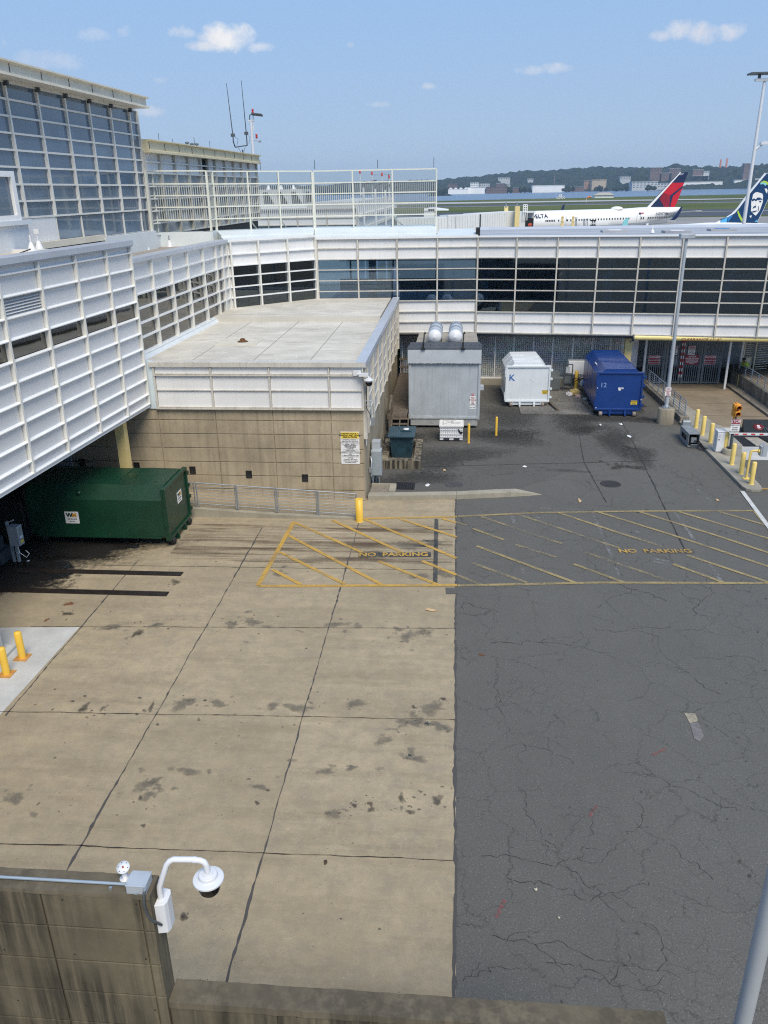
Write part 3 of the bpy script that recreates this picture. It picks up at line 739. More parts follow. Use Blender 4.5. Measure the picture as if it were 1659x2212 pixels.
# ---- concrete loading dock block with a white panel band on top
M_dockwall = concrete('board_marked_concrete', (.41, .345, .245), .45, ties=(1.0, 0.001, 1.0), blot=.22)
D_ = thing('dock_block', 'flat roofed dock block of tan concrete with a white panel band, beside the bins', 'building', (-7.6, 36, 0))
mb = MB()
xs = [-26, -19, -16.65, -14.29, -11.93, -9.55, -7.19, -4.83, -3.53]; zz = [0, .46, 1.05, 1.64, 2.24, 2.84, 3.42, 3.90]
for i in range(len(xs) - 1):
    for j in range(len(zz) - 1): mb.bb(xs[i] + .016, xs[i + 1] - (.016 if i < len(xs) - 2 else 0), 30.66, 30.76, zz[j] + .014, zz[j + 1] - .014)
mb.bb(-26, -3.545, 30.70, 31.0, 0, 3.9)
mb.build('concrete_front', M_dockwall, D_, .010)
mb = MB(); mb.bb(-3.85, -3.53, 31.0, 50.4, 0, 3.3)
mb.build('concrete_side', M_dockwall, D_)
fb = Facade((-3.50, 30.62), (-11.86, 30.62), (0, -1))
usf = [0.0, 1.33, 3.70, 6.05, 8.36]
facade(D_, fb, usf, [5.62, 5.33, 4.67, 3.98], lambda i, j: 'p', dict(panel=M_white, glass=None, fin=M_frame_d, rail=M_frame_d), rail=(.035, .06), fin=(.055, .08), gap=.008, skip_top_rail=True)
mb = MB(); fb.box(mb, -.02, 8.4, 3.93, 5.62, -.3, -.07); mb.build('panel_backing', M_gap, D_)
mb = MB(); fb.box(mb, -.1, 8.5, 5.62, 5.80, -.35, .12); fb.box(mb, -.06, 8.4, 5.26, 5.30, .02, .10); mb.build('front_coping', M_frame_d, D_)
mb = MB(); fb.box(mb, -.02, 8.42, 3.90, 3.95, -.2, .11); mb.build('drip_flashing', M_frame_d, D_)
mb = MB(); mb.bb(-12.62, -11.9, 30.60, 30.80, 3.9, 5.85); mb.build('corner_flashing', paint('pale_blue_flashing', (.60, .68, .72), .4, 0, .06), D_)
# right hand side: stepped tall panels
fs = Facade((-3.50, 30.72), (-3.50, 50.4), (1, 0))
usS = [0.06, .9, 3.3, 5.7, 8.1, 10.5, 12.9, 15.3, 17.7, 19.6]
M_side = paint('dirty_side_panel', (.60, .59, .56), .5, 0, .1, .8, .45, (.28, .24, .18))
facade(D_, fs, usS, [5.60, 5.30, 4.65, 4.0, 3.35, 2.7], lambda i, j: 'p' if not (j == 4 and i == 0) else None, dict(panel=M_side, glass=None, fin=M_frame_d, rail=M_frame_d), rail=(.05, .05), fin=(.14, .12), gap=.01, skip_top_rail=True)
mb = MB(); fs.box(mb, .1, 19.7, 2.66, 5.6, -.3, -.07); mb.build('side_backing', M_gap, D_)
mb = MB(); fs.box(mb, -.2, 19.75, 5.60, 5.82, -.26, .14); mb.build('side_coping', M_coping, D_)
# roof
t = MT('dock_roof_membrane')
c = (.60, .57, .50)
c1 = t.mix(t.ramp(t.noise(.45, None, 7, .6), .3, .7), mul(c, .78), mul(c, 1.12))
c1 = t.mix(t.math('MULTIPLY', t.ramp(t.noise(.8, t.vec((.4, 1.6, 1)), 6, .65, 1.5), .52, .70), .5), c1, (.30, .28, .24))
c1 = t.mix(t.ramp(t.noise(1.8, None, 5, .6, 1.2), .62, .66), c1, (.62, .60, .55))
t.col(c1); t.rough(.85, 0, .3); M_droof = t.m
mb = MB(); mb.bb(-13.2, -3.7, 30.9, 47.0, 5.30, 5.47); mb.build('roof', M_droof, D_)
mb = MB(); mb.prism([(-13.2, 43.2, 5.47), (-3.9, 43.0, 5.47), (-3.9, 51, 5.47), (-8.5, 51, 5.47), (-13.2, 46.5, 5.47)], (0, 0, 0), (0, 0, .26)); mb.build('raised_roof', M_droof, D_)
mb = MB(); mb.bb(-12.9, -3.9, 43.0, 43.16, 5.47, 5.76); mb.build('roof_curb', M_roof, D_)
mb = MB()
for xx in (-10.9, -8.3, -5.9): mb.bb(xx - .015, xx + .015, 31.1, 43, 5.47, 5.476)
mb.build('roof_seam', paint('roof_seam_dirt', (.26, .25, .22), .9), D_)
rp = g(520, 739, 5.48)
mb = MB(); mb.box((rp.x - .1, rp.y, 5.485), (2.0, 1.7, .03)); mb.build('roof_patch', paint('roof_patch_sheet', (.60, .57, .48), .8, 0, .12), D_)
dr = thing('roof_drain', 'rusty brown roof drain dome on the flat dock roof', 'roof drain', (rp.x + .1, rp.y, 5.5))
MB().lathe([(.20, 0), (.20, .04), (.13, .06), (.12, .13), (.06, .16), (0.0001, .165)], (rp.x + .1, rp.y, 5.5), 14).build('drain_dome', paint('rusty_iron', (.16, .075, .03), .85, .2, .35, 8), dr)
MB().lathe([(.26, 0), (.26, .012), (.0001, .013)], (rp.x + .1, rp.y, 5.5), 16).build('drain_flange', paint('rust_ring', (.10, .06, .03), .9, 0, .3, 6), dr)
rs = g(478, 740, 5.475)
s_ = MB().lathe([(.22, 0), (.24, .008), (.0001, .010)], (rs.x, rs.y, 5.475), 12).build('rusty_cover', paint('rust_plate', (.26, .12, .06), .9, 0, .3, 6)); tag(s_, 'small round rusty cover plate lying flat on the dock roof', 'cover plate')

# ---- window wing behind, turned corner, and the long connector
M2 = dict(panel=M_wing, glass=M_glass_brown, fin=M_frame, rail=M_frame_w)
V = thing('window_wing', 'white panelled wing with four rows of bronze windows above the dock roof', 'building', (-15, 39, 0))
fv = Facade((-13.34, 30.62), (-12.93, 46.3), (1, 0))
usv = [0.2, 2.3, 4.5, 6.82, 9.08, 11.45, 13.6, 14.75, 15.65]
zsv = [9.36, 8.70, 8.08, 7.50, 6.90, 6.31, 5.68]
facade(V, fv, usv, zsv, lambda i, j: 'p' if j < 2 or i == 7 else 'w', M2, rail=(.06, .13), fin=(.10, .15), gap=.012)
mb = MB(); fv.box(mb, 0, 15.7, 5.5, 9.36, -.35, -.09); mb.build('backing_wall', M_gap, V)
mb = MB(); fv.box(mb, -.1, 15.75, 9.36, 9.52, -.5, .2); mb.build('coping', M_coping, V)
mb = MB(); fv.box(mb, .1, 15.7, 5.45, 5.66, -.1, .22); mb.prism([fv.p(.1, 5.45, .36), fv.p(.1, 5.45, .2), fv.p(.1, 5.64, .2)], (0, 0, 0), fv.e * 15.5); mb.build('base_flashing', paint('white_flashing', (.66, .70, .72), .45, 0, .08), V)
mb = MB(); mb.bb(-20, -13.4, 30.6, 50, 8.9, 9.1); mb.build('roof', paint('weathered_grey_roof', (.33, .29, .25), .9, 0, .22, 1.2), V)

K = thing('connector_building', 'long white connector corridor with a band of dark windows across the picture', 'building', (5, 55, 0))
M3 = dict(panel=M_white, glass=M_glass_brown, fin=M_frame, rail=M_frame_w)
fc = Facade((-12.93, 46.35), (-8.53, 50.62), (1, -1))
facade(K, fc, [0, .28, 2.1, 4.1, 6.1], zsv, lambda i, j: 'p' if j < 2 or i == 0 else 'w', dict(M3, glass=M_glass_dark), rail=(.06, .13), fin=(.10, .15), gap=.012)
mb = MB(); fc.box(mb, 0, 6.1, 5.4, 9.36, -.35, -.09); mb.build('backing_wall', M_gap, K)
mb = MB(); fc.box(mb, 0, 6.2, 5.45, 5.66, -.1, .25); mb.build('base_flashing', MC['white_flashing'], K)
MK = dict(panel=M_white, glass=M_glass_dark, fin=M_frame_d, rail=M_frame_d)
fk = Facade((-8.45, 50.62), (1.38, 51.0), (0, -1))
usk = [0.05, 2.55, 4.95, 7.40, 9.84]
zsk = [9.20, 8.70, 8.06, 7.44, 6.80, 6.16, 5.54, 4.88, 4.25, 3.60]
facade(K, fk, usk, zsk, lambda i, j: 'w' if 2 <= j < 6 else ('p' if (j < 2 or i >= 2) else None), MK, rail=(.05, .10), fin=(.085, .13), gap=.008)
fr_ = Facade((1.40, 51.0), (31, 47.85), (0, -1))
usr = [0.0]
for xm in (1114, 1201, 1288, 1376, 1467, 1560): 
    d = ray(xm, 600); P = fr_.o; n_ = fr_.n; tt = (P.xy.dot(n_.xy)) / (d.xy.dot(n_.xy)); q = d * tt
    usr.append((Vector((q.x, q.y, 0)) - fr_.o).dot(fr_.e))
st_ = (usr[-1] - usr[1]) / 5
while usr[-1] < 28: usr.append(usr[-1] + st_)
zsr = [9.20, 8.70, 8.06, 7.42, 6.78, 6.14, 5.50, 4.84, 4.22, 3.58]
facade(K, fr_, usr, zsr, lambda i, j: 'w' if 2 <= j < 7 else 'p', MK, rail=(.05, .10), fin=(.085, .13), gap=.008)
for fx, u1, zw in ((fk, 9.84, 5.54), (fr_, usr[-1], 5.50)):
    for z0, z1 in ((3.5, zw - .03), (8.08, 9.22)):
        mb = MB(); fx.box(mb, 0, u1, z0, z1, -.35, -.09); mb.build('backing_wall', M_gap, K)
# the corridor behind the dark glass: floor, ceiling, columns and the window wall on the apron side
M_int = paint('interior_grey', (.45, .45, .44), .8); M_intd = paint('interior_dark', (.48, .49, .50), .45)
mb = MB(); mb.prism([(-8.2, 51.2, 5.2), (1.4, 51.4, 5.2), (30.5, 48.6, 5.2), (30.5, 59.6, 5.2), (-8.2, 59.6, 5.2)], (0, 0, 0), (0, 0, .12)); mb.build('corridor_floor', M_intd, K)
mb = MB(); mb.prism([(-8.2, 51.2, 8.2), (1.4, 51.4, 8.2), (30.5, 48.6, 8.2), (30.5, 59.6, 8.2), (-8.2, 59.6, 8.2)], (0, 0, 0), (0, 0, .12)); mb.build('corridor_ceiling', M_intd, K)
mb = MB(); mb.bb(-8.3, 30.6, 59.6, 59.75, 5.2, 6.0); mb.bb(-8.3, 30.6, 59.6, 59.75, 7.9, 8.2); mb.build('rear_wall', M_int, K)
for k in range(13):
    x = -7.5 + k * 3.1; MB().bb(x - .06, x + .06, 59.6, 59.7, 6.0, 7.9).build('rear_mullion', M_frame_d, K)
for z in (6.62, 7.26): MB().bb(-8.3, 30.6, 59.55, 59.62, z - .03, z + .03).build('rear_rail', M_frame_d, K)
for x in (-5.2, 1.9, 9.6, 16.9, 24.0): MB().bb(x - .22, x + .22, 52.3, 52.8, 5.3, 8.2).build('corridor_column', M_frame_w, K)
mb = MB(); mb.bb(3.4, 8.5, 56.5, 57.3, 5.32, 5.75); mb.bb(3.4, 8.5, 57.3, 57.4, 5.75, 6.2); mb.build('seat_row', M_intd, K)
mb = MB(); fk.box(mb, 0, 9.84, 9.23, 9.36, -.6, .16); fr_.box(mb, 0, usr[-1], 9.23, 9.30, -.5, .16); fc.box(mb, -.1, 6.15, 9.38, 9.50, -.5, .16); mb.build('coping', M_frame_w, K)
mb = MB(); fk.box(mb, 0, 9.84, 3.50, 3.57, -.6, .06); fr_.box(mb, 0, usr[-1], 3.50, 3.56, -.5, .06); mb.build('bottom_trim', M_frame_d, K)
mb = MB(); mb.prism([(-8.4, 50.9, 3.3), (1.4, 51.2, 3.3), (30, 48.2, 3.3), (30, 61, 3.3), (-8.4, 61, 3.3)], (0, 0, 0), (0, 0, .22)); mb.build('soffit', MC['dark_soffit'], K)
t = MT('grey_roof_felt'); t.col(t.mix(t.ramp(t.noise(.6, t.vec((.4, 1.5, 1)), 6, .65), .3, .7), (.26, .27, .29), (.46, .47, .49))); t.rough(.6); M_kroof = t.m
mb = MB(); mb.prism([(1.5, 51.2, 9.05), (30, 48.1, 9.05), (30, 60.6, 9.05), (1.5, 60.6, 9.05)], (0, 0, 0), (0, 0, .16)); mb.build('grey_roof', M_kroof, K)
mb = MB(); mb.prism([(1.5, 60.3, 9.21), (30, 60.3, 9.21), (30, 60.6, 9.36), (1.5, 60.6, 9.36)], (0, 0, 0), (0, 0, .02)); mb.bb(1.5, 30, 60.6, 60.75, 3.5, 9.38); mb.build('rear_upstand', M_coping, K)
# white parapet that carries the glass screen
M_para = paint('pale_parapet_sheet', (.68, .73, .74), .45, 0, .06, .7, .12, (.5, .47, .4))
SA, SB_, SC_, SD_ = (g(942, 485, 9.9), g(680, 489, 9.9), g(469, 497, 9.9), g(456, 499, 9.9))
mb = MB()
def slab(a, b, c_, d_, drop=.5):
    vs = [a, b, c_, d_]; mb.add(vs + [v - Z3 * drop for v in vs], [(0, 1, 2, 3), (7, 6, 5, 4), (0, 4, 5, 1), (1, 5, 6, 2), (2, 6, 7, 3), (3, 7, 4, 0)])
def up2(f0, f1, s0, s1):
    # lower sloping tier, small step, upper tier to the screen foot
    m0, m1 = f0 + (s0 - f0) * .42, f1 + (s1 - f1) * .42
    q0, q1 = Vector((m0.x, m0.y, f0.z + .10)), Vector((m1.x, m1.y, f1.z + .10)); slab(f0, f1, q1, q0)
    r0, r1 = q0 + Z3 * .10, q1 + Z3 * .10; t0, t1 = Vector((s0.x, s0.y, 9.88)) + (s0 - f0).xy.to_3d().normalized() * .5, Vector((s1.x, s1.y, 9.88)) + (s1 - f1).xy.to_3d().normalized() * .5
    slab(r0, r1, t1, t0)
up2(fc.p(.05, 9.48, -.1), fc.p(6.1, 9.48, -.1), SC_, SB_)
up2(fk.p(-.1, 9.36, -.1), fk.p(7.35, 9.36, -.1), SB_, SA)
slab(fk.p(7.35, 9.36, -.1), fk.p(9.84, 9.36, -.1), Vector((1.2, 56, 9.52)), Vector((SA.x + .2, 56, 9.52)))
mb.build('parapet', M_para, K)
mb = MB(); mb.prism([(1.25, 51.4, 9.3), (1.5, 51.3, 9.3), (1.55, 52.9, 9.3), (1.3, 53, 9.3)], (0, 0, 0), (0, 0, .42)); mb.build('roof_end_flap', M_black, K)
# lower storey under the connector: mesh bays
mb = MB(); mb.bb(-3.4, 12.0, 51.9, 52.3, 0, .42); mb.build('mesh_plinth', M_curb, K)

t = MT('undercroft_blotches')  # blotchy colours stand in for whatever lies behind the mesh, brightened against the dimness
hs = t.N.new('ShaderNodeHueSaturation'); hs.inputs['Saturation'].default_value = .38; hs.inputs['Value'].default_value = 1.4
nz = t.N.new('ShaderNodeTexNoise'); nz.inputs['Scale'].default_value = 1.0; nz.inputs['Detail'].default_value = 5; nz.inputs['Roughness'].default_value = .7
t.L.new(t.vec((.7, 1, 1.6)), nz.inputs['Vector']); t.L.new(nz.outputs['Color'], hs.inputs['Color'])
cv = t.N.new('ShaderNodeBrightContrast'); cv.inputs['Contrast'].default_value = .6; cv.inputs['Bright'].default_value = .12; t.L.new(hs.outputs[0], cv.inputs[0]); t.col(cv.outputs[0]); t.rough(.8)
mb = MB(); mb.bb(-3.5, 11.9, 52.75, 52.95, 0, 3.4); mb.build('undercroft_wall', t.m, K)
mb = MB(); mb.bb(11.9, 30, 57.6, 57.8, 0, 3.4); mb.build('undercroft_wall', M_intd, K)

# mesh screens: one frame per bay, the grid is a woven wire sheet
t = MT('woven_wire')
sp_ = t.N.new('ShaderNodeSeparateXYZ'); t.L.new(t.tc.outputs['Object'], sp_.inputs[0])
def fract_lt(s, k, wd):
    return t.math('LESS_THAN', t.math('FRACT', t.math('MULTIPLY', s, k)), wd)
a = t.math('MAXIMUM', fract_lt(sp_.outputs[0], 8.0, .20), fract_lt(sp_.outputs[2], 8.0, .20))
t.col((.11, .11, .11)); t.rough(.5, .3); t.alpha(a); M_mesh = t.m
xs = [-3.3, -1.0, 1.56] + [atY(x, 770, 52.1).x for x in (1069, 1109, 1151, 1192.5, 1236, 1277, 1316)] + [10.75]
for i in range(len(xs) - 1):
    x0, x1 = xs[i], xs[i + 1]
    lab = 'white framed mesh screen under the connector, ' + ['at the far left behind the wooden stairs', 'hidden mostly behind the silver trailer box', 'between the trailer box and the white container', 'half behind the left of the white container', 'right behind the top of the white container', 'just right of the white container top', 'left of the yellow post by the pump unit', 'right behind the yellow post and trash', 'just left of the blue container top', 'beside the yellow steel column'][min(i, 9)]
    r = thing('mesh_screen', lab, 'mesh screen', (x0, 52.1, .42), 'mesh screens under the connector')
    MB().poly([(x0, 52.1, .45), (x1, 52.1, .45), (x1, 52.1, 3.52), (x0, 52.1, 3.52)]).build('wire_sheet', M_mesh, r)
    mb = MB(); mb.bb(x0 - .035, x0 + .035, 52.02, 52.08, .42, 3.5); mb.bb(x0 + .035, x1 - .035, 52.02, 52.08, .42, .52); mb.build('frame', M_white, r)

# ---- tall terminal hall with the blue curtain wall
HB = thing('terminal_hall', 'tall terminal hall with blue glass curtain wall and cream roof fascia, upper left', 'building', (-22, 38, 10))
fh = Facade((-17.12, 46.28), (-17.95, 20.5), (1, 0))
ush = [0.0, 1.06, 3.40, 5.74, 8.07, 10.45, 12.83, 15.2, 17.6, 20.0]
zsh = [16.10, 15.49, 14.89, 14.28, 13.67, 13.05, 12.41, 11.78, 11.15]
MH = dict(panel=M_cream, glass=M_glass_hall, fin=M_frame, rail=M_frame)
facade(HB, fh, ush, zsh, lambda i, j: 'w', MH, rail=(.075, .05), fin=(.11, .08), pane_each=True)
usb = [0.0, 1.06, 3.40, 5.74, 8.07, 10.45]
facade(HB, fh, usb, [11.10, 10.06], lambda i, j: 'w', MH, rail=(.02, .02), fin=(.03, .04), pane_each=True, skip_top_rail=True)
mb = MB(); fh.box(mb, -.0, 20, 9.5, 16.12, -.5, -.12); mb.build('dark_core', paint('dark_interior', (.02, .025, .03), .8), HB)
mb = MB(); fh.box(mb, 10.5, 12.8, 9.9, 11.1, -.1, .02); mb.build('white_base_panel', M_white, HB)
mb = MB(); fh.box(mb, 14.4, 20, 9.6, 10.95, -.1, .9); fh.box(mb, 14.3, 20, 10.95, 11.12, -.1, 1.05); mb.build('corner_block', paint('pale_block', (.66, .70, .73), .5, 0, .06), HB)
mb = MB(); fh.box(mb, 14.85, 15.1, 11.12, 12.85, .5, .95); fh.box(mb, 15.1, 20, 11.12, 11.3, .8, 1.0); fh.box(mb, 15.1, 20, 12.65, 12.85, .6, .95); mb.build('corner_frame', M_frame_w, HB)
mb = MB(); fh.box(mb, 15.12, 20, 11.3, 12.65, .75, .82); mb.build('window', M_glass_hall, HB)
# fascia of the roof
mb = MB()
mb.prism([fh.p(.65, 16.19, 1.02), fh.p(.65, 16.13, 1.02), fh.p(.65, 16.13, -1), fh.p(.65, 16.66, -1), fh.p(.65, 16.66, 1.05), fh.p(.65, 16.60, 1.05), fh.p(.65, 16.56, .86), fh.p(.65, 16.26, .86), fh.p(.65, 16.22, 1.02)], (0, 0, 0), fh.e * 22)
mb.build('roof_fascia', M_cream, HB)
mb = MB()
for u in (2.6, 4.7, 6.9, 9.1, 11.4, 13.75): fh.box(mb, u - .015, u + .015, 16.26, 16.56, .84, .875)
mb.build('fascia_joint', M_gap, HB)
for u in ush[1:]: mb = MB(); fh.box(mb, u - .06, u + .06, 15.95, 16.13, .0, .2); mb.build('soffit_bracket', M_steel_d, HB)
mb = MB(); mb.add([fh.p(6, 16.6, -1.2), fh.p(22, 16.6, -1.2), fh.p(22, 16.6, -14), fh.p(6, 16.6, -14), fh.p(9, 17.3, -4), fh.p(20, 17.3, -4)], [(0, 1, 5, 4), (1, 2, 5), (2, 3, 4, 5), (3, 0, 4)]); mb.build('skylight', M_white, HB)
mb = MB(); mb.prism([fh.p(.7, 16.15, -.9), fh.p(22, 16.15, -.9), fh.p(22, 16.15, -16), fh.p(.7, 16.15, -16)], (0, 0, 0), (0, 0, .48)); mb.prism([fh.p(0, 9.5, -.6), fh.p(0, 9.5, -16), fh.p(0, 16.3, -16), fh.p(0, 16.3, -.6)], (0, 0, 0), fh.e * .3); mb.build('roof', M_roof, HB)
mb = MB(); fh.box(mb, 6.5, 14.4, 9.9, 10.16, .05, .3); mb.build('base_sill', M_cream, HB)
mb = MB(); fh.box(mb, -.0, 6.5, 8.9, 10.04, .05, .35); mb.build('base_wall', M_para, HB)

# ---- lower building behind with yellowed fascia
LB = thing('panel_building', 'lower white panelled building with yellowed roof fascia beyond the blue glass hall', 'building', (-20, 58, 9))
fl = Facade((-17.12, 46.35), (-16.31, 71.1), (1, 0))
usl = [0.0, 2.35, 4.7, 7.05, 9.4, 10.95, 12.5, 14.75, 16.9, 19.0, 21.1, 23.4]
zsl = [14.1, 13.62, 13.04, 12.35, 11.7, 11.05, 10.4, 9.8]
def kl(i, j):
    if i == 4 and j < 2: return 'l'
    return 'p' if j < 2 else 'w'
M_grime = paint('dirty_white_panel', (.72, .73, .74), .5, 0, .08, 1, .28, (.35, .32, .29))
facade(LB, fl, usl, zsl, kl, dict(panel=M_grime, glass=glass_mat('reflection_tinted_glass', (.32, .36, .39), .5, .06, 1.6, .03), fin=M_frame_d, rail=M_frame, louvre=M_steel_d), rail=(.07, .14), fin=(.22, .16), gap=.02)  # pale grey-blue reflection is put into the glass base colour
mb = MB(); fl.box(mb, 0, 23.4, 9, 14.2, -.5, -.10); mb.build('dark_core', MC['dark_interior'], LB)
mb = MB(); mb.prism([fl.p(-.02, 14.12, .55), fl.p(-.02, 14.06, .55), fl.p(-.02, 14.06, -1), fl.p(-.02, 14.72, -1), fl.p(-.02, 14.72, .6), fl.p(-.02, 14.66, .6), fl.p(-.02, 14.6, .4), fl.p(-.02, 14.24, .4), fl.p(-.02, 14.18, .55)], (0, 0, 0), fl.e * 23.3); mb.build('roof_fascia', M_yellowcap, LB)
mb = MB()
for u in [.2 + 2.3 * k for k in range(10)]: fl.box(mb, u - .02, u + .02, 14.24, 14.6, .38, .415)
mb.build('fascia_joint', M_gap, LB)
mb = MB(); mb.prism([fl.p(0, 9, -1), fl.p(0, 9, -12), fl.p(23.45, 9, -12), fl.p(23.45, 9, -.2)], (0, 0, 0), (0, 0, 5.1)); mb.build('body', M_grime, LB)
mb = MB(); mb.add([fl.p(2, 14.7, -1), fl.p(21, 14.7, -1), fl.p(21, 14.7, -11), fl.p(2, 14.7, -11), fl.p(5, 15.3, -5), fl.p(17, 15.3, -5)], [(0, 1, 5, 4), (1, 2, 5), (2, 3, 4, 5), (3, 0, 4)]); mb.build('roof', M_roof, LB)
def at_f(fx, x, y, d=0.0):
    o = fx.o + fx.n * d; r = ray(x, y); tt = (o.xy.dot(fx.n.xy)) / (r.xy.dot(fx.n.xy)); return Vector((r.x * tt, r.y * tt, H + r.z * tt))
# rooftop aerials
A = at_f(fl, 524, 322, -2)
an = thing('antenna_mast', 'twin dark whip antennas on a tee shaped steel stand, roof edge of the panelled building', 'antenna', (A.x, A.y, 14.7))
p1, p2 = at_f(fl, 508, 318, -2), at_f(fl, 534, 314, -2)
mb = MB().tube([(A.x, A.y, 14.6), (A.x, A.y, p1.z - .1)], .06); mb.tube([p1, p2], .045); mb.tube([(A.x, A.y, p1.z - .55), p1 + (p2 - p1) * .2], .015); mb.tube([(A.x, A.y, p1.z - .55), p1 + (p2 - p1) * .85], .015); mb.build('tee_stand', M_steel_d, an)
for (xa, ya, xb, yb, pb) in ((489, 180, 503, 292, p1), (521, 173, 532, 288, p2)):
    b_ = at_f(fl, xb, yb, -2); t_ = at_f(fl, xa, ya, -2)
    mb = MB().tube([pb, b_ + Vector((.0, 0, -.5)), b_, t_], [.05, .05, .045, .02]); mb.bb(b_.x - .16, b_.x + .16, b_.y - .08, b_.y + .08, b_.z - .12, b_.z + .12)
    mb.tube([pb + Vector((.15, 0, .1)), pb + Vector((.3, 0, .6)), b_ + Vector((.1, 0, -.1))], .014); mb.build('whip', M_steel_d, an)
lm = at_f(fl, 547, 336, -2); lt = at_f(fl, 541, 262, -2)
ml = thing('roof_light_mast', 'white light mast with a black flat floodlight head and red beacons on the far roof', 'light mast', (lm.x, lm.y, 14.6))
MB().tube([(lm.x, lm.y, 14.5), (lm.x, lm.y, lt.z)], [.13, .11], 10).build('pole', M_whitep, ml)
mb = MB(); mb.bb(lm.x - .25, lm.x + .3, lm.y - .08, lm.y + .08, lt.z, lt.z + .12); mb.build('bracket', M_whitep, ml)
mb = MB(); mb.box((lm.x + .62, lm.y - .1, lt.z + .52), (.95, .55, .07), Matrix.Rotation(.12, 3, 'Y') @ Matrix.Rotation(-.25, 3, 'X')); mb.tube([(lm.x - .1, lm.y, lt.z + .1), (lm.x - .05, lm.y, lt.z + .5), (lm.x + .2, lm.y, lt.z + .55)], .05); mb.tube([(lm.x + .2, lm.y, lt.z + .1), (lm.x + .25, lm.y, lt.z + .5)], .04); mb.build('floodlight', M_steel_d, ml)
bt = at_f(fl, 536, 244, -2)
mb = MB(); mb.tube([(bt.x + .25, lm.y, lt.z - .7), (bt.x + .25, lm.y, bt.z)], .05); mb.bar((bt.x + .25, lm.y, lt.z - .5), (lm.x, lm.y, lt.z - .5), .05, .05); mb.bar((bt.x + .25, lm.y, lt.z - .75), (lm.x, lm.y, lt.z - .75), .05, .05); mb.build('side_arm', M_whitep, ml)
for (x_, z_) in ((bt.x + .25, bt.z), (lm.x + .42, 16.35)):
    MB().lathe([(.05, 0), (.10, .05), (.10, .12), (.07, .22), (.10, .26), (.10, .36), (.0001, .38)], (x_, lm.y, z_), 10).build('beacon', M_redb, ml)
mb = MB(); mb.tube([(lm.x, lm.y, 16.2), (lm.x + .45, lm.y, 16.2)], .03); mb.lathe([(.04, 0), (.13, .3)], (lm.x + .5, lm.y, 16.1), 10, (1, -.2, .1)); mb.build('horn', M_lightgrey, ml)
va = at_f(fl, 405, 318, -3)
va_ = thing('roof_vent', 'dark pipe vents with small fittings on the yellowed roof', 'roof vent', (va.x, va.y, 14.7))
mb = MB()
for dx, h in ((0, .8), (.35, .5), (.7, .45)): mb.tube([(va.x + dx, va.y, 14.6), (va.x + dx, va.y, va.z + h * .3)], .07); mb.lathe([(.16, 0), (.16, .08), (.001, .14)], (va.x + dx, va.y, va.z + h * .3), 10)
mb.build('pipes', M_steel_d, va_)
def rod(x, y0, y1, fx, d, lab):
    a = at_f(fx, x, y0, d); b = at_f(fx, x, y1, d)
    o = MB().tube([Vector((a.x, a.y, 13.2 if fx is not fl else 14.6)), (a.x, a.y, b.z)], .018, 5).build('lightning_rod', M_steel_d); tag(o, lab, 'lightning rod', 'thin lightning rods on roofs and screens')
rod(345, 318, 288, fl, -2, 'thin lightning rod on the yellowed roof nearest the glass hall')
rod(374, 318, 300, fl, -2, 'thin lightning rod on the yellowed roof left of the pipe vents')
rod(422, 330, 297, fl, -2, 'thin lightning rod on the yellowed roof right of the pipe vents')
rod(455, 334, 305, fl, -2, 'thin lightning rod on the yellowed roof left of the whip antennas')

# ---- glass wind screen on the connector roof
M_screen = paint('cream_screen_frame', (.72, .72, .63), .45, 0, .06, 1.5, .1)
SC = thing('glass_screen', 'white framed wired glass screen fence along the top of the connector roof', 'glass screen', (-9, 55, 9.8))
t = MT('wired_glass')
t.N.remove(t.b); tr_ = t.N.new('ShaderNodeBsdfTransparent'); tr_.inputs[0].default_value = (.80, .82, .82, 1)
gl_ = t.N.new('ShaderNodeBsdfGlossy'); gl_.inputs['Roughness'].default_value = .03
df = t.N.new('ShaderNodeBsdfDiffuse'); df.inputs[0].default_value = (.55, .56, .52, 1)
ms = t.N.new('ShaderNodeMixShader'); ms.inputs[0].default_value = .06; t.L.new(tr_.outputs[0], ms.inputs[1]); t.L.new(gl_.outputs[0], ms.inputs[2])
uv = t.N.new('ShaderNodeAttribute'); uv.attribute_name = 'run'
wl = t.math('LESS_THAN', t.math('FRACT', t.math('MULTIPLY', uv.outputs['Fac'], 1 / .13)), .28)
ms2 = t.N.new('ShaderNodeMixShader'); t.L.new(t.math('MULTIPLY', wl, .9), ms2.inputs[0]); t.L.new(ms.outputs[0], ms2.inputs[1]); t.L.new(df.outputs[0], ms2.inputs[2])
t.L.new(ms2.outputs[0], t.out.inputs['Surface']); M_wired = t.m
t = MT('clear_glass'); t.N.remove(t.b); tr_ = t.N.new('ShaderNodeBsdfTransparent'); tr_.inputs[0].default_value = (.86, .89, .88, 1)
gl_ = t.N.new('ShaderNodeBsdfGlossy'); gl_.inputs['Roughness'].default_value = .03
ms = t.N.new('ShaderNodeMixShader'); ms.inputs[0].default_value = .08; t.L.new(tr_.outputs[0], ms.inputs[1]); t.L.new(gl_.outputs[0], ms.inputs[2]); t.L.new(ms.outputs[0], t.out.inputs['Surface']); M_clear = t.m
zr = [9.94, 10.5, 11.18, 11.80, 12.42, 13.10]
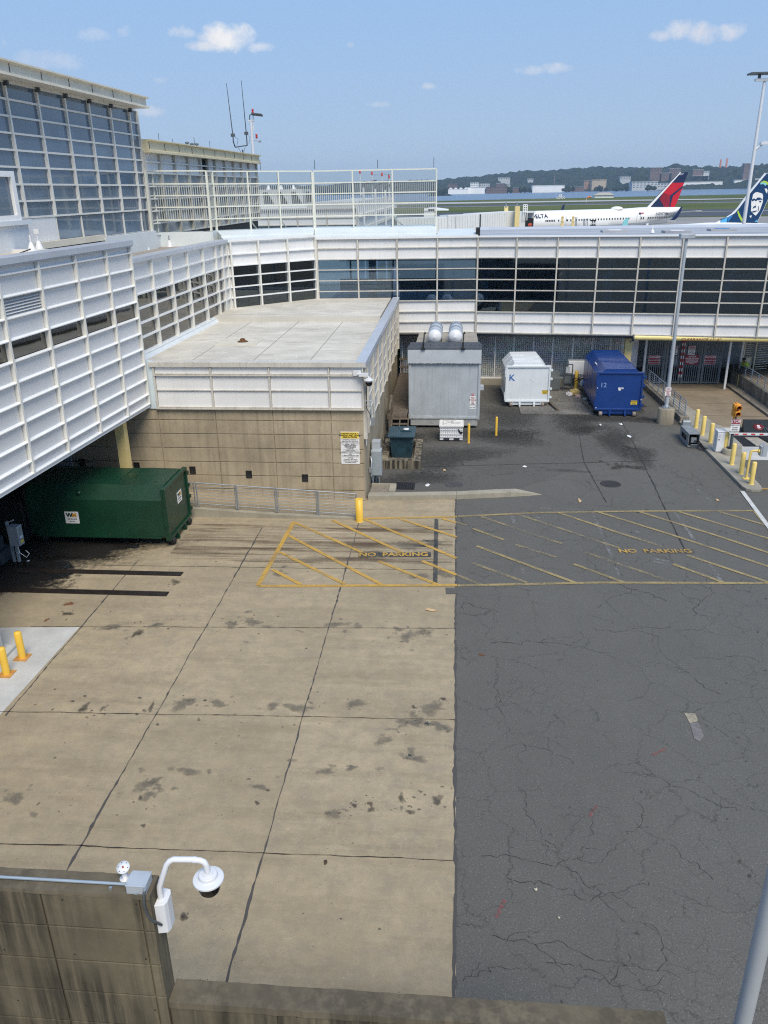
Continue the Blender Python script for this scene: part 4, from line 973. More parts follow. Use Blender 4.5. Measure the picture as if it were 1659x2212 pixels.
def screen_run(P0, P1, us, dz0=0, dz1=0):
    fx = Facade(P0, P1, (0, -1))
    dz = lambda u: dz0 + (dz1 - dz0) * u / fx.Ln
    for i, u in enumerate(us):
        mb = MB(); fx.box(mb, u - .042, u + .042, 9.6, zr[-1] + dz(u) - .04, -.06, .06); mb.build('post', M_screen, SC)
    for j, z in enumerate(zr):
        if j == 0: continue
        a = fx.p(us[0], z + dz(us[0])); b = fx.p(us[-1], z + dz(us[-1])); MB().bar(a, b, .08, .07).build('rail', M_screen, SC)
    for i in range(len(us) - 1):
        for j in range(len(zr) - 1):
            a0, a1 = zr[j] - (.1 if j == 0 else 0) , zr[j + 1]
            vs = [fx.p(us[i] + .05, a0 + dz(us[i])), fx.p(us[i + 1] - .05, a0 + dz(us[i + 1])), fx.p(us[i + 1] - .05, a1 + dz(us[i + 1])), fx.p(us[i] + .05, a1 + dz(us[i]))]
            o = MB().poly(vs).build('glass_pane', M_wired if 0 < j < 4 else M_clear, SC)
            at = o.data.attributes.new('run', 'FLOAT', 'POINT'); at.data.foreach_set('value', [us[i], us[i + 1], us[i + 1], us[i]])
    for i in range(1, len(us) - 1):
        a = fx.p(us[i], 10.4, -.06); b = fx.p(us[i] + .8, 9.7, -.9); MB().bar(a, b, .06, .06).build('brace', M_frame, SC)
def upos(fx, xs_):
    r = []
    for x in xs_:
        q = at_f(fx, x, 440); r.append((q - fx.o).dot(fx.e))
    return r
S0 = g(942, 485, 9.9); S1 = g(680, 489, 9.9); S2 = g(469, 497, 9.9); S3 = g(456, 499, 9.9); S4 = g(342, 501.6, 9.9)
fxc = Facade(S1.xy, S0.xy, (0, -1)); us_c = upos(fxc, [670, 763, 848]); us_c = [0.06] + us_c[1:] + [fxc.Ln]
fxb = Facade(S2.xy, S1.xy, (0, -1)); us_b = [0] + upos(fxb, [538, 604]) + [fxb.Ln - .06]
screen_run(S1.xy, S0.xy, us_c, 0, .02); screen_run(S2.xy, S1.xy, us_b, .02, 0); screen_run(S3.xy, S2.xy, [0.06, (S3 - S2).length - .06], .02, .02); screen_run(S4.xy, S3.xy, [0, (S4 - S3).length], .06, .03)
S5 = Vector((-16.9, S4.y - 1.5, 0)); S4b = Vector((S4.x, S4.y, 0))
screen_run(Vector((-17.0, 46.2)), S4.xy, [0, (Vector((-17.0, 46.2)) - S4.xy).length], .06, .06)
for a_, b_ in ((Vector((-17.05, 46.0)), S4.xy), (S4.xy, S3.xy), (S3.xy, S2.xy)):
    mb = MB(); fxp = Facade(a_, b_, (0, -1) if a_.y > 47 else (1, -.2)); fxp.box(mb, -.1, fxp.Ln + .1, 8.9, 9.88, -.5, .1); mb.build('screen_kerb', M_para, SC)
for x, lab in ((563, 'thin lightning rod at the end of the yellowed roof'), (680, 'thin lightning rod on the screen bend'), (816, 'thin lightning rod rising mid way along the glass screen'), (937, 'thin lightning rod at the right end of the glass screen')):
    rod(x, 372, 345 if x < 900 else 340, fxc, -.1, lab)
# small cone pitch pockets with stub posts on the wing roofs
cone = None
for (x, y, z, lab, box_) in ((70, 545, 10.0, 'white cone roof fitting with a grey stub, leftmost on the yellowed wing roof', 0), (86, 541, 10.0, 'white cone roof fitting with a small white box on its post', 1), (317, 540, 9.1, 'white cone roof fitting with a grey square plate beside the panelled block', 1), (367, 533, 9.1, 'white cone roof fitting with a grey stub near the turned corner', 0)):
    p = g(x, y, z)
    c_ = thing('roof_cone', lab, 'roof fitting', (p.x, p.y, z), 'white cone roof fittings')
    MB().lathe([(.19, 0), (.17, .04), (.05, .36), (.0001, .37)], p, 14).build('cone', M_whitep, c_)
    mb = MB().tube([p + Vector((0, 0, .33)), p + Vector((0, 0, .62))], .03)
    if box_: mb.box(p + Vector((0, 0, .70)), (.2, .08, .18))
    mb.build('stub', M_steel if y < 541 else M_whitep, c_)
mb = MB(); p, q = g(10, 552, 10.2), g(66, 538, 10.3); mb.tube([p, (p + q) / 2 - Vector((0, 0, .05)), q], .02); tag(mb.build('roof_cable', M_black), 'black cable lying across the yellowed wing roof to a cone', 'cable')

# ================================================================ things in the yard
def lthing(name, label, cat, loc, rz=0, group=None):
    o = thing(name, label, cat, loc, group); o.rotation_euler = (0, 0, rz); LOCS[o.name] = Vector((0, 0, 0)); return o

def bollard_mesh(root, h, r, mat, cap=True, plate_=False):
    MB().lathe([(r, 0), (r, h - (.05 if cap else .0))] + ([(r * .8, h - .015), (.001, h)] if cap else [(r * .97, h), (.001, h + .002)]), (0, 0, 0), 18).build('post', mat, root)
    if plate_: MB().bb(-.19, .19, -.19, .19, -.002, .02).build('base_plate', paint('rusty_yellow_plate', (.55, .28, .08), .6, .1, .25, 5), root)
    else: MB().lathe([(r + .012, 0), (r + .012, .012), (r - .01, .013)], (0, 0, 0), 18).build('base_collar', mat, root)

# ---- roll-off compactor containers
def container(label, loc, rz, L, W, zf, zs, zt, tw, mat, dark, door_h, boltside=1, group=None, wheels=True):
    r = lthing('compactor_container', label, 'compactor container', loc, rz, group)
    h = W / 2
    sec = [(-h, zf + .12), (-h + .12, zf), (h - .12, zf), (h, zf + .12), (h, zs), (tw, zt), (-tw, zt), (-h, zs)]
    mb = MB()
    # body with slightly dented roof: rings along the length
    n = 9; rings = []
    for k in range(n + 1):
        y = .10 + (L - .10) * k / n; s = 1 if k else 1
        ring = []
        for (x, z) in sec:
            dz = random.uniform(-.03, .012) if z > zs + .1 else 0
            ring.append((x, y, z + dz))
        rings.append(ring)
    vs = [p for ring in rings for p in ring]; m = len(sec)
    fs = [(a * m + k, a * m + (k + 1) % m, (a + 1) * m + (k + 1) % m, (a + 1) * m + k) for a in range(n) for k in range(m)]
    mb.add(vs, fs); mb.add(rings[-1], [tuple(range(m))]); mb.add(rings[0], [tuple(range(m - 1, -1, -1))])
    mb.build('body', mat, r)
    mb = MB()
    for y in (L * .36, L * .7): mb.prism([(x * 1.006, y, z + .004 if z > zs else z) for x, z in sec], (0, 0, 0), (0, .02, 0))
    mb.bb(-h - .03, -h, .3, L - .2, zf + .05, zf + .13); mb.bb(h, h + .03, .3, L - .2, zf + .05, zf + .13)
    mb.build('weld_seam', mat, r)
    d = MB(); d.bb(-h - .02, h + .02, 0.02, .06, zf - .02, door_h); d.build('door', mat, r)
    f = MB(); wf = .09
    f.bb(-h - .05, h + .05, -.05, .12, door_h - wf, door_h + .01); f.bb(-h - .05, h + .05, -.05, .12, zf - .04, zf + .07)
    f.bb(-h - .05, -h + .05, -.045, .115, zf + .07, door_h - wf); f.bb(h - .05, h + .05, -.045, .115, zf + .07, door_h - wf); f.build('door_frame', mat, r, .012)
    for z in (zf + .25, zf + .75, door_h - .75, door_h - .25):
        l = MB(); l.box((boltside * (h + .10), -.02, z), (.14, .10, .10)); l.tube([(boltside * (h + .12), -.02, z - .10), (boltside * (h + .12), -.02, z + .08)], .025); l.build('door_latch', mat, r)
    hg = MB()
    for z in (zf + .3, door_h - .4): hg.tube([(-boltside * (h + .07), 0, z - .25), (-boltside * (h + .07), 0, z + .25)], .03); hg.bb(-boltside * (h + .02), -boltside * (h + .10), -.03, .03, z - .05, z + .05)
    hg.build('hinge', mat, r)
    b = MB()
    for x in (-.42, .42): b.bb(x - .05, x + .05, .05, L - .2, zf - .20, zf); b.bb(x - .06, x + .06, -.06, .3, .10, zf)
    b.prism([(-h + .1, .0, zf - .05), (h - .1, .0, zf - .05), (h - .42, .0, zf - .22), (-h + .42, .0, zf - .22)], (0, .02, 0), (0, .10, 0))
    b.bb(-.85, .85, .04, .16, .12, .2); b.build('underframe', mat, r)
    for x in (-.42, .42):
        MB().prism([(x, -.10, .05), (x, -.10, .22), (x, .05, .26), (x, .1, .12), (x, 0, .03)], (-.045, 0, 0), (.045, 0, 0)).build('hook', mat, r)
    if wheels:
        for x in (-.92, .92):
            MB().lathe([(.03, -.09), (.135, -.09), (.145, -.07), (.145, .07), (.135, .09), (.03, .09)], (x, .02, .145), 18, (1, 0, 0)).build('wheel', dark, r)
            MB().box((x * .885, .05, .22), (.05, .16, .22)).build('wheel_bracket', mat, r)
        for x in (-.92, .92):
            MB().lathe([(.03, -.09), (.145, -.09), (.145, .09), (.03, .09)], (x, L - .3, .145), 14, (1, 0, 0)).build('wheel', dark, r)
    return r
M_wheel = paint('rusty_wheel_steel', (.26, .22, .19), .6, .2, .3, 8)
BL = container('blue roll-off compactor container marked 12, right of the white one', (9.2, 44.3, 0), radians(-1), 5.6, 2.42, .40, 2.28, 2.66, .80, M_blue, M_wheel, 2.50)
def face_at(h_, z): return lambda x, y, q=0.0: Vector((h_ + x, -.055 - q, z + y))
def flat(root, x, z, w_, h_, mat, name, y=.013, th=.006):
    return MB().bb(x - w_ / 2, x + w_ / 2, y - th, y, z - h_ / 2, z + h_ / 2).build(name, mat, root)
M_chalk = paint('pale_blue_marking', (.22, .33, .62), .6); M_bluepaint = paint('blue_marking', (.03, .13, .42), .5)
text('12', .36, M_chalk, BL, (-.88, .008, 1.76), X3, Z3, .004, 0, 'number_marking', 'CENTER', .002)
flat(BL, .08, 1.60, .28, .075, M_signw, 'sticker', .018); flat(BL, .02, 1.52, .13, .09, M_signw, 'sticker', .018)
text('1-800-4', .05, M_ink, BL, (.10, .010, 1.60), X3, Z3, 0, 0, 'sticker_lettering')
def warn(root, x, z):
    flat(root, x, z, .34, .23, M_signy, 'warning_sticker', .018); flat(root, x, z + .075, .31, .06, M_ink, 'warning_header', .010, .004)
    text('WARNING', .06, M_signy, root, (x, .004, z + .075), X3, Z3, .001, 0, 'warning_lettering')
    for k in range(3): flat(root, x, z - .005 - k * .04, .28 - .03 * k, .014, M_ink, 'warning_line', .010, .004)
warn(BL, .86, .80)
for (x, z) in ((-1.20, 1.62), (1.22, .98), (-1.19, .50)): flat(BL, x, z, .05, .05, M_signw, 'reflector', -.05)
mb = MB(); mb.box((-1.02, 2.3, 2.52), (.05, .30, .10), Matrix.Rotation(-.8, 3, 'Y')); mb.build('white_tag', M_signw, BL)
WC = container('white roll-off compactor container marked K, between trailer box and blue container', (4.36, 46.3, 0), radians(1.2), 3.7, 2.48, .34, 2.05, 2.56, .80, M_whitec, M_wheel, 2.42)
text('K', .52, M_bluepaint, WC, (-.93, .008, 1.72), X3, Z3, .006, 0, 'letter_marking')
flat(WC, .20, 1.62, .26, .05, M_signw, 'sticker', .018); flat(WC, .28, 1.57, .14, .10, M_signw, 'sticker', .018); text('D-1', .05, M_ink, WC, (.18, .010, 1.63), X3, Z3, 0, 0, 'sticker_lettering'); warn(WC, 1.02, .88)
GR = container('dark green roll-off compactor container with white stickers, under the panelled wing', (-10.15, 26.92, 0), radians(90), 5.2, 2.42, .30, 1.82, 2.32, .92, M_green, M_black, 2.26, 1)
def wm(root, org, right, up, s):
    at = sign_board(root, org, right, up, .52 * s, .46 * s, M_signw, 'sticker_board', .006)
    text('W', .20 * s, M_green, root, at(-.085 * s, .09 * s), right, up, .012, 0, 'sticker_letter', 'CENTER', .001, 1.15); text('M', .20 * s, paint('gold_lettering', (.70, .33, .02), .5), root, at(.095 * s, .09 * s), right, up, .012, 0, 'sticker_letter', 'CENTER', .001, 1.15)
    text('800 834 5605', .062 * s, M_ink, root, at(0, -.06 * s), right, up, .001, 0, 'sticker_phone'); text('wm.com', .055 * s, M_ink, root, at(0, -.15 * s), right, up, .001, 0, 'sticker_web')
wm(GR, (-1.225, 3.55, 1.12), (0, -1, 0), Z3, 1.0)
wm(GR, (.30, .012, 1.42), X3, Z3, .95)
MB().lathe([(.09, 0), (.09, .03), (.05, .06), (.001, .065)], (-1.12, 3.2, 2.05), 12, (-.8, 0, .6)).build('filler_cap', M_green, GR)
# dark packer behind the green container
PK = thing('compactor_packer', 'black stationary packer machine in the shade at the far left end of the green container', 'packer', (-17.5, 26.9, 0))
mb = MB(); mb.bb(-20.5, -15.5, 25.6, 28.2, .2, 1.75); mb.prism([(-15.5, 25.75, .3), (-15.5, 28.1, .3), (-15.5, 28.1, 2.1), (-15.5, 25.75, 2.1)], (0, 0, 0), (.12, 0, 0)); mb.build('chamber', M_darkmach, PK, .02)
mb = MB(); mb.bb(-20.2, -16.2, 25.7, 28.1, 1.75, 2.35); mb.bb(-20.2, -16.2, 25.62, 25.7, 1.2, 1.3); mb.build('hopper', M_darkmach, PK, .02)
mb = MB(); 
for x in (-20, -18, -16): mb.bb(x - .1, x + .1, 25.6, 28.2, 0, .2)
mb.build('skid', M_darkmach, PK)
CB = thing('control_cabinet', 'grey control box with stickers on a steel post left of the green container', 'control box', (-14.95, 24.25, 0))
mb = MB(); mb.bb(-15.35, -15.27, 24.2, 24.28, 0, 1.55); mb.bb(-15.18, -15.10, 24.2, 24.28, 0, 1.3); mb.bar((-15.3, 24.24, 1.5), (-15.05, 24.24, 1.6), .04, .04); mb.build('post', M_lightgrey, CB)
MB().bb(-15.22, -14.86, 24.02, 24.34, .70, 1.42).build('cabinet', M_lightgrey, CB, .012)
mb = MB(); mb.bb(-14.862, -14.852, 24.06, 24.30, .76, 1.36); mb.build('door', paint('dull_grey_door', (.30, .33, .34), .5, 0, .2, 6), CB)
for (z, m_) in ((1.0, M_signw), (.84, M_signy)): MB().bb(-14.853, -14.848, 24.1, 24.27, z - .05, z + .05).build('sticker', m_, CB)
MB().tube([(-15.0, 24.1, .7), (-14.95, 24.05, .45), (-14.7, 24.0, .30), (-14.6, 24.05, .42), (-14.75, 24.1, .52)], .014).build('cable_loop', M_signw, CB)
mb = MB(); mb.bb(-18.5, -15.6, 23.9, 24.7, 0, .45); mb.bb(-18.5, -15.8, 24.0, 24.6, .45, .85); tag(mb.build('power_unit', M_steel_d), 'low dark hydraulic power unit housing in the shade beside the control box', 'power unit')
# yellow steel column under the wing
CL = thing('steel_column', 'cream yellow steel I column between the panelled wing and the ground', 'column', (-12.85, 29.0, 0))
mb = MB(); mb.bb(-13.03, -12.67, 28.83, 28.86, 0, 4); mb.bb(-13.03, -12.67, 29.14, 29.17, 0, 4); mb.bb(-12.86, -12.84, 28.86, 29.14, 0, 4); mb.bb(-12.695, -12.67, 28.86, 29.14, 0, 4)
mb.build('flanges', M_yellow_c, CL); MB().bb(-13.1, -12.6, 28.75, 29.25, 0, .03).build('foot_plate', M_yellow_c, CL)
# white notice behind the green container
NB = thing('dock_door', 'white door with a notice, deep in the shade behind the green container', 'door', (-16.4, 30.6, 0)); MB().bb(-16.9, -15.9, 30.58, 30.64, .3, 2.5).build('door_leaf', M_lightgrey, NB); MB().bb(-16.65, -16.15, 30.56, 30.575, 1.7, 2.25).build('notice', M_signw, NB)
for k in range(5): MB().bb(-16.6, -16.2, 30.553, 30.558, 1.8 + k * .09, 1.83 + k * .09).build('notice_line', M_ink, NB)

# ---- ramp along the dock wall with its low kerb and railings
KW = thing('ramp_kerb', 'low concrete kerb wall of the ramp in front of the dock wall', 'kerb wall', (-8, 29, 0))
mb = MB(); mb.prism([(-16, 28.62, 0), (-3.66, 28.62, 0), (-3.66, 28.62, .06), (-6.98, 28.62, .16), (-10.15, 28.62, .36), (-16, 28.62, .78)], (0, 0, 0), (0, .32, 0)); mb.build('kerb', M_curb, KW)
mb = MB(); mb.prism([(-16, 28.94, 0), (-3.66, 28.94, 0), (-3.66, 28.94, .02), (-6.98, 28.94, .11), (-10.15, 28.94, .30), (-16, 28.94, .70)], (0, 0, 0), (0, 1.73, 0)); mb.build('ramp_slab', M_yard, KW)
def ramp_z(x): return max(.03, .03 + (-(x) - 3.7) * .058 - max(0, 6.4 + x) * 0)
def railing(label, x0, x1, y):
    r = thing('ramp_railing', label, 'railing', (x0, y, ramp_z(x0)), 'railing panels on the ramp kerb')
    z0, z1 = ramp_z(x0) + .03, ramp_z(x1) + .03
    for x, z in ((x0, z0), (x1, z1)):
        MB().tube([(x, y, z - .03), (x, y, z + .98)], .030, 8).build('post', M_steel, r)
    MB().tube([(x0, y, z0 + .97), (x1, y, z1 + .97)], .026, 8).build('top_rail', M_steel, r)
    for k in range(7):
        h_ = .10 + k * .125; MB().tube([(x0, y, z0 + h_), (x1, y, z1 + h_)], .012 if k else .02, 6).build('rail', M_steel, r)
for (x0, x1, lab) in ((-11.8, -10.12, 'grey pipe railing panel partly behind the green container door'), (-10.02, -8.47, 'grey pipe railing panel just right of the green container'), (-8.40, -6.88, 'grey pipe railing panel, middle one of the row on the ramp kerb'),
                      (-6.80, -5.24, 'grey pipe railing panel second from the thick yellow bollard'), (-5.17, -3.68, 'grey pipe railing panel next to the thick yellow bollard')):
    railing(lab, x0, x1, 28.78)
RK = thing('ramp_railing', 'dark railing on the ramp, above and behind the green container', 'railing', (-15, 29.2, .5))
for x in (-17.5, -15.6, -14.2): MB().tube([(x, 29.0, .5), (x, 29.0, 2.15)], .03).build('post', M_steel_d, RK)
for k in range(5): MB().tube([(-17.5, 29.0, 1.3 + k * .21), (-14.2, 29.0, 1.3 + k * .21)], .02).build('rail', M_steel_d, RK)
WLs = [(-15.47, 1.54), (-13.12, 1.42), (-10.74, 1.27), (-8.36, 1.12), (-6.01, .99)]
for i, (x, z) in enumerate(WLs):
    r = thing('step_light', ['black recessed wall light farthest left, in the shade left of the yellow column', 'black recessed wall light just right of the yellow column', 'black recessed wall light above the green container door corner', 'black recessed wall light, second from the notice board side', 'black recessed wall light nearest the loading dock notice'][i], 'wall light', (x, 30.66, z), 'recessed lights in the dock wall')
    mb = MB(); mb.bb(x - .125, x + .125, 30.63, 30.66, z + .12, z + .155); mb.bb(x - .125, x + .125, 30.63, 30.66, z - .155, z - .12); mb.bb(x - .125, x - .095, 30.63, 30.66, z - .12, z + .12); mb.bb(x + .095, x + .125, 30.63, 30.66, z - .12, z + .12); mb.build('frame', M_black, r)
    MB().bb(x - .095, x + .095, 30.650, 30.656, z - .12, z + .12).build('recess', M_black, r)
    MB().prism([(x - .09, 30.648, z - .11), (x - .09, 30.632, z - .11), (x - .09, 30.648, z - .05)], (0, 0, 0), (.18, 0, 0)).build('lens', M_black, r)
# loading dock notice
LS = thing('dock_notice', 'tall yellow and white loading dock regulations notice on the concrete wall', 'sign', (-4.09, 30.66, 1.63))
at = sign_board(LS, (-4.09, 30.655, 2.305), X3, Z3, .76, 1.36, M_signw, 'sign_board', .02)
plate(LS, at, 0, .53, .72, .26, M_signy, X3, Z3)
for (s, z, h_) in (('LOADING DOCK 11', .61, .085), ('PARKING AND USAGE', .53, .085), ('REGULATIONS', .455, .085)): text(s, h_, M_ink, LS, at(0, z, .005), X3, Z3, .003, 0, 'heading_lettering')
for (s, z, h_) in (('LOADING DOCK 11', .345, .075), ('OPERATING DAYS AND HOURS', .27, .047), ('FREIGHT SUBJECT TO CURBSIDE PICK-UP', .215, .042), ('ENTRANCE        EXIT ONLY', .165, .03), ('COMMERCIAL VEHICLE MAXIMUM', .105, .034), ('PARKING TIME LIMIT 30 MINUTES', .07, .03), ('1. 15 MINUTES WHILE UNLOADING', .035, .03), ('2. NO IDLING ENGINES', 0, .03), ('3. LOADING ONLY', -.035, .03), ('FAILURE TO COMPLY MAY RESULT IN A FINE', -.08, .03), ('VEHICLES WILL BE TOWED', -.115, .03),
                   ('COMMERCIAL VEHICLE PARKING', -.205, .058), ('ONLY', -.265, .055), ('15 MINUTE PARKING LIMIT', -.325, .058), ('NOTICE', -.425, .06), ('Temporary After Hours', -.49, .058), ('Parking Permits Available', -.55, .058), ('At Loading Dock 8', -.61, .058)):
    text(s, h_, M_ink, LS, at(0, z), X3, Z3, .001, 0, 'notice_lettering')
for z in (.14, -.15, -.375): plate(LS, at, 0, z, .70, .008, M_ink, X3, Z3, 'divider')
SW = MB().prism([(-3.515, 31.3, 2.2), (-3.515, 31.55, 2.2), (-3.515, 31.55, 3.0), (-3.515, 31.3, 3.0)], (0, 0, 0), (.02, 0, 0)).build('side_notice', M_signw); tag(SW, 'narrow white notice on the side wall just round the dock corner', 'sign')

# dome camera at the dock corner
def dome_camera(root, c, s=1.0):
    c = Vector(c)
    MB().lathe([(r * s, z * s) for r, z in [(.03, .105), (.060, .105), (.064, .088), (.105, .083), (.112, .078), (.120, .040), (.128, .034), (.185, .020), (.192, .012), (.192, -.010), (.180, -.014), (.001, -.015)]], c, 40, smooth=False).build('sun_shield', paint('white_enamel', (.66, .67, .69), .35, 0, .03, 3), root)
    MB().lathe([(r * s, z * s) for r, z in [(.145, -.015), (.145, -.06)]], c, 28).build('collar', M_whitep, root)
    MB().lathe([(r * s, z * s) for r, z in [(.138, -.06), (.138, -.13), (.125, -.18), (.09, -.222), (.045, -.243), (.001, -.25)]], c, 28).build('dome', M_blackgloss, root)
DC = thing('corner_camera', 'white dome security camera on the upper corner of the dock block', 'security camera', (-3.3, 30.5, 5.0))
mb = MB(); mb.bb(-3.85, -3.55, 30.46, 30.55, 5.30, 5.50); mb.tube([(-3.7, 30.48, 5.36), (-3.32, 30.4, 5.36), (-3.26, 30.38, 5.25)], .045, 8); mb.bb(-3.62, -3.25, 30.30, 30.46, 5.30, 5.42); mb.build('mount', M_whitep, DC)
dome_camera(DC, (-3.24, 30.36, 5.16))
MB().tube([(-3.24, 30.4, 5.1), (-3.34, 30.55, 4.9), (-3.38, 30.56, 4.0), (-3.25, 30.56, 3.75), (-3.2, 30.58, 3.5)], .016).build('cable', M_black, DC)
CO = thing('wall_conduit', 'grey conduit elbows and small boxes at the dock corner below the camera', 'conduit', (-3.4, 30.5, 3.6))
mb = MB().tube([(-3.45, 30.56, 4.3), (-3.1, 30.56, 4.3), (-3.08, 30.56, 3.5)], .022); mb.tube([(-3.46, 30.55, 4.1), (-3.2, 30.56, 4.15), (-3.2, 30.56, 3.55)], .02); mb.bb(-3.2, -3.05, 30.5, 30.6, 3.3, 3.6); mb.tube([(-3.5, 30.6, 3.96), (-6.0, 30.6, 3.98), (-8, 30.6, 3.98)], .02); mb.build('pipes', M_steel, CO)
# electrical cabinet and the drain corner
EC = thing('electrical_cabinet', 'grey electrical cabinet on legs against the dock side wall', 'cabinet', (-3.2, 32.9, 0))
MB().bb(-3.46, -3.02, 32.65, 33.15, .42, 1.55).build('cabinet', M_lightgrey, EC, .015); MB().bb(-3.44, -3.08, 32.9, 33.3, 1.55, 1.9).build('upper_box', M_lightgrey, EC, .012)
MB().bb(-3.44, -3.04, 32.635, 32.648, .46, 1.51).build('door', paint('blue_grey_door', (.33, .38, .42), .45, .1, .1, 3), EC)
mb = MB()
for x in (-3.4, -3.12): mb.bb(x - .03, x + .03, 32.7, 32.76, 0, .42)
mb.tube([(-3.3, 33, .42), (-3.3, 33, 0)], .03); mb.build('leg', M_steel, EC)
mb = MB().tube([(-3.46, 32.5, 1.35), (-3.40, 32.3, 1.2), (-3.42, 32.25, .9), (-3.42, 32.2, .55)], .04); mb.bb(-3.5, -3.38, 32.1, 32.25, .75, .95); mb.build('conduit', M_steel, EC)
# kerbs by the drain
CU = thing('yard_kerb', 'long low concrete kerb separating the bin area from the yard', 'kerb', (0, 31.2, 0))
mb = MB()
pts = [(-3.42, 30.72), (.26, 31.03), (2.5, 31.42), (3.8, 31.72)]; back = [(-3.42, 31.15), (.24, 31.45), (2.0, 31.78), (2.74, 31.95)]
for i in range(3):
    a, b = Vector((*pts[i], 0)), Vector((*pts[i + 1], 0)); c_, d_ = Vector((*back[i + 1], 0)), Vector((*back[i], 0)); hh = .20 if i < 2 else None
    if i < 2: mb.prism([a, b - (b - a).normalized() * .012, c_ - (b - a).normalized() * .012, d_], (0, 0, 0), (0, 0, .20))
    else:
        vs = [a, b, c_, d_, a + Vector((0, .03, .20)), b + Vector((0, .02, .02)), c_ + Vector((0, 0, .17)), d_ + Vector((0, 0, .20))]
        mb.add(vs, [(3, 2, 1, 0), (4, 5, 6, 7), (0, 1, 5, 4), (1, 2, 6, 5), (2, 3, 7, 6), (3, 0, 4, 7)])
mb.bb(-3.42, -2.36, 31.6 + .7, 32.42, 0, .16); mb.bb(-2.62, -2.34, 31.42, 32.3, 0, .17); mb.build('kerb_stones', M_curb, CU)
MB().bb(-3.42, -2.62, 31.2, 32.3, 0, .08).build('gravel_bed', paint('gravel_dirt', (.24, .21, .17), .95, 0, .4, 14), CU)
GT = thing('drain_grate', 'black rectangular storm drain grate near the dock corner', 'drain grate', (-1.95, 32.5, 0))
mb = MB()
for k in range(9): mb.bb(-2.36 + k * .095 - .022, -2.36 + k * .095 + .022, 32.12, 32.92, .012, .035)
for k in range(7): mb.bb(-2.38, -1.58, 32.12 + k * .132 - .02, 32.12 + k * .132 + .02, .010, .030)
mb.build('bars', paint('cast_iron', (.03, .03, .032), .6, .4), GT); MB().bb(-2.40, -1.56, 32.08, 32.96, .0, .0105).build('pit', M_black, GT)
def manhole(x, y, r, lab, col_):
    t_ = thing('manhole_cover', lab, 'manhole', (x, y, 0), 'manhole covers in the asphalt')
    MB().lathe([(r, 0), (r, .012), (r - .05, .016), (r - .055, .012), (.001, .0125)], (x, y, .004), 28).build('rim', col_, t_)
    mb = MB()
    for k in range(-5, 6):
        hw = sqrt(max(.01, (r - .1) ** 2 - (k * .075) ** 2)) if abs(k * .075) < r - .1 else 0
        if hw: mb.bb(x - hw, x + hw, y + k * .075 - .018, y + k * .075 + .018, .016, .022)
    mb.build('cover_ribs', col_, t_)
manhole(.15, 32.8, .40, 'oval looking ribbed iron manhole cover behind the long kerb', paint('old_iron', (.085, .083, .08), .6, .2, .3, 6))
manhole(6.9, 33.15, .44, 'dark round manhole cover in the open asphalt in front of the blue container', paint('dark_iron', (.050, .046, .044), .6, .2, .3, 6))
# bin on its concrete surround
BP = thing('bin_surround', 'sooty concrete kerbed square pit around the dark blue bin', 'concrete surround', (-2.3, 36.6, 0))
M_soot = concrete('sooty_concrete', (.30, .26, .19), .5, black=.9, dark=(.02, .02, .02))
mb = MB(); mb.bb(-3.30, -1.42, 34.8, 35.25, 0, .40); mb.bb(-3.30, -1.42, 37.9, 38.3, 0, .40); mb.bb(-3.30, -2.95, 35.25, 37.9, 0, .40); mb.bb(-1.75, -1.42, 35.25, 37.9, 0, .40); mb.build('kerb_walls', M_soot, BP)
MB().bb(-2.95, -1.75, 35.25, 37.9, 0, .06).build('pit_floor', M_soot, BP)
BN = thing('grease_bin', 'dark blue steel bin with overhanging lid standing in the sooty concrete surround', 'bin', (-2.36, 36.5, .06))
mb = MB(); z0, z1 = .06, 1.18
vs = [(-2.83, 36.12, z0), (-1.9, 36.12, z0), (-1.9, 37.25, z0), (-2.83, 37.25, z0), (-2.92, 36.0, z1), (-1.8, 36.0, z1), (-1.8, 37.3, z1), (-2.92, 37.3, z1)]
mb.add(vs, [(3, 2, 1, 0), (4, 5, 6, 7), (0, 1, 5, 4), (1, 2, 6, 5), (2, 3, 7, 6), (3, 0, 4, 7)]); mb.build('bin_body', M_bin, BN, .02)
MB().prism([(-3.0, 35.85, 1.18), (-1.72, 35.85, 1.18), (-1.72, 37.4, 1.24), (-3.0, 37.4, 1.24)], (0, 0, 0), (0, 0, .07)).build('lid', M_bin, BN, .012)
MB().bb(-2.45, -1.92, 36.6, 37.1, 1.28, 1.33).build('hatch', M_bin, BN, .01); MB().lathe([(.14, 0), (.13, .015), (.001, .02)], (-2.18, 36.85, 1.33), 14).build('white_rag', M_signw, BN)
for x in (-2.86, -1.86): MB().bb(x - .04, x + .04, 35.96, 36.02, .9, 1.1).build('lifting_lug', M_bin, BN)
SB = MB().bb(-3.4, -2.98, 38.6, 39.1, 0, .42).build('small_black_box', M_black, None, .03); tag(SB, 'small black plastic box on the ground behind the dark blue bin', 'box')
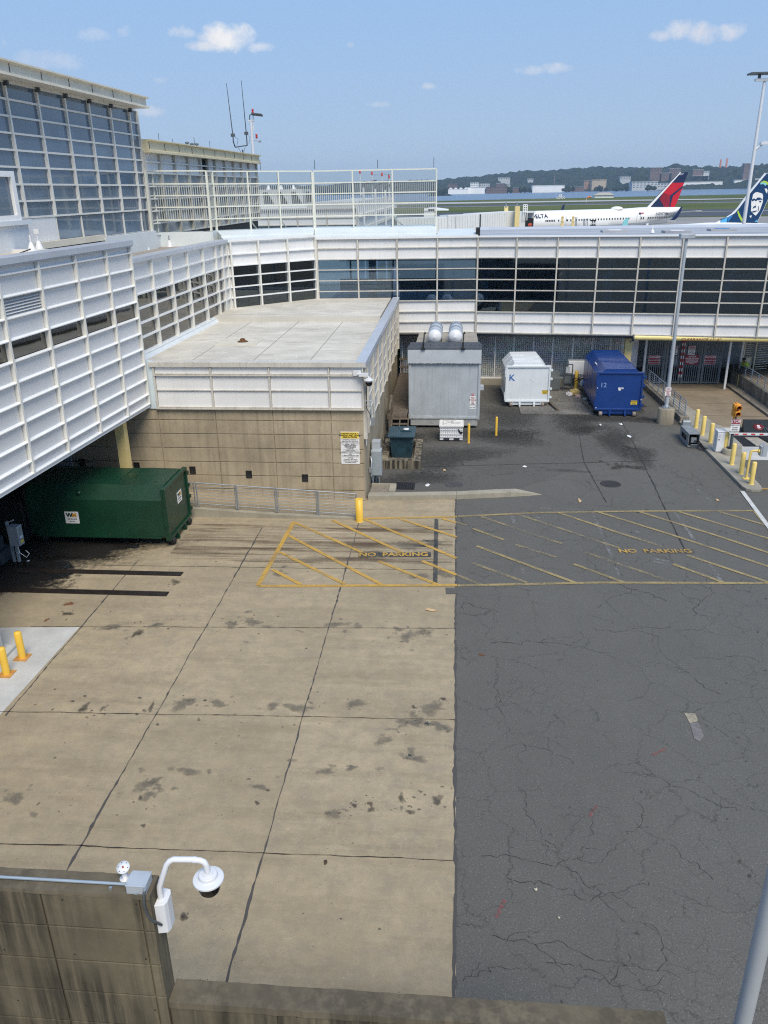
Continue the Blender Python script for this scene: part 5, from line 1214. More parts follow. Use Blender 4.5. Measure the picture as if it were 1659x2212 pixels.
# ---- silver trailer box with hood and canvas roof
TB = thing('trailer_box', 'big silver sheet metal trailer box with pale hood and no parking sign', 'trailer box', (-.43, 43, 0))
mb = MB(); mb.bb(-2.26, 1.40, 41.66, 47, .52, 3.58)
for x in (-1.05, .16): mb.bb(x - .012, x + .012, 41.652, 41.66, .7, 3.5)
mb.build('body', M_trailer, TB)
mb = MB(); mb.bb(-2.32, -2.20, 41.60, 47, .5, 3.55); mb.bb(1.34, 1.46, 41.60, 47, .5, 3.55); mb.bb(-2.20, 1.34, 41.62, 41.70, .55, .66); mb.build('corner_posts', M_trailer, TB)
mb = MB(); mb.bb(-2.22, 1.36, 41.63, 41.8, .16, .53); mb.bb(-2.30, 1.44, 41.59, 41.75, .53, .58); mb.lathe([(.035, 0), (.035, .02)], (-1.05, 41.63, .30), 10, (0, -1, 0)); mb.build('bumper', paint('stained_bumper', (.42, .43, .42), .5, .2, .2, 3, .6, (.14, .13, .12)), TB)
MB().bb(-2.36, 1.47, 41.54, 42.5, 3.52, 4.26).build('hood', M_trailer_l, TB); 
mb = MB(); rr = random.Random(2)
for k in range(46): mb.bb(-2.3 + k * .08, -2.3 + k * .08 + rr.uniform(.03, .08), 41.53, 41.545, 3.49, 3.52 + rr.random() * .02)
mb.build('ragged_edge', M_gap, TB)
mb = MB(); mb.prism([(-2.40, 41.52, 4.26), (1.50, 41.52, 4.26), (1.42, 42.9, 4.34), (-2.25, 42.9, 4.34)], (0, 0, 0), (0, 0, .05)); mb.build('dark_roof_strip', paint('dark_roof_sheet', (.075, .082, .09), .55, .1, .2, 3), TB)
mb = MB(); 
for k in range(9): mb.lathe([(.09, 0), (.09, .015), (.001, .016)], (-2.0 + k * .43, 42.3, 4.36), 10)
mb.build('roof_fixings', M_steel_d, TB)
mb = MB(); n = 14; vs = []; 
for i in range(n + 1):
    for k in range(9):
        x = -2.1 + 3.5 * k / 8; y = 43 + 7.2 * i / n; vs.append((x, y, 4.02 - .28 * i / n + .05 * sin(k * 1.9 + i * .7) * (0 < k < 8) + .03 * sin(i * 1.7)))
mb.add(vs, [(i * 9 + k, i * 9 + k + 1, (i + 1) * 9 + k + 1, (i + 1) * 9 + k) for i in range(n) for k in range(8)], True); mb.build('canvas_roof', M_canvas, TB)
MB().bb(-2.1, 1.4, 43, 50.2, .6, 3.66).build('rear_body', M_canvas, TB)
for x in (-1.55, .5):
    mb = MB(); mb.bb(x - .10, x + .10, 41.45, 41.62, 4.24, 4.33); mb.bb(x - .04, x + .04, 41.5, 41.7, 4.33, 4.62); mb.tube([(x, 41.6, 4.6), (x + .02, 41.9, 4.72), (x + .03, 42.2, 4.95), (x + .06, 42.2, 5.05), (x + .1, 42.2, 4.95)], .035); mb.build('lifting_bracket', M_black, TB)
MB().bb(1.46, 1.7, 43.1, 43.6, 1.75, 1.95).build('side_bracket', M_lightgrey, TB)
for x in (-2.0, 1.2): MB().lathe([(.05, -.1), (.42, -.1), (.42, .1), (.05, .1)], (x, 43.2, .42), 18, (1, 0, 0)).build('wheel', M_black, TB)
at = sign_board(TB, (1.08, 41.655, 1.50), X3, Z3, .31, .50, M_signw, 'sign_board', .012)
for (s, z, h_) in (('NO', .17, .12), ('PARKING', .06, .085), ('ANY', -.04, .07), ('TIME', -.115, .07)): text(s, h_, M_red, TB, at(0, z), X3, Z3, .002, 0, 'sign_lettering')
def arrow(root, at, y, wd, mat, right, up):
    r, u = Vector(right), Vector(up)
    mb = MB(); c_ = at(0, y); n = r.cross(u)
    pts = [(-wd, 0), (-wd + .04, .03), (-wd + .04, .01), (wd - .04, .01), (wd - .04, .03), (wd, 0), (wd - .04, -.03), (wd - .04, -.01), (-wd + .04, -.01), (-wd + .04, -.03)]
    mb.prism([c_ + r * x + u * z for x, z in pts], n * -.001, n * .002); mb.build('arrow', mat, root)
arrow(TB, at, -.19, .12, M_ink, X3, Z3)
at = sign_board(TB, (1.08, 41.655, 1.15), X3, Z3, .31, .15, M_signw, 'tow_sign', .012); text('TOW AWAY', .05, M_ink, TB, at(0, 0), X3, Z3, .001, 0, 'sign_lettering')
MB().bb(1.02, 1.12, 41.645, 41.657, 1.80, 1.90).build('red_decal', M_redb, TB); text('10', .07, M_signw, TB, (1.07, 41.643, 1.85), X3, Z3, .001, 0, 'decal_lettering')
# scrubber tanks lying on the canvas roof
for (xf, yf, xb, yb, xn, yn, lab) in ((939, 727, 943, 705, 944, 695, 'grey lying tank with white domed end on the canvas roof, left of the pair'), (983.5, 727, 985.5, 703, 986, 692, 'grey lying tank with white domed end on the canvas roof, right of the pair')):
    a, b, c_ = g(xf, yf, 4.62), g(xb, yb, 4.62), g(xn, yn, 4.62)
    b = a + (b - a).normalized() * 3.1; c_ = b + (b - a).normalized() * 1.0
    d = (b - a).normalized(); L_ = (b - a).length
    r = thing('roof_tank', lab, 'tank', (a.x, a.y, 4.05), 'tanks lying on the canvas roof')
    MB().lathe([(.38, 0), (.38, L_ * .3), (.39, L_ * .3), (.39, L_ * .34), (.38, L_ * .34), (.38, L_ * .62), (.39, L_ * .62), (.39, L_ * .66), (.38, L_ * .66), (.38, L_ - .3), (.36, L_ - .1), (.2, L_)], a, 24, d).build('shell', paint('blue_grey_tank', (.36, .41, .47), .6, 0, .12, 3, .2), r)
    MB().lathe([(.381, .0), (.36, -.10), (.30, -.18), (.18, -.24), (.001, -.30)], a, 24, d).build('domed_end', M_whitep, r)
    MB().lathe([(.17, L_ - .05), (.17, L_ + .5), (.19, L_ + .5), (.19, L_ + .58), (.17, L_ + .58), (.17, L_ + .9)], a, 14, d).build('neck', M_steel, r)
    mb = MB()
    for q in (.5, 2.4): p = a + d * q; mb.box((p.x, p.y, 4.08), (.7, .12, .30))
    mb.build('saddle', M_steel_d, r)
# timber stairs between trailer and dock wall
WS = thing('timber_stairs', 'weathered dark timber steps and deck between dock wall and trailer box', 'stairs', (-2.9, 40, 0))
mb = MB()
for k in range(34): mb.bb(-3.42, -2.36, 40.7 + k * .30, 40.7 + k * .30 + .27, 1.0 - .05 + random.uniform(-.008, .008), 1.0)
mb.build('deck_boards', M_wood, WS)
mb = MB()
for k in range(4): mb.bb(-3.1, -2.3, 39.55 + k * .28, 39.55 + k * .28 + .24, .2 + k * .2, .24 + k * .2)
mb.build('treads', M_wood, WS)
mb = MB()
for x in (-3.14, -2.72, -2.28): mb.bar((x, 39.5, .05), (x, 40.75, .95), .05, .2)
mb.bb(-3.42, -2.36, 40.6, 40.7, .75, .97); mb.build('stringers', M_wood, WS)
mb = MB(); mb.bb(-3.24, -3.12, 39.45, 39.55, 0, 1.55); mb.bb(-3.26, -3.1, 40.7, 40.8, 0, 1.9); mb.bar((-3.18, 39.4, 1.55), (-3.18, 40.9, 1.95), .10, .14); mb.bb(-3.45, -3.1, 40.82, 40.9, 1.9, 1.95); mb.build('handrail', M_wood, WS)
mb = MB(); mb.bb(-3.42, -2.2, 50.6, 50.68, 1.9, 2.0); mb.bb(-3.42, -2.2, 50.6, 50.68, 1.4, 1.48); mb.bb(-3.3, -3.2, 50.7, 50.78, 1.0, 2.0); mb.bb(-2.6, -2.5, 50.7, 50.78, 1.0, 2.0); mb.build('end_rail', M_wood, WS)
# white pallet box
CR = thing('pallet_box', 'white ribbed plastic pallet box with stained top in front of the trailer box', 'pallet box', (-.02, 39.7, 0))
mb = MB(); mb.bb(-.60, .56, 39.2, 40.2, .22, .78); 
for k in range(13): mb.bb(-.58 + k * .092, -.58 + k * .092 + .022, 39.17, 39.2, .24, .74)
for z in (.22, .38, .60, .72): mb.bb(-.61, .57, 39.165, 39.2, z, z + .03)
mb.build('ribbed_body', M_whitep, CR)
mb = MB(); mb.bb(-.64, .60, 39.14, 40.26, .78, .86); mb.build('lid', paint('scuffed_white_lid', (.72, .70, .66), .5, 0, .1, 3, .0), CR, .01)
mb = MB()
for (a, b) in (((-.45, 39.3), (-.45, 40.1)), ((-.45, 39.35), (.1, 40.0)), ((-.3, 39.9), (.4, 39.5)), ((0, 40.1), (0, 39.6)), ((-.4, 40.05), (.2, 40.05)), ((-.1, 39.4), (.45, 39.8))): mb.bar((*a, .863), (*b, .863), .025, .006)
mb.build('lid_scrapes', paint('dark_scrape', (.12, .10, .09), .8), CR)
mb = MB(); mb.bb(-.60, .56, 39.2, 40.2, .08, .2); mb.build('pallet_base', M_whitep, CR)
for (x0, x1) in ((-.42, -.12), (.10, .40)): MB().bb(x0, x1, 39.185, 39.20, .10, .18).build('fork_slot', M_black, CR)
for x in (-.5, .45): MB().lathe([(.02, -.03), (.06, -.03), (.06, .03), (.02, .03)], (x, 39.3, .06), 12, (1, 0, 0)).build('caster', M_black, CR)
MB().prism([(.30, 39.15, .68), (.36, 39.15, .66), (.46, 39.15, .52), (.50, 39.15, .54), (.57, 39.15, .50), (.52, 39.15, .44), (.46, 39.15, .40), (.42, 39.15, .44), (.36, 39.15, .52)], (0, 0, 0), (0, .02, 0)).build('torn_black_tape', M_black, CR)
# single bollards
def bollard(x, y, h, r, lab, mat=M_yellow_p, cap=True, plate_=False, z=0, group='yellow bollards'):
    o = lthing('bollard', lab, 'bollard', (x, y, z), 0, group); bollard_mesh(o, h, r, mat, cap, plate_); return o
bollard(-3.53, 28.5, .93, .145, 'thick flat topped yellow bollard at the end of the railings, dock corner', M_yellow, False)
bollard(.86, 39.0, 1.02, .062, 'slim yellow bollard right of the white pallet box', M_yellow, True)
bollard(2.31, 40.4, 1.0, .062, 'slim yellow bollard standing alone in the dock asphalt', M_yellow, True)
bollard(7.75, 50.4, 1.28, .11, 'dirty yellow bollard by the trash, between the white and blue containers', M_yellow, True)
bollard(-11.86, 18.2, .84, .10, 'yellow bollard on the bright pad, the farther one of the pair at left', M_yellow, True, True, .008)
bollard(-11.88, 17.38, .84, .10, 'scuffed yellow bollard on the bright pad at the left picture edge', M_yellow, True, True, .008)
mb = MB(); mb.bb(-13.2, -12.5, 17.2, 18.4, 0, 2.3); mb.bb(-13.4, -12.3, 16.9, 18.7, 0, .1); tag(mb.build('pale_post', M_pad), 'pale concrete pier behind the left bollards at the picture edge', 'pier')
# pump unit, trash, pad and timbers between containers
PU = thing('pump_unit', 'grey hydraulic pump unit with frame and motor beside the yellow bollard', 'pump unit', (6.7, 50.6, 0))
M_dg = paint('dark_grey_enamel', (.12, .135, .14), .45, .1, .15, 3)
MB().prism([(6.0, 50.2, 0.1), (6.0, 51.1, 0.1), (6.0, 51.1, 1.05), (6.0, 50.2, .85)], (0, 0, 0), (.75, 0, 0)).build('tank', M_dg, PU, .015)
MB().lathe([(.17, 0), (.17, .4), (.12, .45), (.001, .46)], (5.95, 50.7, .75), 14).build('motor', M_lightgrey, PU)
mb = MB()
for x in (6.95, 7.45): mb.bb(x - .03, x + .03, 50.2, 50.26, 0, 1.7)
for z in (.5, 1.1, 1.68): mb.bb(6.95, 7.45, 50.2, 50.26, z, z + .05)
mb.build('frame', M_steel_d, PU)
MB().bb(7.0, 7.42, 50.28, 50.6, .55, 1.05).build('valve_box', M_dg, PU, .01); MB().bb(7.05, 7.3, 50.3, 50.55, 1.15, 1.5).build('meter', M_lightgrey, PU, .01)
mb = MB(); mb.bb(7.3, 8.5, 51.0, 51.7, .9, 1.75); tag(mb.build('equipment_box', M_whitep, None, .02), 'pale equipment box behind the yellow bollard, beside the blue container', 'equipment box')
HS = thing('hydraulic_hoses', 'black hydraulic hoses looping to the rear of the blue container', 'hose', (7.9, 50.2, 0))
mb = MB(); mb.tube([(7.4, 50.3, .7), (7.7, 50.0, .9), (8.0, 49.9, .6), (8.1, 49.9, .3)], .03); mb.tube([(7.4, 50.35, .5), (7.8, 50.1, .75), (8.1, 50, .9)], .03); mb.build('hoses', M_black, HS); MB().lathe([(.24, 0), (.24, .03), (.18, .04), (.001, .04)], (8.15, 49.9, .6), 18, (0, -1, 0)).build('round_cover', M_lightgrey, HS)
def bag(x, y, s, mat, lab, name='trash_bag'):
    bm = bmesh.new(); bmesh.ops.create_icosphere(bm, subdivisions=3, radius=s)
    rr = random.Random(int(x * 91 + y * 7))
    ph = [rr.uniform(0, 6) for _ in range(6)]
    for v in bm.verts:
        n = v.co.normalized(); k = 1 + .14 * sin(7 * n.x + ph[0]) * sin(6 * n.y + ph[1]) + .10 * sin(13 * n.z + ph[2] + 5 * n.x) + rr.uniform(-.05, .05)
        v.co *= k; v.co.z = v.co.z * .75 + s * .55
        if v.co.z < .01: v.co.z = .01
    me = bpy.data.meshes.new(name); bm.to_mesh(me); bm.free(); me.materials.append(mat)
    o = bpy.data.objects.new(name, me); COL.objects.link(o); o.location = (x, y, .004); tag(o, lab, 'trash'); return o
bag(7.55, 49.2, .32, paint('yellow_bag', (.55, .42, .16), .4, 0, .3, 6), 'crumpled yellow trash bag at the foot of the dirty yellow bollard')
bag(7.15, 48.9, .22, paint('white_bag', (.62, .58, .58), .4, 0, .25, 6), 'small white trash bag in front of the dirty yellow bollard')
bag(7.65, 48.5, .17, paint('pink_bag', (.55, .38, .36), .5, 0, .35, 9), 'pinkish loose trash beside the yellow trash bag')
for (x, y, s, lab) in ((8.0, 47.9, .14, 'scrap of clear plastic beside the blue container side'), (7.9, 46.9, .13, 'pale plastic scrap near the leaning timber by the blue container')): bag(x, y, s, paint('clear_plastic', (.32, .33, .33), .3, 0, .3, 8), lab, 'plastic_scrap')
structure(MB().bb(3.9, 8.0, 44.6, 51.8, 0, .05).build('container_pad', concrete('dirty_pad_concrete', (.22, .21, .19), .2, black=.5, dark=(.03, .03, .03)), None))
for (a, b, lab) in (((5.75, 46.9), (6.05, 45.2), 'dark timber beam on the pad beside the white container'), ((7.75, 47.0), (8.02, 45.0), 'split weathered timber beam on the pad beside the blue container')):
    o = MB().bar((*a, .12), (*b, .12), .16, .14).build('timber_beam', M_wood, None, .01); tag(o, lab, 'timber beam', 'timber beams on the container pad')
# litter
LIT = [(1133, 1008, 5, 2, M_signw, 'white paper scrap on the bin area asphalt'), (924, 1048, 5, 3, M_signw, 'crumpled white and blue wrapper beside the drain grate'), (1252, 1082, 4, 5, paint('tan_card', (.55, .38, .2), .8), 'tan cardboard scrap in the open asphalt'), (1360, 943, 5, 3, M_signw, 'white paper scrap in front of the blue container'),
       (1341, 916, 4, 2, M_signw, 'white scrap under the right corner of the blue container'), (1297, 918, 3, 2, M_signw, 'small white scrap under the left corner of the blue container'), (1157, 1922, 4, 4, paint('pale_leaf', (.5, .46, .36), .8), 'pale crumpled leaf on the near asphalt'), (1207, 1983, 4, 3, MC['pale_leaf'], 'pale scrap on the near asphalt right of the red mark'),
       (933, 1318, 16, 3, MC['tan_card'], 'flat tan cardboard strip on the concrete slab'), (1550, 1080, 4, 2, MC['tan_card'], 'small tan scrap near the island kerb'), (704, 1863, 5, 6, paint('brown_twig', (.07, .045, .03), .9), 'brown twig on the near concrete slab'), (960, 1016, 3, 2, MC['tan_card'], 'tan food scrap on the bin area asphalt'), (60, 1212, 4, 2, M_signw, 'white scrap in the shade near the grey control box')]
for (x, y, a, b, m_, lab) in LIT:
    p = g(x, y, .02); dx = (g(x + a, y) - g(x - a, y)).length / 2; dy = (g(x, y + b) - g(x, y - b)).length / 2
    n = 9; mb = MB(); vs = [(p.x, p.y, .05)]
    for k in range(n):
        th = 2 * pi * k / n; q = random.uniform(.6, 1.15); vs.append((p.x + dx * q * cos(th), p.y + dy * q * sin(th), .017 + random.uniform(0, .03)))
    mb.add(vs, [(0, 1 + k, 1 + (k + 1) % n) for k in range(n)]); o = mb.build('litter_scrap', m_); tag(o, lab, 'litter')

# ================================================================ gate, ramp and island on the right
def q8(x, y): return ((1800 + x / 2.37) / 1.507, (1000 + y / 2.37) / 1.507)
sheet('driveway', [(13.55, 42.2), (17.4, 42.3), (17.35, 53.5), (12.5, 53.5), (13.0, 47)], M_drive, .012)
structure(MB().prism([(12.75, 43.0, 0), (14.2, 42.3, 0), (13.62, 46.6, 0), (12.95, 52.4, 0), (12.6, 52.4, 0)], (0, 0, 0), (0, 0, .06)).build('side_pavement', M_islandtop))
dj = MB()
for a, b in (((13.6, 47.4), (17.35, 47.2)), ((13.9, 44.6), (17.4, 44.4)), ((13.2, 50.6), (17.3, 50.5))): wander(dj, (*a, 0), (*b, 0), .015, .03, .018, .3, 0, 3)
structure(dj.build('driveway_joints', M_gapd, recalc=False))
# left ramp wall and railing
RW = thing('ramp_wall', 'low stained concrete ramp wall beside the blue container and lamp post', 'wall', (12.4, 47, 0))
M_rampwall = concrete('stained_ramp_concrete', (.30, .27, .22), .6, black=.5, dark=(.05, .05, .05), blot=.25)
mb = MB(); mb.prism([(12.32, 43.0, 0), (12.78, 43.0, 0), (12.55, 52.3, 0), (12.05, 52.3, 0)], (0, 0, 0), (0, 0, .34)); mb.build('wall', M_rampwall, RW)
def sloped_rail(label, P, Q, h0, n, group):
    P, Q = Vector(P), Vector(Q)
    r = thing('ramp_guard_rail', label, 'railing', P, group)
    for i in range(n):
        p = P + (Q - P) * (i / (n - 1)); MB().tube([p, p + Vector((0, 0, h0))], .028, 8).build('post', M_rail, r)
    for k in range(6):
        o = Vector((0, 0, h0 - .02 - k * .135)); MB().tube([P + o, Q + o], .024 if k == 0 else .013, 6).build('rail', M_rail, r)
M_rail = paint('blue_grey_rail_paint', (.22, .28, .36), .45, .1, .12, 5)
sloped_rail('blue grey sloping pipe railing on the ramp wall beside the lamp post', (12.58, 43.2, .34), (12.32, 52.0, .34), .86, 9, 'pipe railings on the ramp walls')
RR = thing('ramp_wall', 'tall streaked concrete ramp wall along the right edge of the driveway', 'wall', (18, 48, 0))
mb = MB(); mb.prism([(17.95, 42, 0), (18.25, 42, 0), (18.25, 52.9, 0), (17.95, 52.9, 0)], (0, 0, 0), (0, 0, .86)); mb.build('wall', M_rampwall, RR)
MB().bb(17.4, 17.95, 42.2, 52.0, 0, .14).build('kerb', M_rampwall, RR)
MB().prism([(18.25, 42, .5), (24, 42, .5), (24, 55, .5), (18.25, 55, .5)], (0, 0, 0), (0, 0, .3)).build('platform', M_drive, RR)
mb = MB(); mb.bb(17.93, 17.945, 51.3, 51.42, .05, .84); mb.build('yellow_stripe', M_yellow_c, RR); MB().bb(17.935, 17.945, 50.5, 50.65, .45, .65).build('wall_plate', M_lightgrey, RR)
sloped_rail('blue grey pipe railing on the tall right hand ramp wall, by the turnstile', (18.1, 44.0, .86), (18.1, 53.0, .86), .66, 9, 'pipe railings on the ramp walls')
for i, (x, y, lab) in enumerate(((17.05, 51.0, 'white steel post at the right end of the gates'), (12.2, 52.0, 'white slim post left of the gates'), (18.25, 52.3, 'white slim post left of the turnstile'))):
    o = MB().bb(x - .06, x + .06, y - .06, y + .06, 0, 3.5).build('gate_post', M_white); tag(o, lab, 'post')
YC = thing('steel_column', 'cream yellow steel column between the mesh screens and the gates', 'column', (10.85, 50.9, 0))
mb = MB(); mb.bb(10.64, 11.06, 50.75, 51.1, 0, 3.5); mb.build('column_shaft', M_yellow_c, YC); MB().prism([(11.06, 50.8, 2.7), (11.06, 50.8, 3.1), (11.2, 50.8, 3.2), (11.12, 50.8, 2.9)], (0, 0, 0), (0, .1, 0)).build('bracket', M_yellow_c, YC)
CBR = thing('clearance_bar', 'cream yellow pipe clearance bar lettered CLEARANCE 11 feet, above the gates', 'clearance bar', (14, 49.9, 3.4))
MB().tube([(10.9, 50.0, 3.42), (31, 48.2, 3.42)], .165, 18).build('bar_pipe', paint('bright_cream_yellow', (.86, .72, .30), .45, 0, .06, 3, .15, (.4, .3, .15)), CBR)
mb = MB(); mb.lathe([(.16, 0), (.20, .0), (.20, .10), (.16, .10)], (10.86, 50.0, 3.42), 16, (1, -.09, 0)); mb.bb(10.75, 10.95, 49.85, 50.15, 3.1, 3.2); mb.build('end_collar', M_steel_d, CBR)
dr_ = Vector((20.1, -1.8, 0)).normalized(); up_ = Vector((0, -.35, .94)); up_ = (up_ - dr_ * up_.dot(dr_)).normalized()
nn = dr_.cross(up_); cpt = Vector((14.78, 49.65, 3.42))
text("CLEARANCE 11' 0\"", .27, paint('brown_lettering', (.35, .10, .04), .6), CBR, cpt + nn * .172, dr_, up_, .0, .2, 'bar_lettering', 'CENTER', .003, 1.02)
# sliding gates of grey bars
M_gate = paint('grey_gate_paint', (.17, .19, .21), .5, .2, .15, 4)
def gate_leaf(label, x0, x1, y):
    r = thing('gate_leaf', label, 'gate', (x0, y, .05), 'grey bar gates')
    mb = MB()
    for x in (x0 + .05, x1 - .05): mb.bb(x - .05, x + .05, y - .05, y + .05, .05, 3.45)
    for z in (.12, 1.78, 3.4): mb.bb(x0 + .1, x1 - .1, y - .045, y + .045, z - .045, z + .045)
    mb.build('frame', M_gate, r)
    n = int((x1 - x0) / .125); mb = MB()
    for k in range(1, n): x = x0 + (x1 - x0) * k / n; mb.bb(x - .024, x + .024, y - .022, y + .022, .16, 1.735); mb.bb(x - .024, x + .024, y - .022, y + .022, 1.825, 3.355)
    mb.build('bars', M_gate, r); return r
G1 = gate_leaf('grey barred gate leaf at the left, carrying the left danger sign', 12.25, 13.55, 52.35)
G2 = gate_leaf('grey barred gate leaf behind the lamp post', 13.6, 14.62, 52.4)
G3 = gate_leaf('grey barred gate leaf with the gate P restricted area sign', 14.68, 15.85, 52.4)
G4 = gate_leaf('grey barred gate leaf at the right with the right danger sign', 15.9, 17.1, 52.35)
o = MB().bb(13.85, 14.4, 52.44, 52.6, 1.2, 1.75).build('lock_box', M_lightgrey); tag(o, 'grey lock box on the gate behind the lamp post', 'lock box')
def danger(x, lab):
    r = thing('danger_sign', lab, 'sign', (x, 52.28, 1.3)); at = sign_board(r, (x, 52.28, 1.6), X3, Z3, .72, .60, M_red, 'sign_board', .015)
    for (z, w_, h_) in ((.29, .70, .012), (-.29, .70, .012)): plate(r, at, 0, z, w_, h_, M_signw, X3, Z3, 'border')
    for s in (-1, 1): plate(r, at, s * .345, 0, .012, .57, M_signw, X3, Z3, 'border')
    for (s, z, h_, b_) in (('DANGER', .165, .185, .003), ('PINCH/CRUSH', -.04, .125, .001), ('HAZARD FROM GATE', -.20, .082, .001)): text(s, h_, M_signw, r, at(0, z, .003), X3, Z3, b_, 0, 'sign_lettering', 'CENTER', .002, .92)
danger(12.86, 'maroon DANGER pinch crush sign on the left gate leaf'); danger(16.34, 'maroon DANGER pinch crush sign on the right gate leaf')
r = thing('gate_sign', 'maroon gate P restricted area sign on the gate below the stop sign', 'sign', (15.22, 52.28, 1.3)); at = sign_board(r, (15.22, 52.28, 1.6), X3, Z3, .86, .60, M_red, 'sign_board', .015)
for (s, z, h_) in (('GATE-P', .20, .14), ('RESTRICTED AREA', .08, .10), ('AUTHORIZED PERSONNEL ONLY', -.03, .05), ('CHALLENGE ALL UNKNOWN PERSONS', -.11, .045), ('DISPLAY ID BADGE AT ALL TIMES', -.18, .045), ('NO TAILGATING', -.245, .04)): text(s, h_, M_signw, r, at(0, z), X3, Z3, .003, 0, 'sign_lettering')
plate(r, at, 0, .02, .80, .010, M_signw, X3, Z3, 'border')
def stop_sign(r, c, w_, h_, right=X3, up=Z3):
    at = sign_board(r, c, right, up, w_, h_, M_signw, 'sign_board', .012)
    plate(r, at, 0, h_ * .33, w_ * .94, h_ * .31, M_red, right, up, 'red_panel')
    text('STOP', h_ * .29, M_signw, r, at(0, h_ * .33, .004), right, up, .002, 0, 'stop_lettering', 'CENTER', .001, w_ / h_ * 1.5)
    for (s, k) in (('CHECK WITH', .08), ('GUARD', -.08), ('BEFORE', -.23), ('PROCEEDING', -.38)): text(s, h_ * .135, M_ink, r, at(0, h_ * k), right, up, .001, 0, 'sign_lettering', 'CENTER', .001, w_ / h_ * 1.35)
r = thing('stop_sign', 'white STOP check with guard sign on the gate above the restricted area sign', 'sign', (15.13, 52.28, 1.92)); stop_sign(r, (15.13, 52.28, 2.21), .44, .58)
r = thing('stop_sign', 'white STOP sign on the gate half hidden behind the lamp post', 'sign', (14.04, 52.28, 1.92)); stop_sign(r, (14.04, 52.28, 2.21), .44, .58)
for x, lab in ((14.51, 'red and white striped hanging clearance pole, left of the pair'), (14.65, 'red and white striped hanging clearance pole, right of the pair')):
    r = thing('striped_pole', lab, 'pole', (x, 52.2, .48), 'red and white striped poles')
    for k in range(12): MB().lathe([(.035, 0), (.035, .2)], (x, 52.2, .48 + .2 * k), 10).build('red_band' if k % 2 else 'white_band', M_redb if k % 2 else M_signw, r)
# turnstile and guard at the platform
TS = thing('turnstile', 'cream full height turnstile with horizontal arms at the right edge', 'turnstile', (19.3, 52.6, .8))
M_cr = paint('cream_turnstile', (.78, .70, .54), .5, .1, .1, 5)
mb = MB()
for x in (18.42, 19.12, 20.2): mb.tube([(x, 52.4, .8), (x, 52.4, 3.3)], .05)
mb.tube([(18.42, 52.4, 2.75), (20.2, 52.4, 2.75)], .04); mb.build('posts', M_cr, TS)
mb = MB()
for k in range(8):
    z = 1.75 + k * .13; mb.tube([Vector((18.78, 52.9, z)) + Vector((cos(a) * .34, sin(a) * .34, 0)) for a in [pi + i * pi / 6 for i in range(7)]], .022, 6)
mb.build('cage_hoops', M_cr, TS)
mb = MB(); mb.lathe([(.35, 0), (.35, .85)], (18.78, 52.9, .85), 20); mb.build('drum', M_cr, TS)
mb = MB()
for k in range(13): 
    z = .95 + k * .15; mb.tube([(19.25, 52.5, z), (20.1, 52.75, z + .02)], .025, 6)
mb.build('rotor_arms', M_cr, TS)
def person(label, loc, rz, joints, vest, trousers, headz, hair, helmet=None, hold=None):
    """joints: dict of points (local metres); one skinned body with vest, trousers and hair as children"""
    r = lthing('person', label, 'person', loc, rz)
    names = ['pelvis', 'chest', 'neck', 'head', 'headtop', 'shl', 'ell', 'hal', 'shr', 'elr', 'har', 'hil', 'knl', 'ftl', 'tol', 'hir', 'knr', 'ftr', 'tor']
    edges = [('pelvis', 'chest'), ('chest', 'neck'), ('neck', 'head'), ('head', 'headtop'), ('chest', 'shl'), ('shl', 'ell'), ('ell', 'hal'), ('chest', 'shr'), ('shr', 'elr'), ('elr', 'har'),
             ('pelvis', 'hil'), ('hil', 'knl'), ('knl', 'ftl'), ('ftl', 'tol'), ('pelvis', 'hir'), ('hir', 'knr'), ('knr', 'ftr'), ('ftr', 'tor')]
    rad = dict(pelvis=.14, chest=.15, neck=.055, head=.095, headtop=.075, shl=.07, ell=.045, hal=.035, shr=.07, elr=.045, har=.035, hil=.10, knl=.065, ftl=.045, tol=.035, hir=.10, knr=.065, ftr=.045, tor=.035)
    def skin(nm, keep, grow, mat):
        ks = [n for n in names if n in keep]; ix = {n: i for i, n in enumerate(ks)}
        me = bpy.data.meshes.new(nm); me.from_pydata([joints[n] for n in ks], [(ix[a], ix[b]) for a, b in edges if a in ix and b in ix], [])
        o = bpy.data.objects.new(nm, me); COL.objects.link(o); o.parent = r; me.materials.append(mat)
        o.modifiers.new('skin', 'SKIN')
        for n in ks: me.skin_vertices[0].data[ix[n]].radius = (rad[n] + grow, rad[n] * .85 + grow)
        me.skin_vertices[0].data[0].use_root = True
        s = o.modifiers.new('sub', 'SUBSURF'); s.levels = s.render_levels = 1; return o
    skin('body', names, 0, paint('skin', (.25, .13, .085), .6))
    skin('vest', ['pelvis', 'chest', 'shl', 'shr', 'ell', 'elr'], .025, vest)
    skin('trousers', ['pelvis', 'hil', 'knl', 'ftl', 'hir', 'knr', 'ftr'], .022, trousers)
    skin('shoes', ['ftl', 'tol'], .018, M_black); skin('shoes', ['ftr', 'tor'], .018, M_black)
    h_ = Vector(joints['head']); MB().lathe([(.112, -.02), (.115, .04), (.09, .11), (.05, .14), (.001, .15)], h_ + Vector((0, .015, .02)), 12).build('hair' if not helmet else 'cap', helmet or hair, r)
    return r
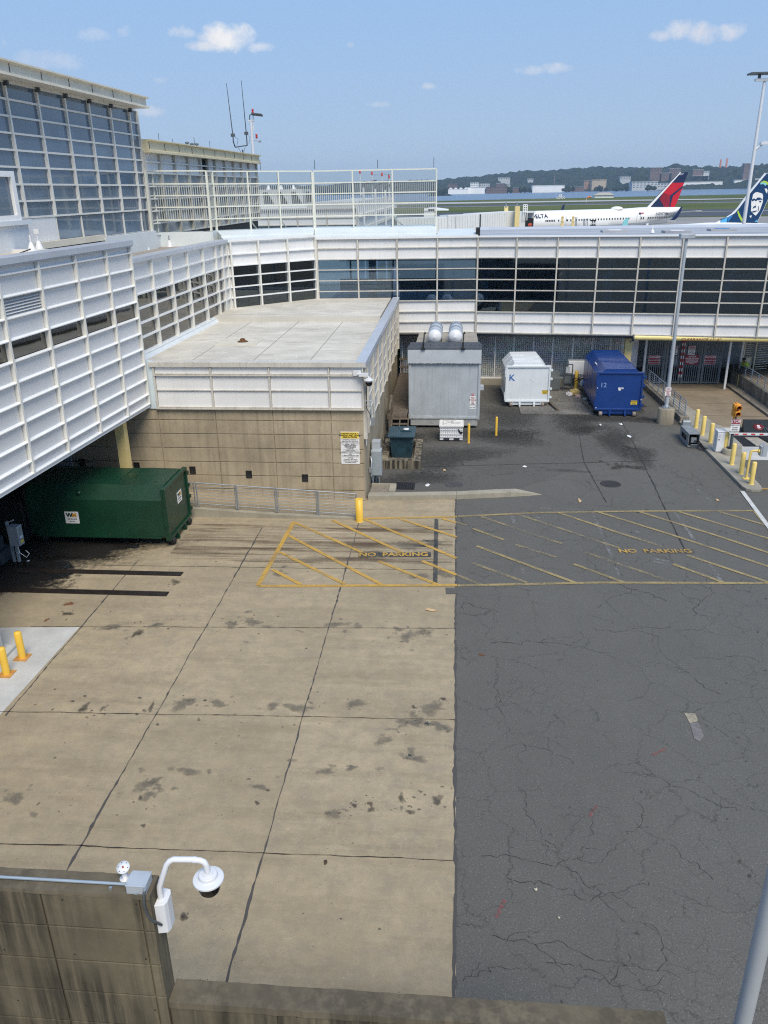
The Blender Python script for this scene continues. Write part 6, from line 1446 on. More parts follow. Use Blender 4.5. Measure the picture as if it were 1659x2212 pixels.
def stand(lean=0, armf=.2):
    return dict(pelvis=(0, 0, .95), chest=(0, -.04 - lean * .3, 1.32), neck=(0, -.06 - lean * .45, 1.50), head=(0, -.09 - lean * .5, 1.62), headtop=(0, -.09 - lean * .5, 1.70),
                shl=(-.20, -.05 - lean * .35, 1.42), ell=(-.27, -.10 - armf * .3, 1.15), hal=(-.22, -.15 - armf, .98), shr=(.20, -.05 - lean * .35, 1.42), elr=(.27, -.10 - armf * .3, 1.15), har=(.22, -.15 - armf, .98),
                hil=(-.10, 0, .88), knl=(-.12, -.03, .48), ftl=(-.13, .03, .08), tol=(-.14, -.14, .04), hir=(.10, 0, .88), knr=(.12, .0, .48), ftr=(.13, .06, .08), tor=(.14, -.11, .04))
M_navy = paint('navy_cloth', (.015, .018, .03), .9); M_lime = paint('hi_vis_lime', (.50, .75, .03), .6); M_hiorange = paint('hi_vis_orange', (.75, .10, .05), .6); M_hair = paint('black_hair', (.01, .009, .008), .7)
def sit():
    j = stand(.5, .3)
    for k in j: x, y, z = j[k]; j[k] = (x, y, z - .74)
    j.update(knl=(-.15, -.36, .46), ftl=(-.15, -.42, .09), tol=(-.15, -.58, .04), knr=(.15, -.36, .46), ftr=(.15, -.42, .09), tor=(.15, -.58, .04), hil=(-.10, -.02, .20), hir=(.10, -.02, .20), pelvis=(0, 0, .24))
    return j
person('person seated in a lime hi vis vest behind the right ramp railing, by the turnstile', (18.55, 51.95, .8), radians(-60), sit(), M_lime, M_navy, 1.6, M_hair)
ST = MB().bb(18.36, 18.74, 51.8, 52.15, .8, .92).build('low_seat', paint('brown_seat', (.10, .06, .04), .8)); tag(ST, 'low brown seat box under the seated person by the turnstile', 'seat')
o = MB().lathe([(.28, 0), (.30, .75), (.32, .8), (.2, .95), (.001, 1.0)], (19.6, 48.6, .8), 16).build('dark_drum', paint('dark_plum_plastic', (.03, .025, .05), .5)); tag(o, 'dark rounded drum behind the right ramp railing', 'drum')
pin = at_f(fr_, 1222, 640, -1.0)
person('dark clad person walking behind the dark connector windows', (pin.x, pin.y, 5.33), radians(80), stand(.1, .1), M_navy, M_navy, 1.6, M_hair)
# lamp post on its concrete foot
LP = thing('lamp_post', 'tall grey lamp post with box head on a round concrete foot, no parking sign', 'lamp post', (11.52, 43.0, 0))
MB().lathe([(.44, 0), (.43, .8), (.40, .84), (.001, .845)], (11.52, 43.0, 0), 28).build('concrete_foot', concrete('ribbed_round_concrete', (.33, .29, .22), .9, blot=.3), LP)
MB().tube([(11.49, 43, .86), (11.49, 43, 9.6)], [.105, .075], 16).build('pole', M_lightgrey, LP)
mb = MB().bb(11.30, 11.68, 42.83, 43.17, .845, .875); 
for x in (11.34, 11.64):
    for y in (42.87, 43.13): mb.lathe([(.03, 0), (.03, .07), (.001, .08)], (x, y, .875), 8)
mb.lathe([(.13, 0), (.13, .10), (.105, .12)], (11.49, 43, .875), 14); mb.build('base_plate', M_steel, LP)
MB().bb(11.16, 11.86, 42.8, 43.25, 9.5, 9.72).build('lamp_head', M_lightgrey, LP, .02)
at = sign_board(LP, (11.46, 42.87, 1.76), X3, Z3, .30, .46, M_signw, 'sign_board', .01)
for (s, z, h_) in (('NO', .15, .13), ('PARKING', .04, .075), ('ANY', -.05, .075), ('TIME', -.125, .075)): text(s, h_, M_red, LP, at(0, z), X3, Z3, .003, 0, 'sign_lettering')
arrow(LP, at, -.19, .11, M_red, X3, Z3)
# kerbed island
isl = [(12.24, 42.9), (12.22, 38.9), (12.26, 35.5), (12.28, 32.75), (12.36, 32.5), (12.55, 32.38), (12.86, 32.40), (13.03, 32.55), (13.08, 32.85), (13.12, 34.5), (13.3, 36.1), (13.5, 36.6), (14.2, 38.75), (14.2, 42.2), (12.95, 42.9)]
o = MB().prism([(x, y, 0) for x, y in isl], (0, 0, 0), (0, 0, .14)).build('traffic_island', M_islandtop, None, .02); tag(o, 'narrow concrete kerbed traffic island carrying the row of yellow bollards', 'traffic island')
sheet('wedge_apron', [(13.5, 36.7), (24, 36.9), (24, 42.2), (13.5, 42.2)], M_pad, .009)
for i, (x, y) in enumerate([(12.77, 41.64), (12.74, 40.34), (12.75, 39.01), (12.97, 37.46), (12.73, 35.63), (12.73, 34.34), (12.73, 33.02)]):
    bollard(x, y, 1.0, .10, ['yellow bollard on the island farthest from the yard, nearest the ramp wall', 'second yellow bollard on the island counting from the ramp wall', 'yellow bollard on the island just before the white barrier box', 'yellow bollard half hidden between the white barrier box and stop post', 'yellow bollard on the island in front of the stop post foot', 'yellow bollard on the island beside the card reader post', 'yellow bollard at the rounded near end of the island'][i], M_yellow_p, True, False, .14, 'yellow bollards on the island')
SP = thing('signal_post', 'dark post with STOP sign and orange two lamp traffic signal on the island', 'traffic signal', (13.12, 37.25, .14))
MB().lathe([(.33, 0), (.32, .24), (.29, .27), (.001, .275)], (13.12, 37.2, .14), 22).build('concrete_foot', M_curb, SP)
MB().tube([(13.14, 37.25, .4), (13.14, 37.25, 2.0)], .07, 12).build('pole', M_steel_d, SP); mb = MB().bb(12.98, 13.3, 37.09, 37.41, .415, .445); mb.build('base_plate', M_black, SP)
stop_sign(SP, (13.17, 37.15, 1.50), .42, .70)
mb = MB(); mb.tube([(13.1, 37.25, 1.85), (13.12, 37.25, 2.6)], .06); mb.bb(13.0, 13.3, 37.15, 37.45, 1.96, 2.24); mb.bb(13.0, 13.3, 37.15, 37.45, 2.26, 2.54); mb.build('signal_housing', M_orange, SP, .02)
for z in (2.12, 2.41):
    mb = MB(); rr = .125; n = 14
    vs = [];
    for yy, cut in ((0, 1), (.24, .68)):
        for k in range(n + 1):
            a = -pi * .25 + (1.5 * pi) * k / n; vs.append(Vector((13.15 + cos(a) * rr, 37.15 - yy * (1 if yy else 0), z + sin(a) * rr)))
    mb.add(vs, [(k, k + 1, n + 2 + k, n + 1 + k) for k in range(n)], True); o = mb.build('visor', M_orange, SP); sm = o.modifiers.new('solid', 'SOLIDIFY'); sm.thickness = .008
    MB().lathe([(.115, 0), (.08, .03), (.001, .045)], (13.15, 37.148, z), 16, (0, -1, 0)).build('lens', paint('dark_red_lens', (.10, .01, .01), .2), SP)
BX = thing('barrier_gate', 'white barrier cabinet with red and white striped arm across the lane', 'barrier', (12.7, 37.6, .14))
mb = MB(); mb.bb(12.52, 12.88, 37.4, 37.85, .16, 1.12); mb.bb(12.50, 12.90, 37.38, 37.87, 1.12, 1.19); mb.build('cabinet', M_whitep, BX, .02)
MB().bb(12.54, 12.86, 37.385, 37.398, .2, 1.08).build('door', M_whitep, BX); MB().bb(12.58, 12.64, 37.378, 37.384, .75, .80).build('lock', M_ink, BX); MB().lathe([(.05, 0), (.05, .01)], (12.895, 37.6, 1.02), 14, (1, 0, 0)).build('emblem', M_steel_d, BX)
for k in range(3): MB().bb(12.57, 12.66, 37.378, 37.384, .9 + k * .05, .92 + k * .05).build('vent_slot', M_lightgrey, BX)
for k in range(14):
    x0 = 12.9 + k * .38; MB().bb(x0, x0 + .38, 37.55, 37.59, .95, 1.07).build('arm_segment', M_whitep, BX)
    if k: MB().bb(x0 + .06, x0 + .24, 37.538, 37.549, .98, 1.04).build('red_band', M_redb, BX)
# vehicle stopping wedge with round STOP discs
VB = thing('wedge_barrier', 'black raised wedge vehicle barrier with round maroon STOP letter discs', 'vehicle barrier', (16, 40.5, 0))
MB().prism([(14.3, 38.8, .014), (24, 38.9, .014), (24, 42.1, .014), (15.1, 42.1, .014), (14.25, 40.3, .014)], (0, 0, 0), (0, 0, .004)).build('pit', M_black, VB)
MB().prism([(14.95, 40.75, .03), (15.25, 42.0, .50), (15.25, 42.06, .50), (15.25, 42.06, .03)], (0, 0, 0), (9, 0, 0)).build('wedge_plate', M_darkmach, VB)
for x in (14.9, 16.0, 17.3, 18.6): MB().prism([(x, 38.85, .02), (x + .75, 38.85, .02), (x + .55, 40.2, .02), (x - .1, 40.2, .02)], (0, 0, 0), (0, 0, .05)).build('timber_deck', paint('pale_worn_deck', (.36, .33, .28), .8, 0, .25, 4), VB)
for x in (15.75, 17.1, 18.4): mb = MB(); mb.bar((x, 38.9, .08), (x - .05, 40.4, .5), .05, .10); mb.bar((x + .12, 38.9, .08), (x + .07, 40.4, .5), .05, .10); mb.build('strut', M_steel_d, VB)
sr, su = X3, Vector((0, 1.55, -.53)).normalized() * 1
su = Vector((0, 1.25, .47)).normalized(); sn = sr.cross(su)
for x, ch in ((15.85, 'S'), (16.68, 'T'), (17.5, 'O'), (18.3, 'P')):
    c_ = Vector((x, 41.38, .267)) + sn * .012; MB().lathe([(.27, 0), (.27, .012), (.001, .013)], c_, 24, sn).build('disc', paint('dull_maroon', (.16, .012, .02), .6), VB); text(ch, .36, M_signw, VB, c_ + sn * .016, sr, su, .01, 0, 'disc_letter')
CRD = thing('card_reader', 'yellow gooseneck post with hooded card reader on the island', 'card reader', (12.74, 33.7, .14))
mb = MB().tube([(12.74, 33.7, .16), (12.76, 33.7, 1.36), (12.80, 33.7, 1.40), (13.08, 33.7, 1.42)], .05, 12); mb.bb(12.60, 12.88, 33.58, 33.82, .14, .17); mb.lathe([(.09, 0), (.09, .08)], (13.05, 33.7, 1.40), 12, (1, 0, 0)); mb.build('post', M_yellow_p, CRD)
mb = MB(); mb.bb(13.12, 13.18, 33.55, 33.85, 1.2, 1.62); mb.bb(13.18, 13.36, 33.52, 33.55, 1.2, 1.72); mb.bb(13.18, 13.36, 33.85, 33.88, 1.2, 1.72); mb.bb(13.18, 13.30, 33.55, 33.85, 1.25, 1.5); mb.build('hooded_reader', M_lightgrey, CRD)
# broken operator box with loose wires
M_obx = paint('dull_grey_housing', (.25, .28, .30), .45, .15, .15, 4, .2, (.12, .11, .10))
OB = thing('operator_box', 'damaged open grey gate operator housing with loose black wires at the island kerb', 'gate operator', (11.7, 39.2, 0))
mb = MB(); y0, y1 = 38.55, 40.1; x0, x1 = 11.55, 12.08; z0, z1 = .04, .70
mb.bb(x0, x1, y0, y1, z1 - .02, z1); mb.bb(x0, x0 + .02, y0, y0 + .35, z0, z1 - .02); mb.bb(x0, x0 + .02, y1 - .3, y1, z0, z1 - .02); mb.bb(x0, x0 + .02, y0 + .35, y1 - .3, z0, z0 + .2); mb.bb(x0, x0 + .02, y0 + .35, y1 - .3, z1 - .2, z1 - .02)
mb.bb(x1 - .02, x1, y0, y1, z0, z1 - .02); mb.bb(x0 + .02, x1 - .02, y1 - .02, y1, z0, z1 - .02); mb.bb(x0 + .02, x1 - .02, y0 + .02, y1 - .02, z0, z0 + .02); mb.build('housing', M_obx, OB)
mb = MB(); mb.box((11.85, 38.42, .12), (.42, .02, .24), Matrix.Rotation(.5, 3, 'X')); mb.build('hanging_flap', M_obx, OB); MB().bb(11.6, 12.05, 38.75, 39.9, .06, .45).build('dark_inside', M_black, OB); MB().bb(11.7, 11.95, 38.6, 38.74, .25, .5).build('motor_parts', M_steel, OB)
mb = MB(); mb.tube([(11.66, 40.25, .82), (12.02, 40.25, .82)], .13, 16); mb.bb(11.64, 12.04, 40.12, 40.4, .55, .82); mb.build('motor_cover', M_obx, OB)
mb = MB(); rr = random.Random(3)
for k in range(6):
    p = [(11.9 + rr.uniform(-.1, .1), 38.65, .35)]
    for i in range(5): p.append((11.95 + .14 * i + rr.uniform(-.1, .1), 38.45 - .2 * i + rr.uniform(-.12, .12), max(.03, .28 - .08 * i + rr.uniform(-.05, .1))))
    mb.tube(p, .014, 6)
mb.build('loose_wires', M_black, OB)

# ================================================================ foreground walls and camera arm
FW = thing('foreground_wall', 'tall board marked concrete wall with black rain streaks, bottom left foreground', 'wall', (-5, 5.85, 0))
M_fw = concrete('mildewed_concrete', (.175, .147, .098), .5, blot=.3, black=.85, dark=(.034, .031, .024), ties=(1.3, .001, 1.3), tie_r=.016)
M_fwtop = concrete('mildewed_wall_top', (.155, .13, .09), 0, blot=.4, black=.55, dark=(.05, .045, .035))
mb = MB(); xs = [-9, -7.4, -5.7, -4.07, -3.04, -2.93]; zz = [0, .6, 1.2, 1.75, 2.2, 2.65, 3.12, 3.58, 4.06, 4.53, 5.01, 5.46]
for i in range(len(xs) - 1):
    for j in range(len(zz) - 1): mb.bb(xs[i] + .008, xs[i + 1] - (.008 if i < 4 else 0), 5.695, 5.73, zz[j] + .008, zz[j + 1] - .008)
mb.bb(-9, -2.932, 5.716, 5.95, 0, 5.46); mb.build('wall_face', M_fw, FW, .007)
mb = MB(); n = 60; vs = []
rr = random.Random(9)
for i in range(n + 1):
    x = -9 + 6.075 * i / n; j1, j2 = rr.uniform(-.008, .006), rr.uniform(-.006, .006)
    vs += [(x, 5.69 + j1, 5.46), (x, 5.70 + j1, 5.50), (x, 5.955 + j2, 5.50), (x, 5.96 + j2, 5.46)]
mb.add(vs, [(4 * i + a, 4 * i + (a + 1) % 4, 4 * i + 4 + (a + 1) % 4, 4 * i + 4 + a) for i in range(n) for a in range(4)]); mb.add(vs[:4], [(0, 1, 2, 3)]); mb.add(vs[-4:], [(0, 1, 2, 3)]); mb.build('wall_top', M_fwtop, FW)
LW = thing('low_foreground_wall', 'lower concrete parapet wall running right along the bottom edge', 'wall', (-.3, 5.9, 0))
mb = MB(); xs = [-2.928, -1.75, -.4, .95, 2.31]
for i in range(4): mb.bb(xs[i] + .006, xs[i + 1] - .006, 5.73, 5.75, 0, 3.87)
mb.bb(-2.93, 2.30, 5.745, 5.98, 0, 3.87); mb.build('wall_face', M_fw, LW)
mb = MB(); vs = []
for i in range(n + 1):
    x = -2.928 + 5.25 * i / n; j1, j2 = rr.uniform(-.008, .006), rr.uniform(-.006, .006)
    vs += [(x, 5.715 + j1, 3.87), (x, 5.725 + j1, 3.95), (x, 6.0 + j2, 3.95), (x, 6.005 + j2, 3.87)]
mb.add(vs, [(4 * i + a, 4 * i + (a + 1) % 4, 4 * i + 4 + (a + 1) % 4, 4 * i + 4 + a) for i in range(n) for a in range(4)]); mb.add(vs[:4], [(0, 1, 2, 3)]); mb.add(vs[-4:], [(0, 1, 2, 3)]); mb.build('wall_top', M_fwtop, LW)
CA = thing('arm_camera', 'white dome security camera on a bent arm fixed to the foreground wall end', 'security camera', (-2.93, 5.85, 5.1))
mb = MB(); mb.prism([(-2.93, 5.76, 4.97), (-2.83, 5.78, 4.97), (-2.81, 5.83, 4.97), (-2.81, 5.93, 4.97), (-2.83, 5.98, 4.97), (-2.93, 6.0, 4.97)], (0, 0, -.06), (0, 0, .33)); mb.build('wall_mount', M_whitep, CA, .008)
mb = MB().tube([(-2.89, 5.86, 5.18), (-2.89, 5.86, 5.40), (-2.885, 5.865, 5.46), (-2.79, 5.90, 5.72), (-2.76, 5.91, 5.755), (-2.72, 5.92, 5.77), (-2.53, 5.93, 5.77), (-2.45, 5.93, 5.765), (-2.415, 5.93, 5.75), (-2.395, 5.93, 5.71), (-2.39, 5.93, 5.62)], .030, 16); mb.build('arm', M_whitep, CA)
MB().tube([(-2.52, 5.93, 5.769), (-2.49, 5.93, 5.768)], .034, 16).build('arm_joint', M_whitep, CA)
dome_camera(CA, (-2.39, 5.93, 5.525), .82)
JB = thing('junction_box', 'grey metal junction box on top of the foreground wall beside the camera arm', 'junction box', (-3.06, 5.81, 5.5))
MB().bb(-3.165, -2.965, 5.71, 5.90, 5.50, 5.60).build('box', M_lightgrey, JB, .006); MB().bb(-3.17, -2.96, 5.705, 5.905, 5.601, 5.612).build('lid', M_lightgrey, JB, .004)
mb = MB()
for x in (-3.155, -2.975):
    for y in (5.72, 5.89): mb.lathe([(.006, 0), (.006, .004), (.001, .005)], (x, y, 5.612), 8)
mb.box((-3.06, 5.700, 5.515), (.035, .012, .012)); mb.build('screws', M_steel, JB)
mb = MB(); mb.lathe([(.018, 0), (.018, .03), (.012, .05)], (-2.965, 5.73, 5.58), 10, (0, -1, 0)); mb.build('fitting', M_steel, JB)
MB().tube([(-2.965, 5.71, 5.58), (-2.97, 5.675, 5.54), (-2.98, 5.67, 5.40), (-2.97, 5.68, 5.26), (-2.93, 5.69, 5.17), (-2.90, 5.73, 5.10), (-2.88, 5.76, 5.04)], .014, 10).build('flexible_conduit', M_steel_d, JB)
o = MB().tube([(-9, 5.80, 5.53), (-3.165, 5.80, 5.53)], .016, 10).build('wall_conduit', paint('blue_grey_conduit', (.36, .42, .47), .4, .3, .1, 4)); tag(o, 'long straight grey conduit along the top of the foreground wall', 'conduit')
o = MB().bb(-3.36, -3.33, 5.74, 5.765, 5.5, 5.53).build('conduit_clip', M_steel); tag(o, 'small loose metal conduit clip on the foreground wall top', 'clip')
FL = thing('flanged_stub', 'small white flanged pipe stand with round drilled plate on the foreground wall', 'pipe stand', (-3.25, 5.91, 5.5))
mb = MB(); mb.lathe([(.055, 0), (.055, .008), (.024, .009), (.024, .16)], (-3.255, 5.90, 5.50), 18); mb.build('stand', M_whitep, FL)
MB().lathe([(.066, 0), (.066, .010), (.001, .0105)], (-3.25, 5.89, 5.655), 24, (0, -.45, 1)).build('plate', M_whitep, FL)
mb = MB(); ax = Vector((0, -.45, 1)).normalized(); ux = X3; vx = ax.cross(ux)
for k in range(6): mb.lathe([(.006, .0), (.001, .001)], Vector((-3.25, 5.89, 5.655)) + ax * .0115 + (ux * cos(k * pi / 3) + vx * sin(k * pi / 3)) * .05, 8, ax)
mb.build('bolt_hole', M_steel_d, FL); MB().lathe([(.012, 0), (.009, .012), (.001, .013)], Vector((-3.25, 5.89, 5.655)) + ax * .0105, 10, ax).build('rusty_bolt', paint('rust_bolt', (.40, .10, .06), .7), FL)
NP = thing('lamp_post', 'smooth light grey lamp post in the bottom right foreground', 'lamp post', (2.28, 4.40, 0))

a_ = ray(1613.5, 2150); a_ = Vector((0, 0, H)) + a_ * (8.6 / F)
MB().tube([(a_.x + .02, a_.y, 0), (a_.x + .02, a_.y, 12.5)], .088, 24).build('pole', paint('smooth_grey_pole', (.37, .385, .40), .6, 0, .05, 3), NP); MB().bb(a_.x - .2, a_.x + .24, a_.y - .2, a_.y + .2, 0, .04).build('base_plate', M_steel, NP)
MB().bb(a_.x - .35, a_.x + .35, a_.y - .25, a_.y + .25, 12.5, 12.7).build('lamp_head', M_lightgrey, NP, .02)

# ================================================================ apron, airfield, river and far shore
AZ = 1.4                                   # the apron lies a little above the yard
def strip(name, L0, L1, R0, R1, mat, z, x0=943, x1=1586):
    """ground band between two picture lines through x0 and x1, carried on past the picture's sides"""
    def pt(x, y0, y1, xx): return g(x, y0, AZ)
    a, b = g(x0, L0, AZ), g(x1, R0, AZ); c_, d_ = g(x0, L1, AZ), g(x1, R1, AZ)
    e, f_ = (b - a), (d_ - c_)
    return sheet(name, [a - e * 2, b + e * 2, d_ + f_ * 2, c_ - f_ * 2], mat, z)
t = MT('grass')
c1 = t.mix(t.ramp(t.noise(.02, t.vec((.3, 1, 1)), 6, .6), .35, .65), (.060, .085, .022), (.13, .145, .045))
c1 = t.mix(t.math('MULTIPLY', t.ramp(t.noise(.15, None, 4), .4, .7), .4), c1, (.05, .075, .02)); t.col(c1); t.rough(.95, 0, .1); M_grass = t.m
M_apron = paint('apron_concrete', (.26, .25, .235), .9, 0, .15, .05); M_tarmac = paint('dark_tarmac', (.060, .063, .070), .8, 0, .2, .05); M_run = paint('pale_runway', (.40, .40, .39), .9, 0, .1, .02)
M_lawn = paint('far_lawn', (.08, .11, .03), .95, 0, .2, .01)
nearL, nearR = g(943, 434, AZ), g(1586, 420, AZ); e = nearR - nearL
structure(MB().prism([nearL - e * 3, nearR + e * 3, Vector((4000, 58.5, 0)), Vector((-4000, 58.5, 0))], (0, 0, -3 - 0), (0, 0, AZ)).build('airfield_grass', M_grass))
for o in list(COL.objects):
    if o.name == 'airfield_grass':
        for v in o.data.vertices: v.co.z = AZ if v.co.z > -1 and v.index >= 4 else -3
structure(MB().poly([Vector((-400, 61, AZ + .02)), Vector((700, 61, AZ + .02)), Vector((700, 300, AZ + .02)), Vector((-400, 300, AZ + .02))]).build('apron', M_apron))
strip('dark_taxiway', 459.5, 480, 451, 466, M_tarmac, AZ + .04)
strip('runway', 437.5, 441, 428.5, 430.5, M_run, AZ + .03)
strip('taxiway', 444, 447.5, 433.5, 436.5, M_tarmac, AZ + .03)
strip('taxi_line', 447.5, 448.0, 436.5, 437.0, M_run, AZ + .06)
strip('taxi_line', 466.5, 467.2, 456.0, 456.5, M_run, AZ + .06)
strip('apron_line', 486, 486.6, 471.5, 472, M_run, AZ + .06)
t = MT('river_water'); t.col((.075, .115, .185)); t.rough(.22, 0, .5); t.bump(t.noise(.06, t.vec((1, 2.5, 1)), 6, .7), .55, 1.5); M_water = t.m
sheet('river', [(-8000, 60), (8000, 60), (8000, 8000), (-8000, 8000)], M_water, -2)

# hills on the far bank: terrain grids with tree-sized roughness
from mathutils import noise as mn
def hill(name, prof, Y0, Y1, yc, mat, amp, stepx=14, stepy=26, seed=0, base=-2):
    """prof: list of (picture x, picture y of the crest); crest lies at depth yc"""
    P = [atY(x, y, yc) for x, y in prof]
    def crest(X):
        if X <= P[0].x: return P[0].z
        for a, b in zip(P, P[1:]):
            if a.x <= X <= b.x: return a.z + (b.z - a.z) * (X - a.x) / (b.x - a.x)
        return P[-1].z
    xs = [P[0].x + i * stepx for i in range(int((P[-1].x - P[0].x) / stepx) + 1)]; ys = [Y0 + j * stepy for j in range(int((Y1 - Y0) / stepy) + 1)]
    vs = []
    for y in ys:
        for x in xs:
            k = (y - Y0) / (yc - Y0) if y < yc else max(0, 1 - (y - yc) / (Y1 - yc))
            k = k * k * (3 - 2 * k); v = Vector((x / 34 + seed, y / 34, 0))
            b = abs(mn.noise(v)) * 1.2 + .7 * mn.noise(v * 2.7) + .5 * mn.noise(v * .21)
            z = base + (crest(x) - base - amp * .3) * k + amp * b * min(1, k * 3)
            vs.append((x, y, z))
    m = len(xs)
    mb = MB(); mb.add(vs, [(j * m + i, j * m + i + 1, (j + 1) * m + i + 1, (j + 1) * m + i) for j in range(len(ys) - 1) for i in range(m - 1)], False)
    return structure(mb.build(name, mat, recalc=False))
t = MT('wooded_hill')
c1 = t.mix(t.ramp(t.noise(.03, None, 8, .75), .38, .64), (.010, .019, .013), (.034, .047, .026)); t.col(c1); t.rough(.95, 0, .05); M_wood_hill = t.m
hill('hills', [(300, 405), (560, 404), (700, 402), (780, 397), (830, 395), (943, 388.5), (1000, 386), (1060, 380), (1120, 374), (1170, 371), (1240, 365.5), (1300, 361), (1340, 362), (1420, 366), (1600, 362), (1900, 352)], 2600, 3950, 3400, M_wood_hill, 13, 16, 34)
hill('hills', [(1180, 408), (1240, 398), (1300, 384), (1350, 372), (1370, 367), (1400, 364.5), (1430, 366), (1460, 360), (1500, 364), (1530, 361), (1560, 359), (1600, 361), (1640, 357), (1700, 351), (1950, 348)], 2520, 3300, 2950, M_wood_hill, 15, 12, 24, 5)
# low far bank
bl_, bm_, br_ = g(943, 415.5, -2), g(1311, 409.5, -2), g(1655, 404.5, -2); BK = bl_.y
bank = [(-2500, BK - 20), (bl_.x - 400, BK - 10), tuple(bl_.xy), tuple(bm_.xy), tuple(br_.xy), (4500, br_.y + 250)]
pass
structure(MB().prism([Vector((x, y, 0)) for x, y in bank] + [Vector((4500, 4600, 0)), Vector((-2500, 4600, 0))], (0, 0, -3), (0, 0, -.6)).build('far_bank', M_lawn))
# lawn strip on the right bank
a, b, c_, d_ = atY(1490, 404.5, br_.y - 30), atY(1700, 401, br_.y), atY(1700, 395, br_.y + 230), atY(1490, 399.5, br_.y + 200)
structure(MB().poly([a, b, c_, d_]).build('bank_lawn', M_grass))
# tree belt along the far bank: many leaf clumps, one stuff object
mb = MB(); rr = random.Random(11)
ICO = bmesh.new(); bmesh.ops.create_icosphere(ICO, subdivisions=1, radius=1); IV = [v.co.copy() for v in ICO.verts]; IF = [tuple(v.index for v in f.verts) for f in ICO.faces]; ICO.free()
def clump(x, y, z, r, h):
    mb.add([(x + v.x * r * rr.uniform(.7, 1.25), y + v.y * r * rr.uniform(.7, 1.25), z + h * .5 + v.z * h * .55 * rr.uniform(.75, 1.25)) for v in IV], IF)
def bankY(x):
    for (a, b), (c_, d_) in zip(bank, bank[1:]):
        if a <= x <= c_: return b + (d_ - b) * (x - a) / (c_ - a)
    return 2000
for _ in range(420):
    x = rr.uniform(-480, 190); clump(x, bankY(x) + rr.uniform(10, 90), -1, rr.uniform(8, 15), rr.uniform(9, 19))
for _ in range(520):
    x = rr.uniform(150, 1800); clump(x, bankY(x) + rr.uniform(230, 440), -1, rr.uniform(7, 14), rr.uniform(6, 15))
for (px_, n) in ((950, 22), (1085, 6), (1110, 5), (1140, 8), (1232, 8), (1300, 7), (1332, 6), (1410, 5)):
    q = atY(px_, 408, 2260)
    for _ in range(n): clump(q.x + rr.uniform(-22, 22), q.y + rr.uniform(-40, 60), -1, rr.uniform(5, 9), rr.uniform(7, 15))
q = atY(946, 418, 1700)
o = mb.build('far_woods', M_wood_hill, recalc=False); o['kind'] = 'stuff'; o['label'] = 'dark tree belt along the far river bank'
islet = structure(MB().lathe([(26, 0), (20, 3), (8, 4), (.1, 4.2)], (atY(950, 419, 1750).x, 1750, -2.1), 14).build('wooded_islet', M_wood_hill))

# buildings on the far bank
M_brick = paint('far_brick', (.165, .115, .10), .9, 0, .15, .05); M_tan = paint('far_tan', (.48, .38, .27), .9, 0, .1, .05); M_fwhite = paint('far_white', (.88, .88, .86), .8, 0, .06, .05); M_fgrey = paint('far_grey_white', (.52, .54, .54), .8, 0, .1, .05); M_fwin = paint('far_window', (.06, .07, .08), .4)
def far_box(lab, x0, x1, yt, yb, Y, mat, depth=30, roofm=None, gables=0, win=0, wm=None, down=6):
    Y += 260 if Y < 2290 else 330
    a, b = atY(x0, yb, Y), atY(x1, yb, Y); zt = (atY(x0, yt, Y).z + atY(x1, yt, Y).z) / 2; zb = min(a.z, b.z)
    r = thing('far_building', lab, 'building', ((a.x + b.x) / 2, Y, zb), 'buildings on the far bank')
    hb = zt if not gables else zb + (zt - zb) * .55
    MB().bb(a.x, b.x, Y, Y + depth, zb - down, hb).build('walls', mat, r)
    if gables:
        w_ = (b.x - a.x) / gables; mb = MB()
        for k in range(gables):
            x = a.x + k * w_; mb.prism([(x, Y - .5, hb), (x + w_, Y - .5, hb), (x + w_ / 2, Y - .5, zt)], (0, 0, 0), (0, depth, 0))
        mb.build('roof', roofm or mat, r)
    else:
        MB().bb(a.x - .8, b.x + .8, Y - .8, Y + depth + .8, hb, hb + max(.6, (zt - zb) * .07)).build('roof', roofm or M_fgrey, r)
    if win:
        nx = max(3, int((b.x - a.x) / win)); nz = max(1, int((hb - zb) / 4.0))
        for j in range(min(nz, 5)):
            mb = MB()
            for k in range(nx):
                x = a.x + (k + .5) * (b.x - a.x) / nx; z = zb + (j + .55) * (hb - zb) / nz
                mb.bb(x - win * .28, x + win * .28, Y - .25, Y - .05, z - .8, z + .8)
            mb.build('window_row', wm or M_fwin, r)
    return r
far_box('white hangar row with three gabled roofs on the far bank', 968, 1012, 404.5, 415, 1900, M_fwhite, 40, M_fwhite, 4)
far_box('long low white shed behind the gabled hangars on the far bank', 1010, 1047, 405, 414, 1925, M_fwhite, 30, M_fgrey)
far_box('brown brick block at the left on the far bank', 967, 988, 397, 407, 2080, M_brick, 30, M_brick, 0, 6)
far_box('small white storeyed building on the slope of the far bank', 1016, 1034, 394.5, 402, 2300, M_fwhite, 25, M_fgrey, 0, 5)
far_box('grey buildings left of centre behind the far bank', 1036, 1058, 395.5, 403, 2330, M_fgrey, 25, M_brick, 0, 6)
far_box('long low red brick building on the far bank', 1050, 1095, 404, 414, 1960, M_brick, 25, M_brick, 0, 6)
far_box('brick and white houses right of the long brick building', 1072, 1092, 396, 402, 2320, M_brick, 25, M_fwhite, 0, 6)
far_box('white cube building beside the long brick building', 1095, 1102, 401, 409, 2000, M_fwhite, 14, M_fwhite)
far_box('small brick hall right of the white cube on the far bank', 1106, 1127, 406, 412, 2010, M_brick, 18, M_fgrey)
far_box('long white hangar with a columned opening, far bank', 1150, 1219, 401, 411.5, 1985, M_fwhite, 50, M_fwhite, 0)
far_box('brick coloured tower block left half of the pair on the far bank', 1262, 1280, 391, 404, 2140, paint('far_pink_brick', (.42, .25, .18), .9), 30, M_tan, 0, 6)
